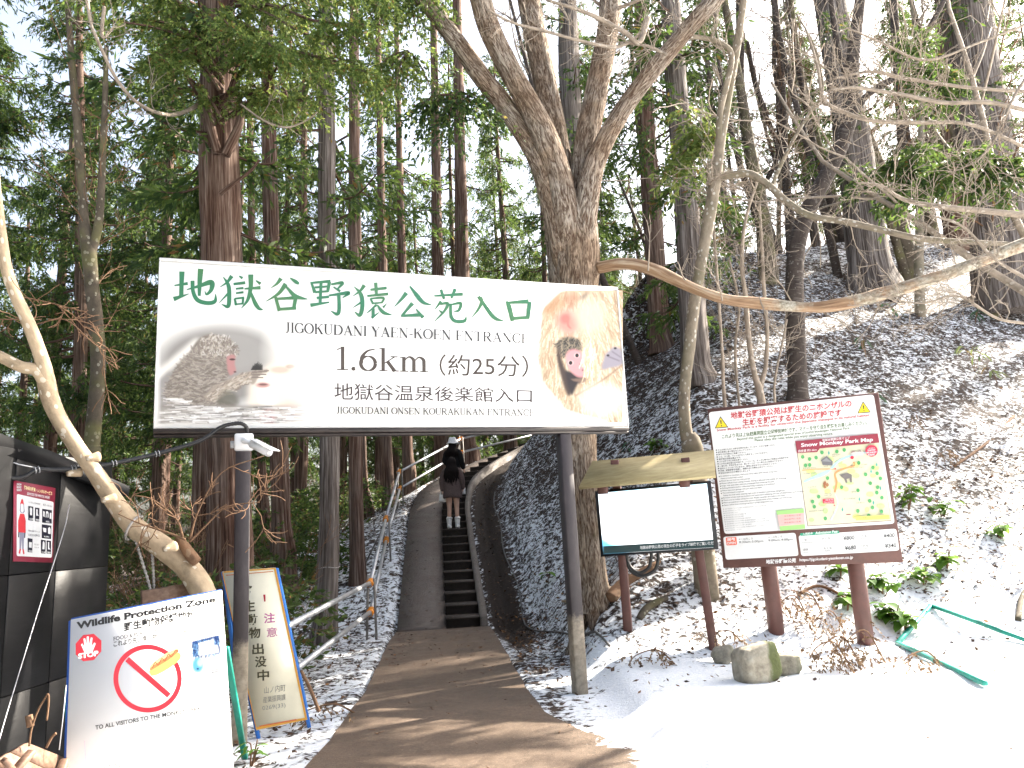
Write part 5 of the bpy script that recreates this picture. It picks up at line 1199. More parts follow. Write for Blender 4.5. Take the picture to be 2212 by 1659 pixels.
for pp, Y_ in (([(438, 213, 9), (418, 232, 10), (375, 248, 9), (330, 240, 9), (285, 212, 8), (245, 160, 8), (212, 90, 8), (196, 50, 8), (188, -10, 8)], [10.9, 10.2, 9.6, 9.0, 8.6, 8.3, 8, 8, 8]), ([(520, 225, 5), (570, 260, 5), (620, 275, 5), (670, 255, 4), (695, 230, 3)], 9.2), ([(225, 15, 9), (220, 75, 8), (230, 80, 4)], 8.2)):
    q, rr = pxpath(pp, Y_); g.tube(q, rr, 8, n=40, rough=.15); twigs_on(rng, g, spline(q, 20), 8, .5, .005, 1)
tag(g.make('hanging_branch', twig_bark), 'thin pale curved bare branch hanging in front of the big cedar', 'branch')

# other trunks placed from the photograph: name, label, pixels (x, y, width), depth
CED = [
 ('slim dark cedar trunk just right of the yellow caution board, rope tied round it', [(700, 1375, 60), (703, 1330, 50), (710, 1150, 43), (712, 930, 42), (706, 560, 40), (706, 250, 38), (704, 0, 34), (700, -500, 14)], 12.6, grey_cedar, 14),
 ('reddish cedar trunk beside the handrail, lit on its right side', [(775, 1278, 48), (772, 1200, 34), (768, 1000, 31), (766, 560, 28), (765, 200, 25), (764, -200, 14)], 15.5, cedar_bark, 12),
 ('dark cedar trunk between the camera post and the rope-tied trunk', [(612, 1200, 54), (608, 1120, 40), (602, 940, 38), (588, 560, 36), (580, 250, 33), (574, -100, 20)], 15.0, cedar_bark, 12),
 ('paired slim trunk seen left of the camera post under the sign', [(575, 1160, 30), (565, 1000, 17), (545, 560, 16), (540, 250, 14)], 18.0, cedar_bark, 8),
 ('cedar trunk left of the handrail bend, sunlit edge', [(842, 1095, 34), (838, 1020, 24), (834, 930, 23), (826, 560, 20), (820, 250, 16)], 21.0, cedar_bark, 12),
 ('thin brown cedar next to the handrail bend', [(800, 1120, 26), (788, 1040, 15), (784, 930, 14), (776, 560, 12)], 21.0, cedar_bark, 8),
 ('dark cedar close behind the handrail corner', [(884, 1015, 28), (878, 930, 22), (868, 560, 19), (862, 300, 15)], 24.0, cedar_bark, 12),
 ('pair cedar with sunlit bark above the white hat, left one', [(958, 1010, 40), (953, 930, 32), (945, 560, 26), (940, 250, 20)], 27.0, cedar_bark, 12),
 ('broad sunlit cedar trunk behind the curved handrail', [(1010, 985, 56), (1006, 930, 40), (998, 560, 32), (992, 250, 26)], 27.0, cedar_bark, 12),
 ('greyish cedar behind the left fork of the big tree', [(1250, 900, 70), (1244, 600, 56), (1238, 330, 50), (1226, 60, 46), (1222, -200, 30)], 17.0, grey_cedar, 12),
 ('straight brown cedar standing on the snowy slope above the monitor', [(1510, 820, 84), (1502, 780, 66), (1494, 650, 60), (1480, 400, 56), (1462, 200, 50), (1448, 0, 44), (1436, -200, 28)], 0, grey_cedar, 14),
 ('darker cedar just left of the straight brown one on the slope', [(1432, 752, 62), (1424, 700, 48), (1412, 500, 44), (1398, 300, 40), (1388, 100, 34)], 0, cedar_bark, 12),
 ('thick grey cedar on the upper snowy slope above the map board', [(1888, 625, 124), (1878, 570, 92), (1862, 450, 84), (1838, 280, 78), (1812, 120, 74), (1790, -10, 70), (1770, -200, 50)], 0, grey_cedar, 30),
 ('largest grey cedar at the right edge on the snowy slope', [(2180, 668, 160), (2170, 610, 130), (2150, 450, 118), (2125, 300, 112), (2098, 120, 108), (2082, -10, 104), (2060, -250, 80)], 0, grey_cedar, 34),
 ('slender light grey cedar right behind the largest one', [(2205, 560, 60), (2190, 420, 48), (2160, 250, 44), (2135, 100, 42), (2118, -20, 40)], 20.0, grey_cedar, 12),
 ('dark slim cedar in the upper right corner beyond the slope', [(2060, 470, 50), (2052, 300, 40), (2040, 100, 36), (2032, -40, 30)], 24.0, cedar_bark, 10),
]
for k, (lab, pp, Y_, m, nbg) in enumerate(CED):
    if Y_ == 0: Y_ = hit(*pp[0][:2])[1]
    t, p, r = px_trunk('cedar_tree', lab, pp, Y_, m, seg_=30 if pp[1][2] > 40 else 14, ridge=.14)
    ztop = p[-1][2]; lo = {10: 5.5, 11: 6.5}.get(k, 4.8 if k < 9 else p[0][2] + 3.5)
    if k in (10, 11): B = auto_boughs(rng, p, 46, p[0][2] + 1.6, ztop, 1.7)
    elif k in (12, 13): B = auto_boughs(rng, p, nbg // 2, p[0][2] + 1.5, ztop, 1.9)
    else: B = auto_boughs(rng, p, nbg, lo, max(ztop, lo + 3), 2.0 if k < 9 else 1.6)
    crown_on(t, rng, B, needle_dark, L=.55, nb=9, bl=.19, bw=.026, every=13)
# ================================================================ leafless trees and saplings on the right
def bare(name, label, pp, Y_, mat, limbs=(), tw=18, twl=.9, twr=.007, seed=1, group=None, lvl=1, twm=None, seg_=16, rough=.12, ext=True, lt0=.15):
    if np.ndim(Y_) == 0 and Y_ == 0: Y_ = hit(*pp[0][:2])[1]
    rg = np.random.default_rng(seed); t, p, r = px_trunk(name, label, pp, Y_, mat, group, seg_, rough, .06, nx=60, ext=ext)
    q = spline(p, 40)
    for lp, LY in limbs:
        a, b = pxpath(lp, LY if LY else Y_); g = Geo().tube(a, b, 10, n=50, rough=.12, seed=int(lp[0][0]))
        o = g.make('limb', mat, t, smooth=True); h = Geo(); twigs_on(rg, h, spline(a, 30), int(tw * .9), twl * .8, twr, lvl, t0=lt0); h.make('crown', twm or twig_bark, t)
    if tw:
        h = Geo(); twigs_on(rg, h, q[8:], tw, twl, twr, lvl); h.make('crown', twm or twig_bark, t)
    return t
bare('slim_tree', 'slim lichen-spotted tree standing just behind the plank roof of the monitor', [(1498, 985, 46), (1482, 935, 28), (1478, 850, 26), (1490, 740, 26), (1502, 640, 26), (1520, 540, 27), (1537, 440, 28), (1545, 385, 30), (1556, 300, 24), (1572, 210, 22), (1590, 110, 20), (1606, 10, 17)], 9.9, lichen_bark,
     limbs=[([(1546, 388, 17), (1580, 378, 16), (1620, 376, 17), (1660, 400, 16), (1700, 436, 16), (1750, 466, 15), (1830, 480, 15), (1900, 496, 14), (1990, 516, 14), (2080, 522, 12), (2225, 530, 10)], [9.9, 9.8, 9.7, 9.6, 9.5, 9.4, 9.3, 9.2, 9.1, 9.0, 8.9]),
            ([(1667, 402, 9), (1690, 350, 9), (1715, 300, 8), (1745, 250, 8), (1775, 205, 7), (1772, 150, 6), (1755, 90, 5), (1720, 30, 4)], [9.6, 9.6, 9.5, 9.5, 9.4, 9.4, 9.4, 9.4]),
            ([(1553, 320, 14), (1556, 240, 15), (1580, 130, 14), (1560, 95, 12), (1500, 80, 11), (1450, 92, 9)], [9.9, 9.8, 9.7, 9.6, 9.5, 9.4]),
            ([(1533, 345, 9), (1530, 360, 9), (1534, 400, 12)], 9.85)], tw=20, twl=.7, seed=5)
bare('dark_cherry_tree', 'dark ring-barked tree bending right on the slope behind the map board', [(1722, 875, 58), (1722, 830, 43), (1718, 700, 42), (1716, 600, 40), (1724, 520, 38), (1752, 440, 36), (1790, 370, 36), (1822, 300, 36), (1838, 230, 38), (1838, 170, 32), (1846, 90, 28), (1858, 0, 26)], 0, dark_bark,
     limbs=[([(1838, 250, 16), (1880, 200, 16), (1940, 160, 15), (1990, 90, 14), (2040, 0, 12)], None), ([(1838, 185, 16), (1812, 110, 15), (1800, 40, 13), (1790, -40, 11)], None)], tw=14, twl=1.2, seed=6)
B_ = [
 ('slender_tree', 'dark slender twin-stemmed tree against the bright sky, left of the thick grey cedar', [(1712, 560, 28), (1704, 460, 20), (1694, 330, 18), (1690, 200, 17), (1682, 90, 16), (1672, -10, 15)], 22, dark_bark, [([(1700, 420, 11), (1684, 300, 11), (1680, 200, 11), (1672, 130, 10), (1676, 0, 9)], None)]),
 ('slender_tree', 'crooked dark tree with a Y fork over the far edge of the slope', [(1690, 600, 32), (1660, 500, 26), (1632, 400, 24), (1612, 300, 22), (1600, 180, 20), (1598, 60, 18)], 23, dark_bark, [([(1640, 420, 12), (1680, 330, 12), (1655, 250, 12), (1630, 170, 10), (1615, 90, 8)], None)]),
 ('slender_tree', 'leaning grey tree crossing behind the thick grey cedar', [(1960, 560, 46), (1935, 460, 36), (1900, 370, 34), (1868, 290, 32), (1840, 200, 26), (1800, 100, 22), (1775, 0, 18)], 21, mossy_bark, []),
 ('slender_tree', 'slanting thin grey tree between the twin-stemmed tree and the thick cedar', [(1800, 440, 26), (1770, 330, 22), (1745, 230, 20), (1725, 140, 18), (1712, 40, 15)], 24, mossy_bark, []),
 ('slender_tree', 'dark thin tree rising beside the thick grey cedar, upper right', [(1950, 470, 26), (1952, 380, 22), (1946, 280, 20), (1938, 140, 20), (1930, 0, 18)], 25, dark_bark, []),
 ('slender_tree', 'brown mossy tree at the back of the slope near the bright gap', [(1656, 560, 40), (1646, 450, 30), (1622, 330, 26), (1608, 240, 22), (1590, 140, 20)], 20, mossy_bark, []),
 ('slender_tree', 'grey slender tree half hidden behind the largest cedar', [(2000, 420, 30), (2010, 300, 24), (2020, 180, 22), (2030, 60, 20)], 26, mossy_bark, []),
]
for k, (nm, lab, pp, Y_, mat, limbs) in enumerate(B_):
    bare(nm, lab, pp, Y_, mat, [(a, Y_) for a, b in limbs], tw=26, twl=1.6, twr=.010, seed=30 + k, lvl=1, twm=brown_twig if mat is dark_bark else twig_bark, seg_=12)
S_ = [([(1567, 890, 8), (1560, 760, 7), (1552, 640, 7), (1545, 540, 6), (1538, 430, 5)], 'thin grey sapling left of the pair of stems above the map board'),
      ([(1646, 880, 19), (1630, 810, 13), (1618, 735, 12), (1610, 640, 11), (1602, 560, 9), (1612, 470, 7), (1640, 380, 5)], 'forked pale sapling above the top left corner of the map board'),
      ([(1642, 880, 14), (1654, 790, 10), (1657, 715, 9), (1650, 620, 9), (1646, 540, 8), (1640, 440, 6)], 'straight pale sapling touching the forked sapling at its foot'),
      ([(1600, 905, 6), (1588, 760, 6), (1596, 660, 6), (1575, 560, 5)], 'crooked thin sapling between the two pale stems and the slim spotted tree'),
      ([(1675, 880, 6), (1674, 820, 5), (1690, 740, 5), (1700, 690, 4)], 'thin dark sapling beside the dark ringed trunk')]
for k, (pp, lab) in enumerate(S_):
    bare('sapling', lab, pp, 10.6 + .35 * k, twig_bark, tw=16, twl=.75, twr=.0055, seed=50 + k, seg_=8, ext=False, group='thin saplings on the slope')
# tangles of pale branches reaching in from trees beyond the right edge
rg = np.random.default_rng(77)
TG = [([(2260, 470, 16), (2120, 455, 14), (2020, 445, 12), (1950, 430, 9), (1900, 400, 6), (1850, 395, 4)], 8.2), ([(2260, 250, 11), (2140, 222, 10), (2040, 222, 10), (1950, 205, 9), (1850, 190, 8), (1790, 195, 5)], 8.4), ([(2260, 200, 9), (2100, 190, 8), (1960, 170, 8), (1880, 155, 7), (1800, 170, 5)], 8.6), ([(2240, 330, 8), (2100, 270, 8), (1990, 265, 9), (1890, 262, 9), (1830, 245, 9), (1780, 215, 8), (1765, 140, 7), (1740, 60, 5)], 8.8),
      ([(2250, 40, 7), (2120, 90, 6), (2000, 130, 6), (1900, 90, 5), (1830, 60, 4)], 8.4), ([(2250, 620, 8), (2150, 560, 7), (2080, 490, 6), (2010, 465, 5)], 8.0), ([(2260, 700, 7), (2160, 690, 6), (2070, 640, 5), (1990, 655, 4), (1900, 640, 3)], 8.3), ([(2240, 130, 8), (2190, 210, 7), (2150, 300, 6), (2110, 350, 4)], 8.2)]
for k, (pp, Y_) in enumerate(TG):
    p, r = pxpath(pp, Y_); g = Geo().tube(p, r, 8, n=40, rough=.15, seed=k); twigs_on(rg, g, spline(p, 30), 26, .6, .005, 2, up=.02, kids=(2, 4))
    o = g.make('overhanging_branch', twig_bark)
    tag(o, ['pale twiggy branch with lit upper side low across the right edge', 'pale arched branch entering from the right above the slope', 'thin pale branch running just above the arched branch', 'curving pale branch bending upward at its tip', 'highest thin twiggy branch in the upper right corner', 'short pale branch drooping over the peeled dead limb', 'thin bare branch below the peeled dead limb', 'hanging pale branch in front of the largest cedar'][k], 'branch', 'bare branches reaching in from the right')
# wiry brushwood low on the slope
for k, (px, py) in enumerate(((1600, 800), (1560, 700), (1680, 640), (1760, 780), (1450, 700), (1380, 660), (1500, 560), (1850, 700), (1620, 560))):
    b = hit(px, py); g = Geo()
    for _ in range(5): grow(rg, b, (rg.normal(0, .6), rg.normal(0, .4), 1.0), rg.uniform(.9, 1.8), .008, 2, g, kids=(2, 4))
    tag(g.make('bare_shrub', twig_bark, origin=b), 'bare wiry shrub with pale twigs on the snowy slope', 'shrub', 'bare shrubs on the snowy slope')
# left: mossy forked trunk behind the leaning tree
bare('mossy_tree', 'mossy forked tree behind the leaning pale tree', [(196, 1030, 40), (198, 960, 33), (206, 880, 31), (212, 800, 31), (208, 700, 30), (198, 610, 29), (192, 545, 32), (182, 480, 22), (176, 400, 20), (170, 300, 19), (158, 170, 17), (150, 60, 14)], 9.0, mossy_bark,
     limbs=[([(196, 550, 20), (212, 490, 20), (218, 420, 17), (222, 330, 16), (226, 250, 14), (230, 100, 10)], None)], tw=12, twl=1.0, seed=90, twm=brown_twig)
# ================================================================ the forest beyond
rg = np.random.default_rng(20)
spots = []
def ok_spot(x, y, dmin):
    d, _ = path_info([x], [y])
    return abs(d[0]) > 1.9 and all((x - a) ** 2 + (y - b) ** 2 > dmin ** 2 for a, b in spots)
n = 0
while n < 66:
    y = rg.uniform(15, 62); x = rg.uniform(-.80 * y, .12 * y)
    if y < 24 and x > -4: continue
    if not ok_spot(x, y, 2.3): continue
    spots.append((x, y)); n += 1
    z = 'far left' if x < -.42 * y else 'mid'
    plant_cedar(x, y, rg.uniform(.15, .32), rg.uniform(15, 23), int(rg.integers(0, 4)),
        'one of the slim cedars crowded in the shade beyond the black shed' if z == 'far left' else 'one of the slim cedars crowded in the dark stand behind the big sign', 'cedars of the dense background stand', lean=(rg.normal(0, 1.2), rg.normal(0, 1.2)))
n = 0
while n < 40:
    y = rg.uniform(22, 60); x = rg.uniform(.10 * y, .80 * y) if n > 16 else rg.uniform(.10 * y, .34 * y)
    if x > .36 * y and y < 26: continue
    if not ok_spot(x, y, 3.0): continue
    spots.append((x, y)); n += 1
    plant_cedar(x, y, rg.uniform(.13, .26), rg.uniform(11, 17), int(rg.integers(0, 4)), 'one of the distant cedars standing along the top of the snowy slope', 'cedars along the top of the slope', mat=grey_cedar, lean=(rg.normal(0, 2), rg.normal(0, 2)))
n = 0
while n < 18:
    y = rg.uniform(30, 60); x = rg.uniform(-.12 * y, .20 * y)
    if not ok_spot(x, y, 2.2): continue
    spots.append((x, y)); n += 1
    plant_cedar(x, y, rg.uniform(.14, .28), rg.uniform(15, 22), int(rg.integers(0, 4)), 'one of the slim cedars crowded in the dark stand behind the big sign', 'cedars of the dense background stand', lean=(rg.normal(0, 1.2), rg.normal(0, 1.2)))
for k in range(40):   # thicket of leafless trees along the crest
    x0 = rg.uniform(1330, 2230); Yd = rg.uniform(19, 40); b = P(x0, 560, Yd); zb = tz(b[0], b[1]); b[2] = zb; g = Geo(); t = thing('bare_tree', 'slender leafless tree in the thicket along the top of the snowy slope', 'tree', tuple(b), 'leafless trees along the top of the slope')
    hh = rg.uniform(8, 14); lx = rg.normal(0, .12); pts = np.array([b + [lx * s * hh + .25 * math.sin(s * 5 + k), .2 * math.sin(s * 4 + k), s * hh - .3] for s in np.linspace(0, 1, 9)]); Geo().tube(pts, np.linspace(rg.uniform(.07, .15), .03, 9), 8, n=26, rough=.1, seed=k).make('trunk', (dark_bark, mossy_bark, lichen_bark)[k % 3], t, smooth=True)
    for i in range(2, 9):
        for _ in range(3): grow(rg, pts[i], (rg.normal(0, .8), rg.normal(0, .8), .8), rg.uniform(1.2, 3.2) * (1.2 - i * .06), .028, 1, g, kids=(4, 7), minr=.006, seg_=4)
    g.make('crown', (brown_twig, twig_bark)[k % 2], t)
# green boughs hanging in the middle distance
def bough_cluster(label, pts_px, Y_, seed, mat=needle_dark, L=.45, bl=.12, bw=.02, every=30, nb=12):
    rr = np.random.default_rng(seed); root = P(*pts_px[0], Y_); t = thing('cedar_bough', label, 'branch', tuple(root), 'loose cedar boughs'); S = []
    for a in pts_px[1:]:
        for _ in range(2):
            e = P(a[0] + rr.normal(0, 25), a[1] + rr.normal(0, 18), Y_ - rr.uniform(.2, 1.0)); S.append([root, (root + e) / 2 + [0, 0, .1], e])
    crown_on(t, rr, S, mat, L=L, nb=nb, bl=bl, bw=bw, every=every, rb=.018)
bough_cluster('bright drooping cedar bough in front of the lowest left stem of the big tree', [(990, 205), (920, 225), (960, 265), (1040, 230)], 9.5, 1, needle_dark, bl=.09, bw=.016)
bough_cluster('soft green cedar bough at the foot of the largest cedar on the right', [(2170, 345), (2060, 340), (2000, 380), (2120, 400), (2190, 390)], 11.5, 2)
bough_cluster('dark green cedar bough in front of the thick grey cedar', [(1990, 340), (1930, 370), (1890, 400), (1960, 420)], 13, 3)
bough_cluster('green cedar bough left of the thick grey cedar near the upper edge', [(2010, 130), (1960, 100), (1990, 180), (2030, 230)], 14, 4)
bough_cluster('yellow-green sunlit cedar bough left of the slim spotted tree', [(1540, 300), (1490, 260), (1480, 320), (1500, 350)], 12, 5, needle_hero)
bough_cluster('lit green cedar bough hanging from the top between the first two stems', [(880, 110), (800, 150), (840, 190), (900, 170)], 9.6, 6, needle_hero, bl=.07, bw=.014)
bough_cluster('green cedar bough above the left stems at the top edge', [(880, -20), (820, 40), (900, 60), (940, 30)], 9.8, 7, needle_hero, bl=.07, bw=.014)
# undergrowth bushes left and behind the rail
def bush(x, y, R, H, label, group, mat, seed, nb=9, bl=.11, bw=.022):
    rr = np.random.default_rng(seed); z = tz(x, y); n = int(150 * R * H); a = rr.uniform(0, 6.28, n); q = np.sqrt(rr.uniform(0, 1, n)) * R
    o = np.column_stack([x + q * np.cos(a), y + q * np.sin(a), z + rr.uniform(.05, 1, n) ** .8 * H * (1 - .4 * q / R)]); d = np.column_stack([np.cos(a), np.sin(a), rr.uniform(0, .8, n)])
    t = thing('shrub', label, 'shrub', (x, y, z), group); V = sprays(rr, o, d, .35, nb, bl, bw, .4); build('foliage', V, quadF(len(V) // 4), mat, t)
    g = Geo()
    for _ in range(7): grow(rr, (x + rr.normal(0, .15), y + rr.normal(0, .15), z - .05), (rr.normal(0, .5), rr.normal(0, .5), 1), H * .9, .012, 1, g)
    g.make('stems', brown_twig, t)
needle_bush = leafmat('bush_leaves', (.016, .035, .012), (.045, .085, .022), (.14, .19, .05), .06, .4)
k = 0
while k < 26:
    y = rg.uniform(9, 30); x = rg.uniform(-.62 * y, -.16 * y - 1.2); d, _ = path_info([x], [y])
    if d[0] > -2.6 or (x > -4.5 and y < 8): continue
    bush(x, y, rg.uniform(.7, 1.5), rg.uniform(.8, 2.0), 'leafy green shrub in the undergrowth between the cedar trunks on the left', 'undergrowth shrubs between the cedars', needle_bush if rg.random() < .6 else needle_dark, 200 + k); k += 1
for k in range(9):
    x = rg.uniform(-3, 5); y = rg.uniform(29, 38); bush(x, y, 1.2, rg.uniform(1.2, 2.4), 'sunlit yellow-green shrub behind the curved handrail', 'shrubs behind the curved handrail', needle_bush, 300 + k)
for k in range(14):   # bare brushwood left
    y = rg.uniform(7.5, 18); x = rg.uniform(-.5 * y, -.22 * y - .9); z = tz(x, y); g = Geo()
    for _ in range(6): grow(rg, (x, y, z), (rg.normal(0, .5), rg.normal(0, .5), 1), rg.uniform(.8, 1.9), .008, 2, g, kids=(2, 4))
    tag(g.make('bare_shrub', brown_twig, origin=(x, y, z)), 'bare brown brushwood between the cedar trunks on the left', 'shrub', 'bare brushwood on the left')
# trees beside the photographer that throw the dappled shade
def shade_tree(x, y, h, seed, label):
    rr = np.random.default_rng(seed); z = tz(x, y); t = thing('bare_tree', label, 'tree', (x, y, z)); g = Geo()
    g.tube([(x, y, z - .2), (x + .05, y, z + h * .2), (x, y + .05, z + h * .36)], [.22, .17, .15], 12, n=12, rough=.1); g.make('trunk', mossy_bark, t, smooth=True); h_ = Geo()
    for k in range(5):
        a = k * 1.26 + rr.uniform(0, .5); grow(rr, (x, y, z + h * (.26 + .016 * k)), (math.cos(a) * .42 - .16, math.sin(a) * .42, 1.0), h * rr.uniform(.5, .72), .075, 3, h_, nseg=7, wig=.14, kids=(3, 5), seg_=6, minr=.011)
    h_.make('crown', twig_bark, t)
shade_tree(8.6, 11.0, 11, 4, 'large leafless tree just outside the picture to the right')
for (x, y, r_, h_, kd) in ((27, 26, .3, 18, 2), (31, 20, .35, 18, 0)):
    plant_cedar(x, y, r_, h_, kd, 'tall cedar outside the picture on the right', 'cedars outside the picture')

rg = np.random.default_rng(61)
n = 0
while n < 46:    # unseen cedars added behind and beside the photographer to cut sky fill
    x, y = rg.uniform(-34, 5), rg.uniform(-34, 16)
    if not ((y < -5 and x < 4) or x < -.80 * y - 7) or x * x + y * y < 49 or (x > -9 and y > -5): continue
    if not ok_spot(x, y, 3.0): continue
    spots.append((x, y)); n += 1
    plant_cedar(x, y, rg.uniform(.2, .36), rg.uniform(17, 23), int(rg.integers(0, 3)), 'unseen cedar added behind and beside the photographer to block sky light', 'cedars outside the picture')
# ================================================================ handrail
steel = plain('galvanised_pipe', (.42, .43, .45), .4, .55, .18, 7)
rusty = plain('old_grey_stake', (.22, .205, .19), .6, .2, .3, 9)
orange = plain('orange_clamp', (.72, .25, .015), .4, var=.15)
sp = [np.interp(y, PC[:520, 1], PS[:520]) for y in (7.42, 12.5, 16.4, 20.3)]; sp += [sp[-1] + 4.0, sp[-1] + 7.6, sp[-1] + 11.5, sp[-1] + 15.5]
hr = []
for s in sp:
    x, y, _ = cpt(s, -1.42 if len(hr) == 0 else -1.1, 0); hr.append(np.array([x, y, np.interp(s, PS, PZ)]))
rt = thing('handrail', 'two-bar grey pipe handrail with orange clamps along the left of the path', 'handrail', tuple(hr[0]))
for hgt in (.86, .42):
    for i in range(len(hr) - 1):
        a, b = hr[i] + [0, 0, hgt - (.06 if i == 0 else 0)], hr[i + 1] + [0, 0, hgt]; u = unit(b - a)
        Geo().tube([a - u * .12, b + u * .12], .033, 12).make('rail', steel, rt, smooth=True)
for i, p in enumerate(hr):
    if i == 0: continue
    zb = tz(p[0], p[1])
    for k, (dx, dy, ln) in enumerate(((-.05, .03, 0), (.055, .0, .02))):
        Geo().tube([(p[0] + dx * 1.6, p[1] + dy, zb - .25), (p[0] + dx * .8 + ln, p[1] + dy, p[2] + .98 - .06 * k)], .02, 8).make('post', rusty, rt, smooth=True)
    for hgt in (.86, .42):
        c = p + [0, 0, hgt - (.06 if i == 0 else 0)]; u = unit(hr[min(i + 1, len(hr) - 1)] - hr[max(i - 1, 0)])
        for sgn in (-.075, .06):
            Geo().tube([c + u * (sgn - .04), c + u * (sgn - .028), c + u * (sgn - .02), c + u * (sgn + .02), c + u * (sgn + .028), c + u * (sgn + .04)], [.042, .062, .05, .05, .062, .042], 10).make('clamp', orange, rt)
    if i in (2, 4): Geo().tube([(p[0] - .55, p[1] + .2, tz(p[0] - .55, p[1] + .2) - .1), p + [0, 0, .8]], .018, 8).make('brace', rusty, rt, smooth=True)

# ================================================================ security camera on the left post
cc = crop(900, 1680, .42017)
whp = plain('white_camera_plastic', (.72, .73, .75), .35, var=.05)
Yc = 6.62 - .14
def C_(x, y, Y=Yc): return P(*cc(x, y), Y)
rt = thing('security_camera', 'white bullet security camera on a junction box at the top of the left sign post', 'camera', tuple(C_(180, 215)))
RS = np.column_stack([PLs.ex, np.cross([0, 0, 1.], PLs.ex), [0, 0, 1.]])
Geo().add(*box(C_(180, 212), (.155, .09, .145), RS, .012)).make('junction_box', whp, rt)
Geo().add(*box(C_(78, 235, Yc + .04), (.05, .05, .06), RS, .006)).make('mount_clip', steel, rt)
a, b = C_(255, 225, Yc - .09), C_(425, 312, Yc - .22); u = unit(b - a)
Geo().tube([C_(185, 195, Yc - .04), C_(190, 197, Yc - .075), C_(235, 215, Yc - .09), a + u * .02], [.03, .024, .02, .022], 12).make('swivel', whp, rt, smooth=True)
Geo().tube([a, a + u * .005, b - u * .006, b, b - u * .012], [.026, .036, .036, .033, .026], 20).make('body', whp, rt, smooth=False)
Geo().tube([b - u * .013, b - u * .008], [.025, .022], 16).make('lens', blackp, rt)
hz = unit(np.cross(np.cross(u, [0, 0, 1.]), u)); sx = np.cross(u, hz)
Geo().add(*box((a + b) / 2 + u * .035 + hz * .04, (.085, np.linalg.norm(b - a) + .07, .006), np.column_stack([sx, u, hz]), .002)).make('hood', whp, rt)
# black corrugated cable from the camera to the shed
cab = plain('black_conduit', (.010, .010, .011), .45)
pts = [P(x, y, Y) for x, y, Y in ((533, 938, 6.5), (533, 925, 6.48), (524, 916, 6.46), (508, 915, 6.44), (477, 923, 6.4), (430, 953, 6.32), (340, 980, 6.15), (247, 1001, 5.95), (200, 1009, 5.85), (160, 1013, 5.76), (120, 1015, 5.68), (80, 1015, 5.6), (52, 1030, 5.55), (20, 1032, 5.5), (0, 1012, 5.46), (-40, 990, 5.4))]
rt = thing('power_cable', 'thick black cable sagging from the camera post across to the black shed', 'cable', tuple(pts[0]))
q = spline(pts, 150); Geo().tube(q, .017 + .0016 * np.sin(np.arange(150) * 2.2), 10).make('conduit', cab, rt, smooth=True)
Geo().tube([P(x, y, Y) for x, y, Y in ((80, 1011, 5.6), (40, 1003, 5.53), (0, 990, 5.47))], .005, 6).make('tension_wire', steel, rt)
for (x, y, Y) in ((80, 1015, 5.6), (159, 1012, 5.76), (247, 1001, 5.95), (340, 980, 6.15)):
    c = P(x, y, Y); th = np.linspace(0, 6.28, 14); u = unit(P(x + 10, y - 2, Y + .02) - c)
    n1 = unit(np.cross(u, [0, 0, 1.])); n2 = np.cross(u, n1)
    for o in (-.012, .012): Geo().tube([c + u * o + (n1 * math.cos(a) + n2 * math.sin(a)) * .024 for a in th], .0035, 5).make('tie', steel, rt)

# ================================================================ black shed
def shed_mat():
    t = NT('black_stained_panels'); v = t.geo().outputs['Position']; f = t.noise(t.mapping(v, (1, 1, 5)), 3.0, 6, .65)
    t.set(Base_Color=t.ramp(f, [(.3, (.003, .003, .0035)), (.6, (.007, .007, .008)), (.8, (.020, .018, .017))]), Roughness=.5); t.bump(f, .25, .01); t.b.inputs['Specular IOR Level'].default_value = .3; return t.m
sb = shed_mat(); SX = -3.66
def on_wall(px, py, X=SX):
    d = ray(px, py); return EYE + d * (X / d[0])
yE = on_wall(233, 1250)[1]
rt = thing('black_shed', 'black boarded shed at the left edge with a sloping dark roof', 'shed', (SX, 4.5, 0))
ys = [1.6, 2.9, 4.2, on_wall(22, 1200)[1], on_wall(122, 1200)[1], yE]
for i in range(len(ys) - 1):
    zt = 2.36
    for (za, zb_) in ((-.2, .62), (.625, 1.45), (1.455, zt)):
        g = Geo().add(*box((SX - .02, (ys[i] + ys[i + 1]) / 2, (za + zb_) / 2), (.04, ys[i + 1] - ys[i] - .012, zb_ - za), None, .005)); g.make('wall_panel', sb, rt)
Geo().add(*box((SX - 2.3, yE - .03, 1.0), (4.5, .05, 2.5), None, .004)).make('end_wall', sb, rt)
Geo().add(*box((SX - .07, yE / 2 + .8, 1.08), (.06, yE - 1.65, 2.5), None, .002)).make('wall_core', sb, rt)
up_ = [P(-70, 912, 5.05), P(113, 975, 5.95), P(280, 1051, 6.75)]; lo_ = [P(-70, 962, 5.05), P(113, 1010, 5.95), P(278, 1072, 6.75)]
V = []; F = []
for k, (a, b) in enumerate(zip(up_, lo_)): V += [a, b, b - [.06, 0, 0], a - [.06, 0, 0]]
for k in range(2):
    for j in range(4): F.append([4 * k + j, 4 * k + (j + 1) % 4, 4 * k + 4 + (j + 1) % 4, 4 * k + 4 + j])
F += [[0, 1, 2, 3], [11, 10, 9, 8]]
build('fascia', V, F, sb, rt)
V = []
for a in up_: V += [a + [-.03, 0, .012], a + [-4.2, 0, .55], a + [-4.2, 0, .51], a + [-.03, 0, -.03]]
build('roof', V, F, sb, rt)
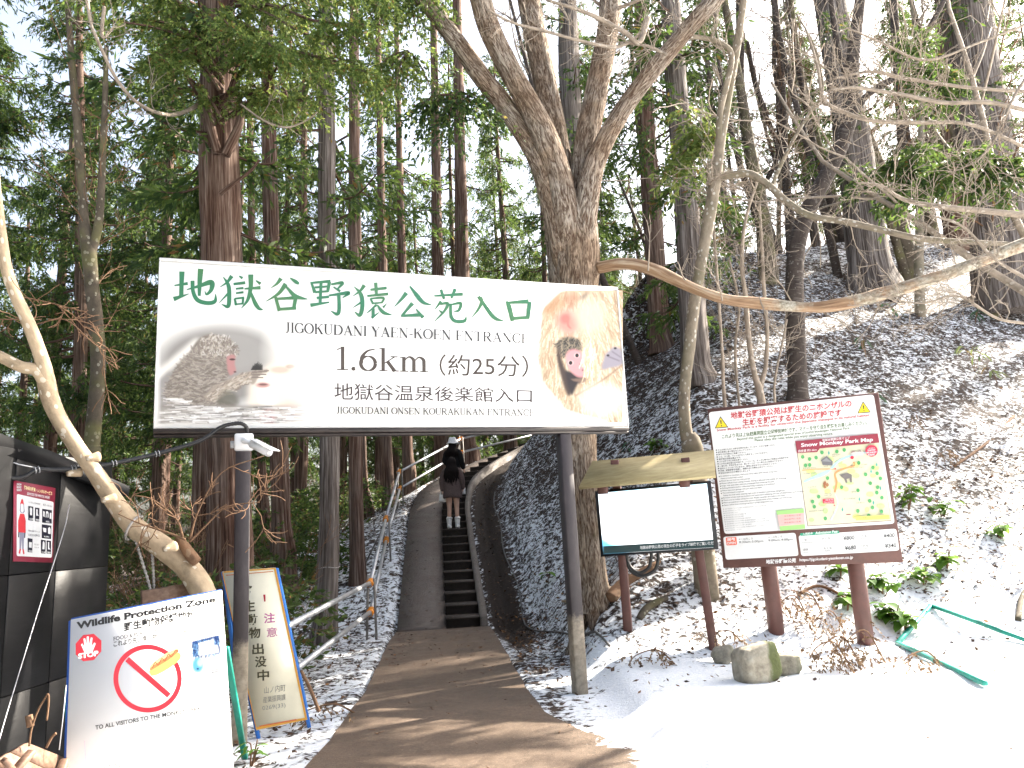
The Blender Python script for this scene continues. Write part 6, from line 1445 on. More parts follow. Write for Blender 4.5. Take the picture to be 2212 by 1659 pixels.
# poster on the shed
PLp = Plane((SX + .004, 5.0, 1.0), (SX + .004, 6.0, 1.0), (SX + .004, 5.0, 2.0)); cp = crop(0, 1680, .34970)
rt = thing('rental_poster', 'maroon framed winter wear rental poster hanging on the black shed wall', 'poster', tuple(PLp.px(*cp(380, 1600))))
f = [PLp.px(*cp(*p), lift=.006) for p in ((160, 690), (635, 778), (605, 1632), (155, 1617))]
build('sheet', *solid_quad(f, .005), flat((.26, .022, .05), .4), rt)
PLp.o = PLp.o + PLp.n * .006
pr = Print(PLp, cp, .0004, .00015); wl = flat((.62, .64, .66), .4); nv = flat((.010, .010, .025), .4)
pr.rpoly([(192, 846), (612, 938), (592, 1575), (190, 1556)], wl, .015); pr.make('white_panel', rt)
pr = Print(PLp, cp, .0008, .00015); pr.text('防寒具の販売・レンタルサービス', (275, 795), (595, 865), 50, flat((.70, .60, .34)), .03, 46); pr.text('SERVICES FOR WINTER WEAR', (308, 856), (566, 904), 30, wl, .02)
for k, s_ in enumerate(('SNOW', 'MONKEY', 'RESORTS')): pr.text(s_, (190, 748 + 32 * k), (244, 752 + 32 * k), 26, wl, .03)
pr.make('lettering', rt)
pr = Print(PLp, cp, .0008, .00015)
rd = flat((.52, .03, .04)); gy = flat((.22, .22, .30)); 
pr.poly([(228, 960), (250, 900), (272, 968), (282, 1050), (262, 1068), (236, 1062), (222, 1040)], gy); pr.poly([(236, 965), (252, 945), (266, 972), (270, 1040), (252, 1062), (236, 1040)], wl); pr.poly([(226, 965), (240, 915), (250, 895), (262, 915), (274, 972), (250, 955)], rd)
pr.poly([(228, 1070), (276, 1075), (292, 1150), (292, 1290), (206, 1285), (206, 1150)], rd); pr.poly([(220, 1285), (274, 1290), (268, 1480), (252, 1480), (248, 1350), (238, 1475), (220, 1475)], gy); pr.poly([(206, 1280), (218, 1282), (216, 1345), (204, 1340)], nv); pr.poly([(276, 1288), (288, 1288), (284, 1350), (274, 1350)], nv)
pr.poly([(222, 1472), (238, 1475), (226, 1535), (210, 1520)], rd); pr.poly([(252, 1478), (268, 1478), (278, 1530), (262, 1536)], rd); pr.make('figure_drawing', rt)
pr = Print(PLp, cp, .0008, .00015)
for (x0, y0, x1, y1) in ((322, 983, 380, 1152), (398, 1000, 450, 1162), (480, 1015, 592, 1185), (476, 1192, 586, 1362), (314, 1350, 370, 1516), (466, 1368, 520, 1530), (530, 1376, 582, 1532)):
    s_ = (y1 - y0) * .07; pr.poly([(x0, y0), (x1, y0 + (x1 - x0) * .15), (x1 - 2, y1), (x0, y1 - (x1 - x0) * .1)], nv)
for pts_ in ([(336, 1012), (350, 998), (366, 1015), (364, 1090), (340, 1088)], [(412, 1020), (428, 1024), (428, 1075), (440, 1095), (410, 1095)], [(490, 1040), (510, 1050), (508, 1110), (488, 1100)], [(524, 1050), (536, 1040), (552, 1060), (552, 1115), (540, 1115), (542, 1070), (530, 1070), (528, 1115), (518, 1112)], [(566, 1060), (584, 1065), (584, 1130), (564, 1130)], [(484, 1230), (526, 1240), (524, 1285), (494, 1280)], [(544, 1240), (562, 1222), (576, 1250), (574, 1305), (546, 1300)], [(328, 1395), (360, 1400), (358, 1462), (326, 1458)], [(484, 1395), (496, 1385), (508, 1410), (504, 1480), (480, 1478)], [(544, 1395), (558, 1398), (558, 1460), (572, 1482), (544, 1480)]): pr.poly(pts_, wl)
for (s_, x0, y0, x1) in (('¥500', 330, 1140, 374), ('¥800', 402, 1152, 446), ('¥500~', 518, 1172, 566), ('¥1,000~', 498, 1345, 560), ('¥500', 320, 1508, 364), ('¥1,500', 470, 1522, 516), ('¥800~', 534, 1524, 580)): pr.text(s_, (x0, y0), (x1, y0 + 5), 22, wl, .02)
dk = flat((.12, .12, .15))
pr.text('レンタル / FOR RENT', (322, 950), (454, 974), 24, dk, .01); pr.text('販売 / FOR SALE', (486, 980), (592, 1000), 24, dk, .01); pr.text('荷物のお預かりサービス', (316, 1275), (446, 1292), 22, dk, .01); pr.text('/CHECK IN SERVICE', (316, 1326), (446, 1336), 24, dk, .01); pr.text('PER DAY', (386, 1432), (440, 1438), 18, dk); pr.text('1日1点', (386, 1464), (440, 1470), 18, dk)
pr.make('price_icons', rt)
# guy wire in front of the shed
q = [P(150, 1090, 5.9), P(137, 1150, 5.75), P(90, 1296, 5.4), P(67, 1370, 5.25), P(15, 1540, 4.95), P(-8, 1620, 4.8)]
tag(Geo().tube(q, .0032, 6, n=20).make('guy_wire', plain('pale_wire', (.5, .5, .52), .4, .3)), 'thin pale guy wire slanting down across the black shed', 'wire')
q = [P(143, 1480, 5.0), P(137, 1540, 4.95), P(128, 1620, 4.9)]
tag(Geo().tube(q, .003, 6).make('guy_wire', plain('pale_wire_short', (.5, .5, .52), .4, .3)), 'short pale wire at the left edge of the wildlife board', 'wire')
# wooden table tipped on edge, bottom left
oldwood = wood('old_brown_plank', (.10, .055, .035), (.20, .12, .08), (.30, .20, .14), (1, 7, 7))
rt = thing('wooden_table', 'small brown plank table with slanted legs in front of the black shed', 'table', tuple(P(61, 1650, 4.6)))
A_, B0, C0, D0 = P(-60, 1672, 4.3), P(61, 1604, 4.75), P(152, 1640, 5.1), P(30, 1730, 4.6)
for k in range(3):
    a, b = A_ + (B0 - A_) * (k / 3 + .01), A_ + (B0 - A_) * ((k + 1) / 3 - .01); c, d = D0 + (C0 - D0) * ((k + 1) / 3 - .01), D0 + (C0 - D0) * (k / 3 + .01)
    build('plank', *solid_quad([a, b, c, d], .035), oldwood, rt)
for (a, b) in (((70, 1622, 4.6), (32, 1665, 4.5)), ((8, 1640, 4.45), (32, 1670, 4.5)), ((140, 1640, 5.0), (120, 1700, 4.9))):
    Geo().add(*bar(P(*a), P(*b), .05, .03)).make('leg', oldwood, rt)
g = Geo(); q = [P(63, 1612, 4.7), P(68, 1575, 4.7), P(82, 1535, 4.7), (P(98, 1507, 4.7)), P(104, 1500, 4.7), P(105, 1518, 4.7), P(101, 1556, 4.7)]
g.tube(q, .006, 5, n=30); g.tube([P(100, 1615, 4.8), P(112, 1592, 4.8), P(121, 1584, 4.8)], .008, 5, n=8); g.tube([P(62, 1545, 4.7), P(66, 1570, 4.7)], .02, 6)
tag(g.make('dead_plant_stem', brown_twig), 'dry bent plant stem sticking up in front of the black shed', 'plant')
# rope swing hung on the leaning tree
rt = thing('rope_swing', 'plank seat hung by grey twisted ropes from the leaning pale tree', 'swing', tuple(P(360, 1290, 5.9)))
rp = plain('twisted_grey_rope', (.36, .34, .32), .8, var=.3, scale=60)
for q in ([P(287, 1148, 5.86), P(300, 1190, 5.88), P(320, 1255, 5.9), P(335, 1312, 5.92)], [P(327, 1165, 5.92), P(331, 1230, 5.95), P(334, 1312, 5.95)]):
    q = spline(q, 70); Geo().tube(q, .010 + .003 * np.sin(np.arange(70) * 1.8), 8).make('rope', rp, rt, smooth=True)
th = np.linspace(0, 6.5, 16); c = P(290, 1140, 5.88); Geo().tube([c + np.array([.09 * math.cos(a) * .5, .09 * math.sin(a), .085 * math.cos(a)]) for a in th], .010, 6).make('rope_loop', rp, rt, smooth=True)
Geo().add(*bar(P(305, 1297, 5.85), P(422, 1278, 6.1), .05, .14, bev=.006)).make('seat_plank', oldwood, rt)
Geo().add(*bar(P(362, 1281, 5.96), P(385, 1277, 6.0), .03, .1, bev=.004)).make('cleat', oldwood, rt)
# rope round the slim cedar
p0 = P(708, 1226, 12.55); th = np.linspace(0, 6.28, 20)
tag(Geo().tube([p0 + np.array([.175 * math.cos(a), .05 + .175 * math.sin(a), .012 * math.sin(3 * a)]) for a in th], .008, 6).make('tied_rope', rp), 'pale rope tied round the slim cedar beside the handrail', 'rope')

# ================================================================ stones
def stone(px, py, w, h, d, label, seed, blocky=.5, mat=None, rz=0):
    b = hit(px, py); n_, m_ = 26, 40; u = np.linspace(0, math.pi, n_)[:, None]; v = np.linspace(0, 2 * math.pi, m_, endpoint=False)[None]
    X_, Y_, Z_ = np.sin(u) * np.cos(v), np.sin(u) * np.sin(v), np.cos(u) + 0 * v
    e = 1 - blocky * .72; sg = lambda a: np.sign(a) * np.abs(a) ** e
    X_, Y_, Z_ = sg(X_), sg(Y_), sg(Z_); k = 1 + .30 * fbm(X_ * 1.6 + seed, Y_ * 1.6 + Z_ * 2.1, seed, 4)
    c, s = math.cos(rz), math.sin(rz); xx, yy = X_ * k * w / 2, Y_ * k * d / 2
    V = np.stack([b[0] + xx * c - yy * s, b[1] + d * .3 + xx * s + yy * c, b[2] + h * .42 + Z_ * k * h / 2 + .12 * xx], -1).reshape(-1, 3)
    F = [[i * m_ + j, i * m_ + (j + 1) % m_, (i + 1) * m_ + (j + 1) % m_, (i + 1) * m_ + j] for i in range(n_ - 1) for j in range(m_)]
    t = NT('mossy_stone'); p_ = t.obj(); f = t.noise(p_, 9, 6, .65); col = t.ramp(f, [(.3, (.15, .13, .10)), (.5, (.30, .27, .21)), (.72, (.42, .40, .33))])
    sep = t.n('SeparateXYZ', {0: p_}); ms = t.math('ADD', t.math('MULTIPLY', t.math('SUBTRACT', sep.outputs[0], w * .18), 9 / w), t.math('MULTIPLY', t.math('SUBTRACT', t.noise(p_, 5, 4), .5), 5))
    col = t.mix(t.math('MULTIPLY', t.math('MULTIPLY', ms, 1, clamp=True), .9 if blocky > .6 else .35), col, t.mix(t.noise(p_, 40, 3), (.03, .045, .008), (.10, .12, .025))); t.bump(f, .7, .03); t.set(Base_Color=col, Roughness=.9)
    return tag(build('stone', V, F, t.m, smooth=True, origin=b), label, 'stone')
stone(1643, 1474, .40, .34, .30, 'squared grey stone with a mossy right side in front of the map board', 3, .86, rz=.25)
stone(1706, 1462, .27, .22, .24, 'rounded tan stone right against the squared mossy one', 9, .35)
stone(1567, 1434, .24, .19, .2, 'half buried tan stone at the foot of the monitor post', 14, .3)
# ================================================================ broadleaf plants in the snow
glossy = leafmat('glossy_broad_leaf', (.035, .10, .015), (.075, .19, .022), (.22, .34, .05), .0, .35)
pale_leaf = leafmat('pale_bamboo_leaf', (.07, .13, .045), (.17, .23, .09), (.34, .38, .14), .08, .4)
dark_leaf = leafmat('dark_bamboo_leaf', (.02, .06, .03), (.04, .10, .05), (.08, .17, .07), .04, .3)
def leafy(px, py, H, n, L, W, mat, label, group, seed, droop=.6):
    rr = np.random.default_rng(seed); b = hit(px, py); t = thing('broadleaf_plant', label, 'plant', tuple(b), group); V, F = [], []; S = Geo()
    for k in range(max(1, n // 5)):
        tip = b + [rr.normal(0, .3) * H, rr.normal(0, .2) * H, H * rr.uniform(.6, 1.0)]; S.tube([b + [0, 0, -.05], (b + tip) / 2 + [.02, 0, .05], tip], [.007, .006, .003], 5, n=8)
        for j in range(5):
            q = b + (tip - b) * rr.uniform(.45, 1.0); a = rr.uniform(0, 6.28); u = np.array([math.cos(a), math.sin(a), rr.uniform(-.1, .5)]); u = unit(u); sd = unit(np.cross(u, [0, 0, 1.0])); l = L * rr.uniform(.6, 1.2); w = W * rr.uniform(.7, 1.2); i0 = len(V)
            for i, s in enumerate(np.linspace(0, 1, 6)):
                c = q + u * l * s + np.array([0, 0, -droop * l * s * s * .8]); ww = w * math.sin(math.pi * min(.06 + s * .93, .99)) ** .8 / 2; V += [c - sd * ww + [0, 0, .22 * ww], c, c + sd * ww + [0, 0, .22 * ww]]
            for i in range(5): F += [[i0 + 3 * i, i0 + 3 * i + 1, i0 + 3 * i + 4, i0 + 3 * i + 3], [i0 + 3 * i + 1, i0 + 3 * i + 2, i0 + 3 * i + 5, i0 + 3 * i + 4]]
    S.make('stems', brown_twig, t); build('leaves', V, F, mat, t, smooth=True); return t
gp = 'glossy green plants poking through the snow'
for k, (px, py, H, n, lab) in enumerate(((1962, 1100, .34, 20, 'highest glossy dark green plant above the right corner of the map board'), (2035, 1120, .30, 15, 'yellow-green plant right of the map board'), (1992, 1265, .26, 15, 'green plant low at the right side of the map board'), (1905, 1292, .28, 20, 'glossy plant seen right behind the right pole of the map board'), (1830, 1318, .22, 15, 'green plant between the two poles of the map board'), (1930, 1352, .26, 20, 'green plant beside the foot of the right pole'), (1955, 1365, .18, 15, 'green plant at the corner of the fallen green frame'), (2160, 1175, .26, 10, 'yellow-green leaves at the right edge'), (2045, 1230, .26, 15, 'middle green plant right of the map board'), (1815, 1246, .16, 10, 'little green plant just under the map board'), (1415, 985, .30, 15, 'green plant above the plank roof of the monitor'), (1185, 1262, .2, 5, 'single green leaf cluster on the bank left of the monitor'))):
    leafy(px, py, H * 1.15, int(n * 1.6), .20, .12, glossy, lab, gp, 400 + k)
gb = 'bamboo grass on the slope'
for k, (px, py, H, n, m, lab) in enumerate(((2105, 800, .8, 15, pale_leaf, 'pale tall bamboo grass standing above the map board to the right'), (2155, 830, .5, 10, pale_leaf, 'sunlit yellow bamboo grass in the snow at the right edge'), (1945, 690, .5, 10, dark_leaf, 'dark bamboo grass below the thick grey cedar'), (2105, 700, .45, 10, dark_leaf, 'dark bamboo grass below the largest cedar'), (1870, 770, .5, 10, dark_leaf, 'dark bamboo grass in the middle of the slope'), (1890, 870, .3, 10, dark_leaf, 'dark bamboo grass just right of the map board top'), (1345, 985, .35, 10, dark_leaf, 'dark bamboo grass left of the plank roof'))):
    leafy(px, py, H, n, .30, .055, m, lab, gb, 440 + k, 1.0)
leafy(540, 1655, .2, 15, .12, .03, glossy, 'small green grass tuft at the foot of the wildlife board leg', None, 470, .5)
# brown dead cedar sprigs lying by the poles
deadn = leafmat('dead_cedar_sprays', (.09, .05, .03), (.20, .12, .065), (.34, .24, .14), 0, .2)
gd = 'brown dead cedar sprigs around the poles'
rr = np.random.default_rng(12)
for k, (px, py, h0, lab) in enumerate(((1712, 1360, .35, 'brown cedar sprig arching right of the left pole of the map board'), (1742, 1345, .32, 'second brown sprig hanging between the poles of the map board'), (1790, 1385, .30, 'brown sprig left of the right pole'), (1812, 1450, .28, 'brown drooping sprig in front of the right pole'), (1865, 1440, .3, 'brown sprig right at the foot of the right pole'), (1790, 1455, .25, 'dead sprig lying lowest in front of the map board'), (1560, 1400, .16, 'brown litter sprig at the monitor post'), (1400, 1440, .14, 'dead brown sprig by the left monitor post'), (690, 1560, .12, 'brown sprig at the path edge beside the caution board'), (1990, 1450, .15, 'brown sprig at the fallen green frame'), (2050, 1000, .2, 'brown dead tuft on the slope right of the map board'), (1985, 930, .2, 'upper brown dead tuft on the slope'))):
    b = hit(px, py); n_ = 16; o = b + np.column_stack([rr.normal(0, .13, n_), rr.normal(0, .08, n_), np.abs(rr.normal(h0 * .8, h0 * .25, n_))]); d = np.column_stack([rr.normal(0, .5, n_), rr.normal(-.3, .4, n_), rr.normal(-.2, .3, n_)])
    V = sprays(rr, o, d, .24, 30, .035, .008, 1.1); t = thing('dead_sprig', lab, 'branch', tuple(b), gd); build('needles', V, quadF(len(V) // 4), deadn, t); g = Geo().tube([b + [.3, .2, 0], b + [.12, .1, h0 * 1.05], b + [-.1, 0, h0 * .9], b + [-.2, -.05, h0 * .4]], [.010, .008, .006, .003], 5, n=14); g.make('stem', brown_twig, t)
# fallen branches
for k, (pp, mat, lab) in enumerate((([(1335, 1280, 22), (1370, 1255, 22), (1410, 1232, 19), (1440, 1215, 12)], brown_twig, 'thick brown fallen branch behind the monitor posts'), ([(1318, 1305, 30), (1340, 1282, 30), (1362, 1255, 24)], brown_twig, 'brown root-like log at the foot of the big tree'), ([(1380, 1345, 16), (1400, 1318, 17), (1440, 1295, 12)], mossy_bark, 'curved pale stick lying between the monitor posts'), ([(1290, 1302, 13), (1240, 1302, 9), (1215, 1300, 5)], pale_bark, 'short broken pale stick left of the left monitor post'), ([(1730, 1290, 6), (1770, 1275, 6), (1820, 1295, 5), (1850, 1325, 4)], brown_twig, 'thin arched dead stick under the map board'), ([(690, 1540, 7), (670, 1490, 7), (650, 1450, 6)], brown_twig, 'brown stick leaning on the yellow caution board'), ([(2060, 1010, 6), (2130, 960, 6), (2190, 900, 5)], brown_twig, 'long brown stick on the sunlit slope at right'), ([(2200, 1345, 12), (2206, 1300, 10), (2214, 1280, 8)], mossy_bark, 'old stick end at the right edge'))):
    h_ = np.array([hit(x, y) for x, y, _ in pp]); 
    if k == 5: h_ = np.array([P(x, y, 6.85) for x, y, _ in pp])
    r_ = np.array([rad(w_, q[1]) for (_, _, w_), q in zip(pp, h_)]); h_[:, 2] += r_ * (.6 if k != 4 else 3)
    tag(Geo().tube(h_, r_, 10, n=24, rough=.18, seed=k, ridge=.12).make('fallen_branch', mat, smooth=True), lab, 'branch')
# green frame lying in the snow
gf = plain('green_painted_wood', (.012, .30, .23), .45, var=.2)
rt = thing('fallen_board', 'turquoise framed board lying half buried in the snow at right', 'board', tuple(hit(2070, 1390)))
pA, pB, pC, pD = [hit(*q) + [0, 0, .035] for q in ((2012, 1314), (2240, 1398), (2130, 1486), (1940, 1396))]
for a, b in ((pA, pB), (pA, pD), (pD, pC)): Geo().add(*bar(a, b, .048, .042, bev=.006)).make('rail', gf, rt)
# fallen leaves and needles lying on the snow
rr = np.random.default_rng(33); N = 42000
x = np.concatenate([rr.uniform(-1, 12, N // 2), rr.uniform(-9, -1.6, N // 4), rr.uniform(-1, 9, N // 4)]); y = np.concatenate([rr.uniform(7.5, 22, N // 2), rr.uniform(5, 22, N // 4), rr.uniform(7, 14, N // 4)])
d, _ = path_info(x, y); tq = y - 8.0 - .2 * x
keep = (np.abs(d) > .95) & ((d < 0) | (rr.random(len(x)) < np.clip(.10 + .5 * tq, .13, 1)))
x, y = x[keep], y[keep]; z = terrain(x, y) + rr.uniform(.004, .03, len(x)); n_ = len(x)
a = rr.uniform(0, 6.28, n_); dirs = unit(np.column_stack([np.cos(a), np.sin(a), rr.normal(.12, .35, n_)])); sd = unit(np.cross(dirs, unit(np.column_stack([rr.normal(0, .5, n_), rr.normal(0, .5, n_), np.ones(n_)]))))
L_ = rr.uniform(.03, .085, n_); V = kites(np.column_stack([x, y, z]), dirs, sd, L_, L_ * rr.uniform(.10, .34, n_))
o = build('leaf_litter', V, quadF(n_), leafmat('fallen_leaves', (.016, .009, .006), (.045, .023, .014), (.14, .080, .042), .1, .15)); o['kind'] = 'stuff'
# little sticks and cedar bits on the path
rr = np.random.default_rng(5); g = Geo()
for _ in range(70):
    s = rr.uniform(4.6, 12.5); a = rr.uniform(0, 6.28); xx = -.7 + rr.normal(0, .55) + (rr.uniform(0, 3) if s < 6.5 else 0); q = np.array([xx, s, max(tz(xx, s), .0) + .02]); l = rr.uniform(.02, .07)
    g.tube([q, q + [math.cos(a) * l, math.sin(a) * l, .008]], [rr.uniform(.002, .006), .0015], 4)
o = g.make('path_debris', brown_twig); o['kind'] = 'stuff'
n_ = 900; ss = S0 + rr.uniform(-3.5, 11, n_); of = np.where(rr.random(n_) < .5, rr.uniform(-.74, -.45, n_), rr.uniform(.1, .64, n_)); of = np.where(rr.random(n_) < .25, rr.uniform(-.7, .06, n_), of); B_ = []
for s, q in zip(ss, of):
    st = q > .085 and s > S0; z = (np.interp(S0 + math.floor((s - S0) / .5) * .5, PS, PZ) + .165) if st else np.interp(s, PS, PZ) + .012
    B_.append(cpt(s, q, z + .006))
a = rr.uniform(0, 6.28, n_); dirs = unit(np.column_stack([np.cos(a), np.sin(a), rr.normal(.05, .12, n_)])); sd = unit(np.cross(dirs, np.column_stack([rr.normal(0, .3, n_), rr.normal(0, .3, n_), np.ones(n_)]))); L_ = rr.uniform(.02, .075, n_)
V = kites(np.array(B_), dirs, sd, L_, L_ * rr.uniform(.1, .3, n_)); o = build('step_litter', V, quadF(n_), leafmat('step_leaves', (.02, .011, .007), (.06, .03, .017), (.17, .09, .04), .1, .1)); o['kind'] = 'stuff'
# ================================================================ people on the stairs
skin = plain('skin', (.50, .315, .235), .55, var=.04); hairm = plain('dark_hair', (.008, .0055, .005), .75, var=.3, scale=30, spec=.12)
def fabric(name, c, sc=60):
    t = NT(name); v = t.obj(); f = t.noise(v, sc, 3, .7); q = t.noise(v, 6, 4, .6); t.set(Base_Color=t.mix(t.math('MULTIPLY', q, .6), t.ramp(f, [(.3, tuple(x * .6 for x in c)), (.7, tuple(x * 1.35 for x in c))]), tuple(x * .8 for x in c)), Roughness=.95); t.bump(t.math('ADD', f, t.math('MULTIPLY', q, 2)), .5, .01); t.b.inputs['Specular IOR Level'].default_value = .1; return t.m
def skin_mesh(name, verts, edges, mat, parent, sub=2):
    """one continuous surface grown from a skeleton: verts = (x, y, z, rx, ry), vertex 0 is the root"""
    me = bpy.data.meshes.new(name); off = np.array(world_loc(parent)); me.from_pydata([tuple(np.array(v[:3]) - off) for v in verts], edges, [])
    o = bpy.data.objects.new(name, me); COL.objects.link(o); o.parent = parent
    m = o.modifiers.new('skin', 'SKIN'); m.use_smooth_shade = True
    for d, v in zip(me.skin_vertices[0].data, verts): d.radius = (v[3], v[4] if len(v) > 4 else v[3]); d.use_root = False
    me.skin_vertices[0].data[0].use_root = True
    s = o.modifiers.new('sub', 'SUBSURF'); s.levels = sub; s.render_levels = sub
    me.materials.append(mat); return o
def loft(rings, seg=28):
    """closed surface through rings (cx, cy, z, rx, ry)"""
    V, F = [], []
    for (cx, cy, z, rx, ry) in rings:
        for a in np.linspace(0, 2 * math.pi, seg, endpoint=False): V.append((cx + rx * math.cos(a), cy + ry * math.sin(a), z + .012 * math.sin(3 * a + z * 9)))
    for i in range(len(rings) - 1):
        for j in range(seg): F.append([i * seg + j, i * seg + (j + 1) % seg, (i + 1) * seg + (j + 1) % seg, (i + 1) * seg + j])
    F.append(list(range(seg))[::-1]); F.append([(len(rings) - 1) * seg + j for j in range(seg)])
    return np.array(V), F
def person(label, base, H, coat, legs, shoe, armL, armR, legL, legR, hem, hat=None, hair_to=1.1, yaw=0.0, bare=True, headyaw=0.0):
    t = thing('person', label, 'person', base); k = H / 1.66; b = np.array(base, float); c_, s_ = math.cos(yaw), math.sin(yaw)
    def W(p): x, y, z = p[:3]; return (b[0] + (x * c_ - y * s_) * k, b[1] + (x * s_ + y * c_) * k, b[2] + z * k)
    sk = []; ed = []
    def add(p, r, par=None): sk.append((*W(p), r * k, r * k)); (ed.append((par, len(sk) - 1)) if par is not None else None); return len(sk) - 1
    pel = add((0, 0, .88), .115); sp = add((0, .0, 1.05), .105, pel); ch = add((0, .01, 1.24), .12, sp); nk0 = add((0, .0, 1.38), .055, ch); nk = add((0, .015, 1.43), .05, nk0)
    hd = add((0, .025, 1.52), .088, nk); add((0, .03, 1.60), .075, hd)
    hx, hy = math.sin(headyaw) , math.cos(headyaw)
    for (A, sgn) in ((armL, -1), (armR, 1)):
        i = add((sgn * .12, 0, 1.34), .055, ch); i = add((sgn * .175, 0, 1.33), .05, i); i = add(A[0], .042, i); i = add(A[1], .027, i); hnd = add(np.array(A[1]) + (np.array(A[1]) - A[0]) * .22, .024, i)
        d = unit(np.array(A[1]) - np.array(A[0])); side = unit(np.cross(d, [sgn, 0, .2])); h0 = np.array(A[1]) + d * .055
        for f in range(4):
            o = h0 + side * (f - 1.5) * .017; L_ = (.062, .072, .068, .054)[f]; j = add(o, .0088, hnd); j = add(o + d * L_ * .55, .0084, j); add(o + d * L_ * .85 + np.array([-sgn * .02, .012, 0]), .0075, j)
        j = add(np.array(A[1]) + d * .03 + side * .03, .0095, hnd); add(np.array(A[1]) + d * .062 + side * .045, .0085, j)
    for (Lg, sgn) in ((legL, -1), (legR, 1)):
        i = add((sgn * .085, 0, .84), .095, pel); i = add((sgn * .085, Lg[0][1] * .5, .66), .078, i); i = add(Lg[0], .056, i); m = (np.array(Lg[0]) * .62 + np.array(Lg[1]) * .38); i = add(m + [0, -.018, 0], .053, i); i = add(Lg[1], .035, i); i = add(np.array(Lg[1]) + [0, -.012, -.055], .034, i); add(np.array(Lg[1]) + [0, .11, -.065], .028, i)
    skin_mesh('body', sk, ed, skin, t)
    # face: nose and ears on the head, turned with it
    hc_ = np.array([0, .028, 1.545])
    g = Geo(); f_ = np.array([hx, hy, 0]); sd = np.array([hy, -hx, 0])
    g.tube([W(hc_ + f_ * .078 + [0, 0, .012]), W(hc_ + f_ * .106 + [0, 0, -.018]), W(hc_ + f_ * .088 + [0, 0, -.03])], [.008 * k, .014 * k, .008 * k], 8)
    for s in (-1, 1): g.tube([W(hc_ + sd * s * .082 + [0, 0, .02]), W(hc_ + sd * s * .094 + [0, 0, -.005]), W(hc_ + sd * s * .082 + [0, 0, -.03])], [.01 * k, .016 * k, .009 * k], 8)
    g.make('nose_and_ears', skin, t, smooth=True)
    g = Geo()
    for s in (-1, 1): g.tube([W(hc_ + f_ * .080 + sd * (s * .032 - .012) + [0, 0, .012]), W(hc_ + f_ * .080 + sd * (s * .032 + .012) + [0, 0, .012])], .006 * k, 6)
    g.tube([W(hc_ + f_ * .078 + sd * -.022 + [0, 0, -.052]), W(hc_ + f_ * .082 + [0, 0, -.054]), W(hc_ + f_ * .078 + sd * .022 + [0, 0, -.052])], .005 * k, 6); g.make('face_features', plain('dark_eyes_lips', (.10, .04, .04), .5), t)
    # coat with sleeves
    rings = [(0, .0, hem, .215, .165), (0, 0, hem + .015, .228, .178), (0, 0, hem + .10, .222, .172), (0, 0, .98, .198, .150), (0, .0, 1.14, .190, .142), (0, .0, 1.27, .198, .138), (0, .0, 1.345, .165, .115), (0, .005, 1.395, .095, .085), (0, .01, 1.425, .075, .07)]
    V, F = loft(rings); V = np.array([W(v) for v in V]); g = Geo().add(V, F)
    for (A, sgn) in ((armL, -1), (armR, 1)):
        a0 = np.array([sgn * .155, 0, 1.325]); wr = np.array(A[1]); el = np.array(A[0]); g.tube([W(a0 - [sgn * .06, 0, 0]), W(a0), W((a0 + el) / 2 + [sgn * .012, 0, 0]), W(el), W((el + wr) / 2), W(wr - (wr - el) * .10), W(wr)], np.array([.065, .082, .078, .073, .066, .058, .046]) * k, 16, n=26, rough=.06, seed=3)
    g.make('coat', coat, t, smooth=True)
    if not bare:
        for (Lg, sgn) in ((legL, -1), (legR, 1)): Geo().tube([W((sgn * .085, 0, .90)), W((sgn * .085, Lg[0][1] * .5, .68)), W(Lg[0]), W((np.array(Lg[0]) + Lg[1]) / 2 + [0, -.015, 0]), W(np.array(Lg[1]) + [0, 0, -.02])], np.array([.11, .098, .08, .072, .062]) * k, 16, n=20).make('trouser_leg', legs, t, smooth=True)
    for (Lg, sgn) in ((legL, -1), (legR, 1)):
        an = np.array(Lg[1]); z0 = an[2] - .095
        g = Geo().tube([W(an + [0, -.005, .13]), W(an + [0, -.005, .12]), W(an + [0, -.004, .03]), W(an + [0, 0, -.03]), W(an + [0, .0, -.075])], np.array([.060, .064, .054, .052, .055]) * k, 16, n=16)
        V, F = loft([(an[0], an[1] + .035, z0 - .0, .046, .125), (an[0], an[1] + .035, z0 + .03, .048, .128), (an[0], an[1] + .035, z0 + .055, .043, .115), (an[0], an[1] + .01, z0 + .085, .036, .075)], 20)
        g.add([W(v) for v in V], F)
        if bare: g.tube([W(an + [0, -.005, .115]), W(an + [0, -.005, .135]), W(an + [0, -.005, .15])], np.array([.066, .072, .062]) * k, 18, rough=.2)
        g.make('boot', shoe, t, smooth=True)
    # hair: strands over the head and down the back
    rr = np.random.default_rng(int(H * 1000)); g = Geo(); hc_ = np.array([0, .026, 1.555])
    V, F = loft([(0, .018, 1.44, .070, .062), (0, .014, 1.49, .094, .090), (0, .015, 1.55, .102, .104), (0, .018, 1.60, .092, .096), (0, .022, 1.64, .062, .068), (0, .024, 1.662, .02, .024)], 24); g.add([W(v) for v in V], F)
    for _ in range(110):
        a = rr.uniform(math.pi * 1.02, math.pi * 1.98); x0, y0 = .09 * math.cos(a), .09 * math.sin(a) + .01; L_ = hair_to + rr.normal(0, .05); w_ = rr.uniform(.9, 1.5)
        g.tube([W((x0 * .3, y0 * .3 + .02, 1.655)), W((x0, y0 - .01, 1.58)), W((x0 * 1.12, y0 - .03, 1.46)), W((x0 * 1.25 * w_, y0 - .07 - .02 * w_, 1.33)), W((x0 * 1.2 * w_ + rr.normal(0, .015), y0 - .085, (1.33 + L_) / 2)), W((x0 * w_ + rr.normal(0, .03), y0 - .075, L_))], np.array([.010, .016, .017, .017, .015, .005]) * k, 5, n=14, cap=False)
    g.make('hair', hairm, t, smooth=True)
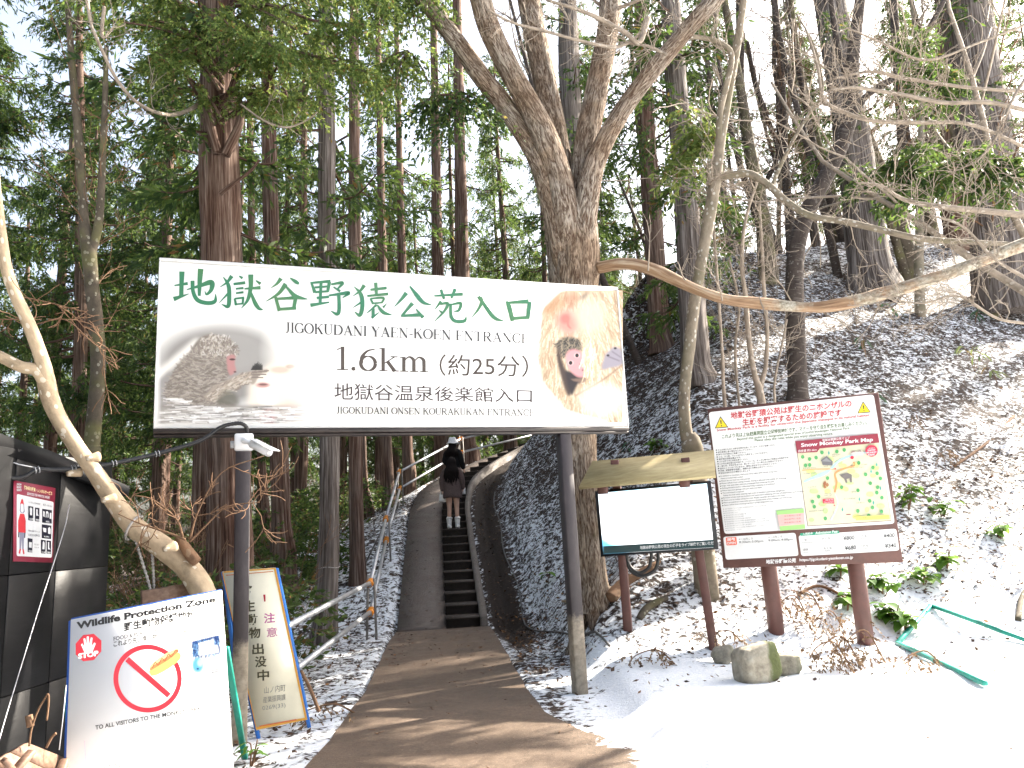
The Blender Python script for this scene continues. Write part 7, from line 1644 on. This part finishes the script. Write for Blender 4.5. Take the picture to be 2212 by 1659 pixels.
    if hat:
        V, F = loft([(0, .02, 1.555, .165, .165), (0, .02, 1.562, .168, .168), (0, .02, 1.585, .135, .135), (0, .02, 1.61, .115, .118), (0, .02, 1.67, .105, .108), (0, .02, 1.71, .085, .088), (0, .02, 1.722, .05, .05)], 28); build('hat', [W(v) for v in V], F, hat, t, smooth=True)
    return t, W
whiteb = plain('white_boot', (.70, .69, .67), .5, var=.06); fluffy = fabric('white_felt', (.74, .74, .75))
bs = cpt(S0 + 4.72, .345, 1.652 + .0)
p1, W1 = person('person from behind in short brown coat with bare legs and white boots on the stairs', (bs[0], bs[1], 1.655), 1.655, fabric('brown_wool_coat', (.105, .078, .074)), None, whiteb,
    [(-.235, -.01, 1.10), (-.225, .02, .87)], [(.23, -.01, 1.10), (.235, .06, .90)], [(-.088, .01, .47), (-.098, -.02, .105)], [(.085, .015, .47), (.092, -.01, .105)], .70, hair_to=1.10)
def bagmesh(c, w, h, d, name, label, mat, strap=.12):
    t = thing(name, label, 'bag', tuple(c)); V, F = loft([(c[0], c[1], c[2] - h / 2, w * .42, d * .42), (c[0], c[1], c[2] - h * .45, w * .5, d * .5), (c[0], c[1], c[2] + h * .15, w * .47, d * .42), (c[0], c[1], c[2] + h * .5, w * .40, d * .22)], 20); build('pouch', V, F, mat, t, smooth=True)
    Geo().tube([(c[0] - w * .32, c[1], c[2] + h * .45), (c[0] - w * .2, c[1], c[2] + h * .5 + strap * .8), (c[0] + w * .15, c[1], c[2] + h * .5 + strap), (c[0] + w * .32, c[1], c[2] + h * .45)], .008, 6, n=14).make('strap', mat, t, smooth=True)
h = W1((-.235, .03, .73)); bagmesh((h[0], h[1], h[2] - .02), .19, .17, .08, 'handbag', 'small white handbag hanging from the left hand of the person in the brown coat', whiteb, .10)
h = W1((.255, .08, .88)); bagmesh((h[0], h[1], h[2] - .0), .09, .19, .07, 'pouch_bag', 'small upright white pouch in the right hand of the person in the brown coat', fluffy, .03)
bs2 = cpt(S0 + 6.74, .37, 0)
p2, W2 = person('person in a white bucket hat and long black coat walking ahead up the stairs', (bs2[0], bs2[1], 2.315), 1.64, fabric('black_long_coat', (.012, .012, .013)), fabric('black_trousers', (.012, .012, .014)), plain('black_shoe', (.015, .015, .016), .5),
    [(-.22, -.02, 1.10), (-.16, .14, .98)], [(.235, -.02, 1.10), (.27, .05, .87)], [(-.088, .06, .48), (-.09, .05, .10)], [(.10, .02, .47), (.12, -.02, .10)], .48, hat=fluffy, hair_to=1.22, yaw=-.25, bare=False, headyaw=-1.1)
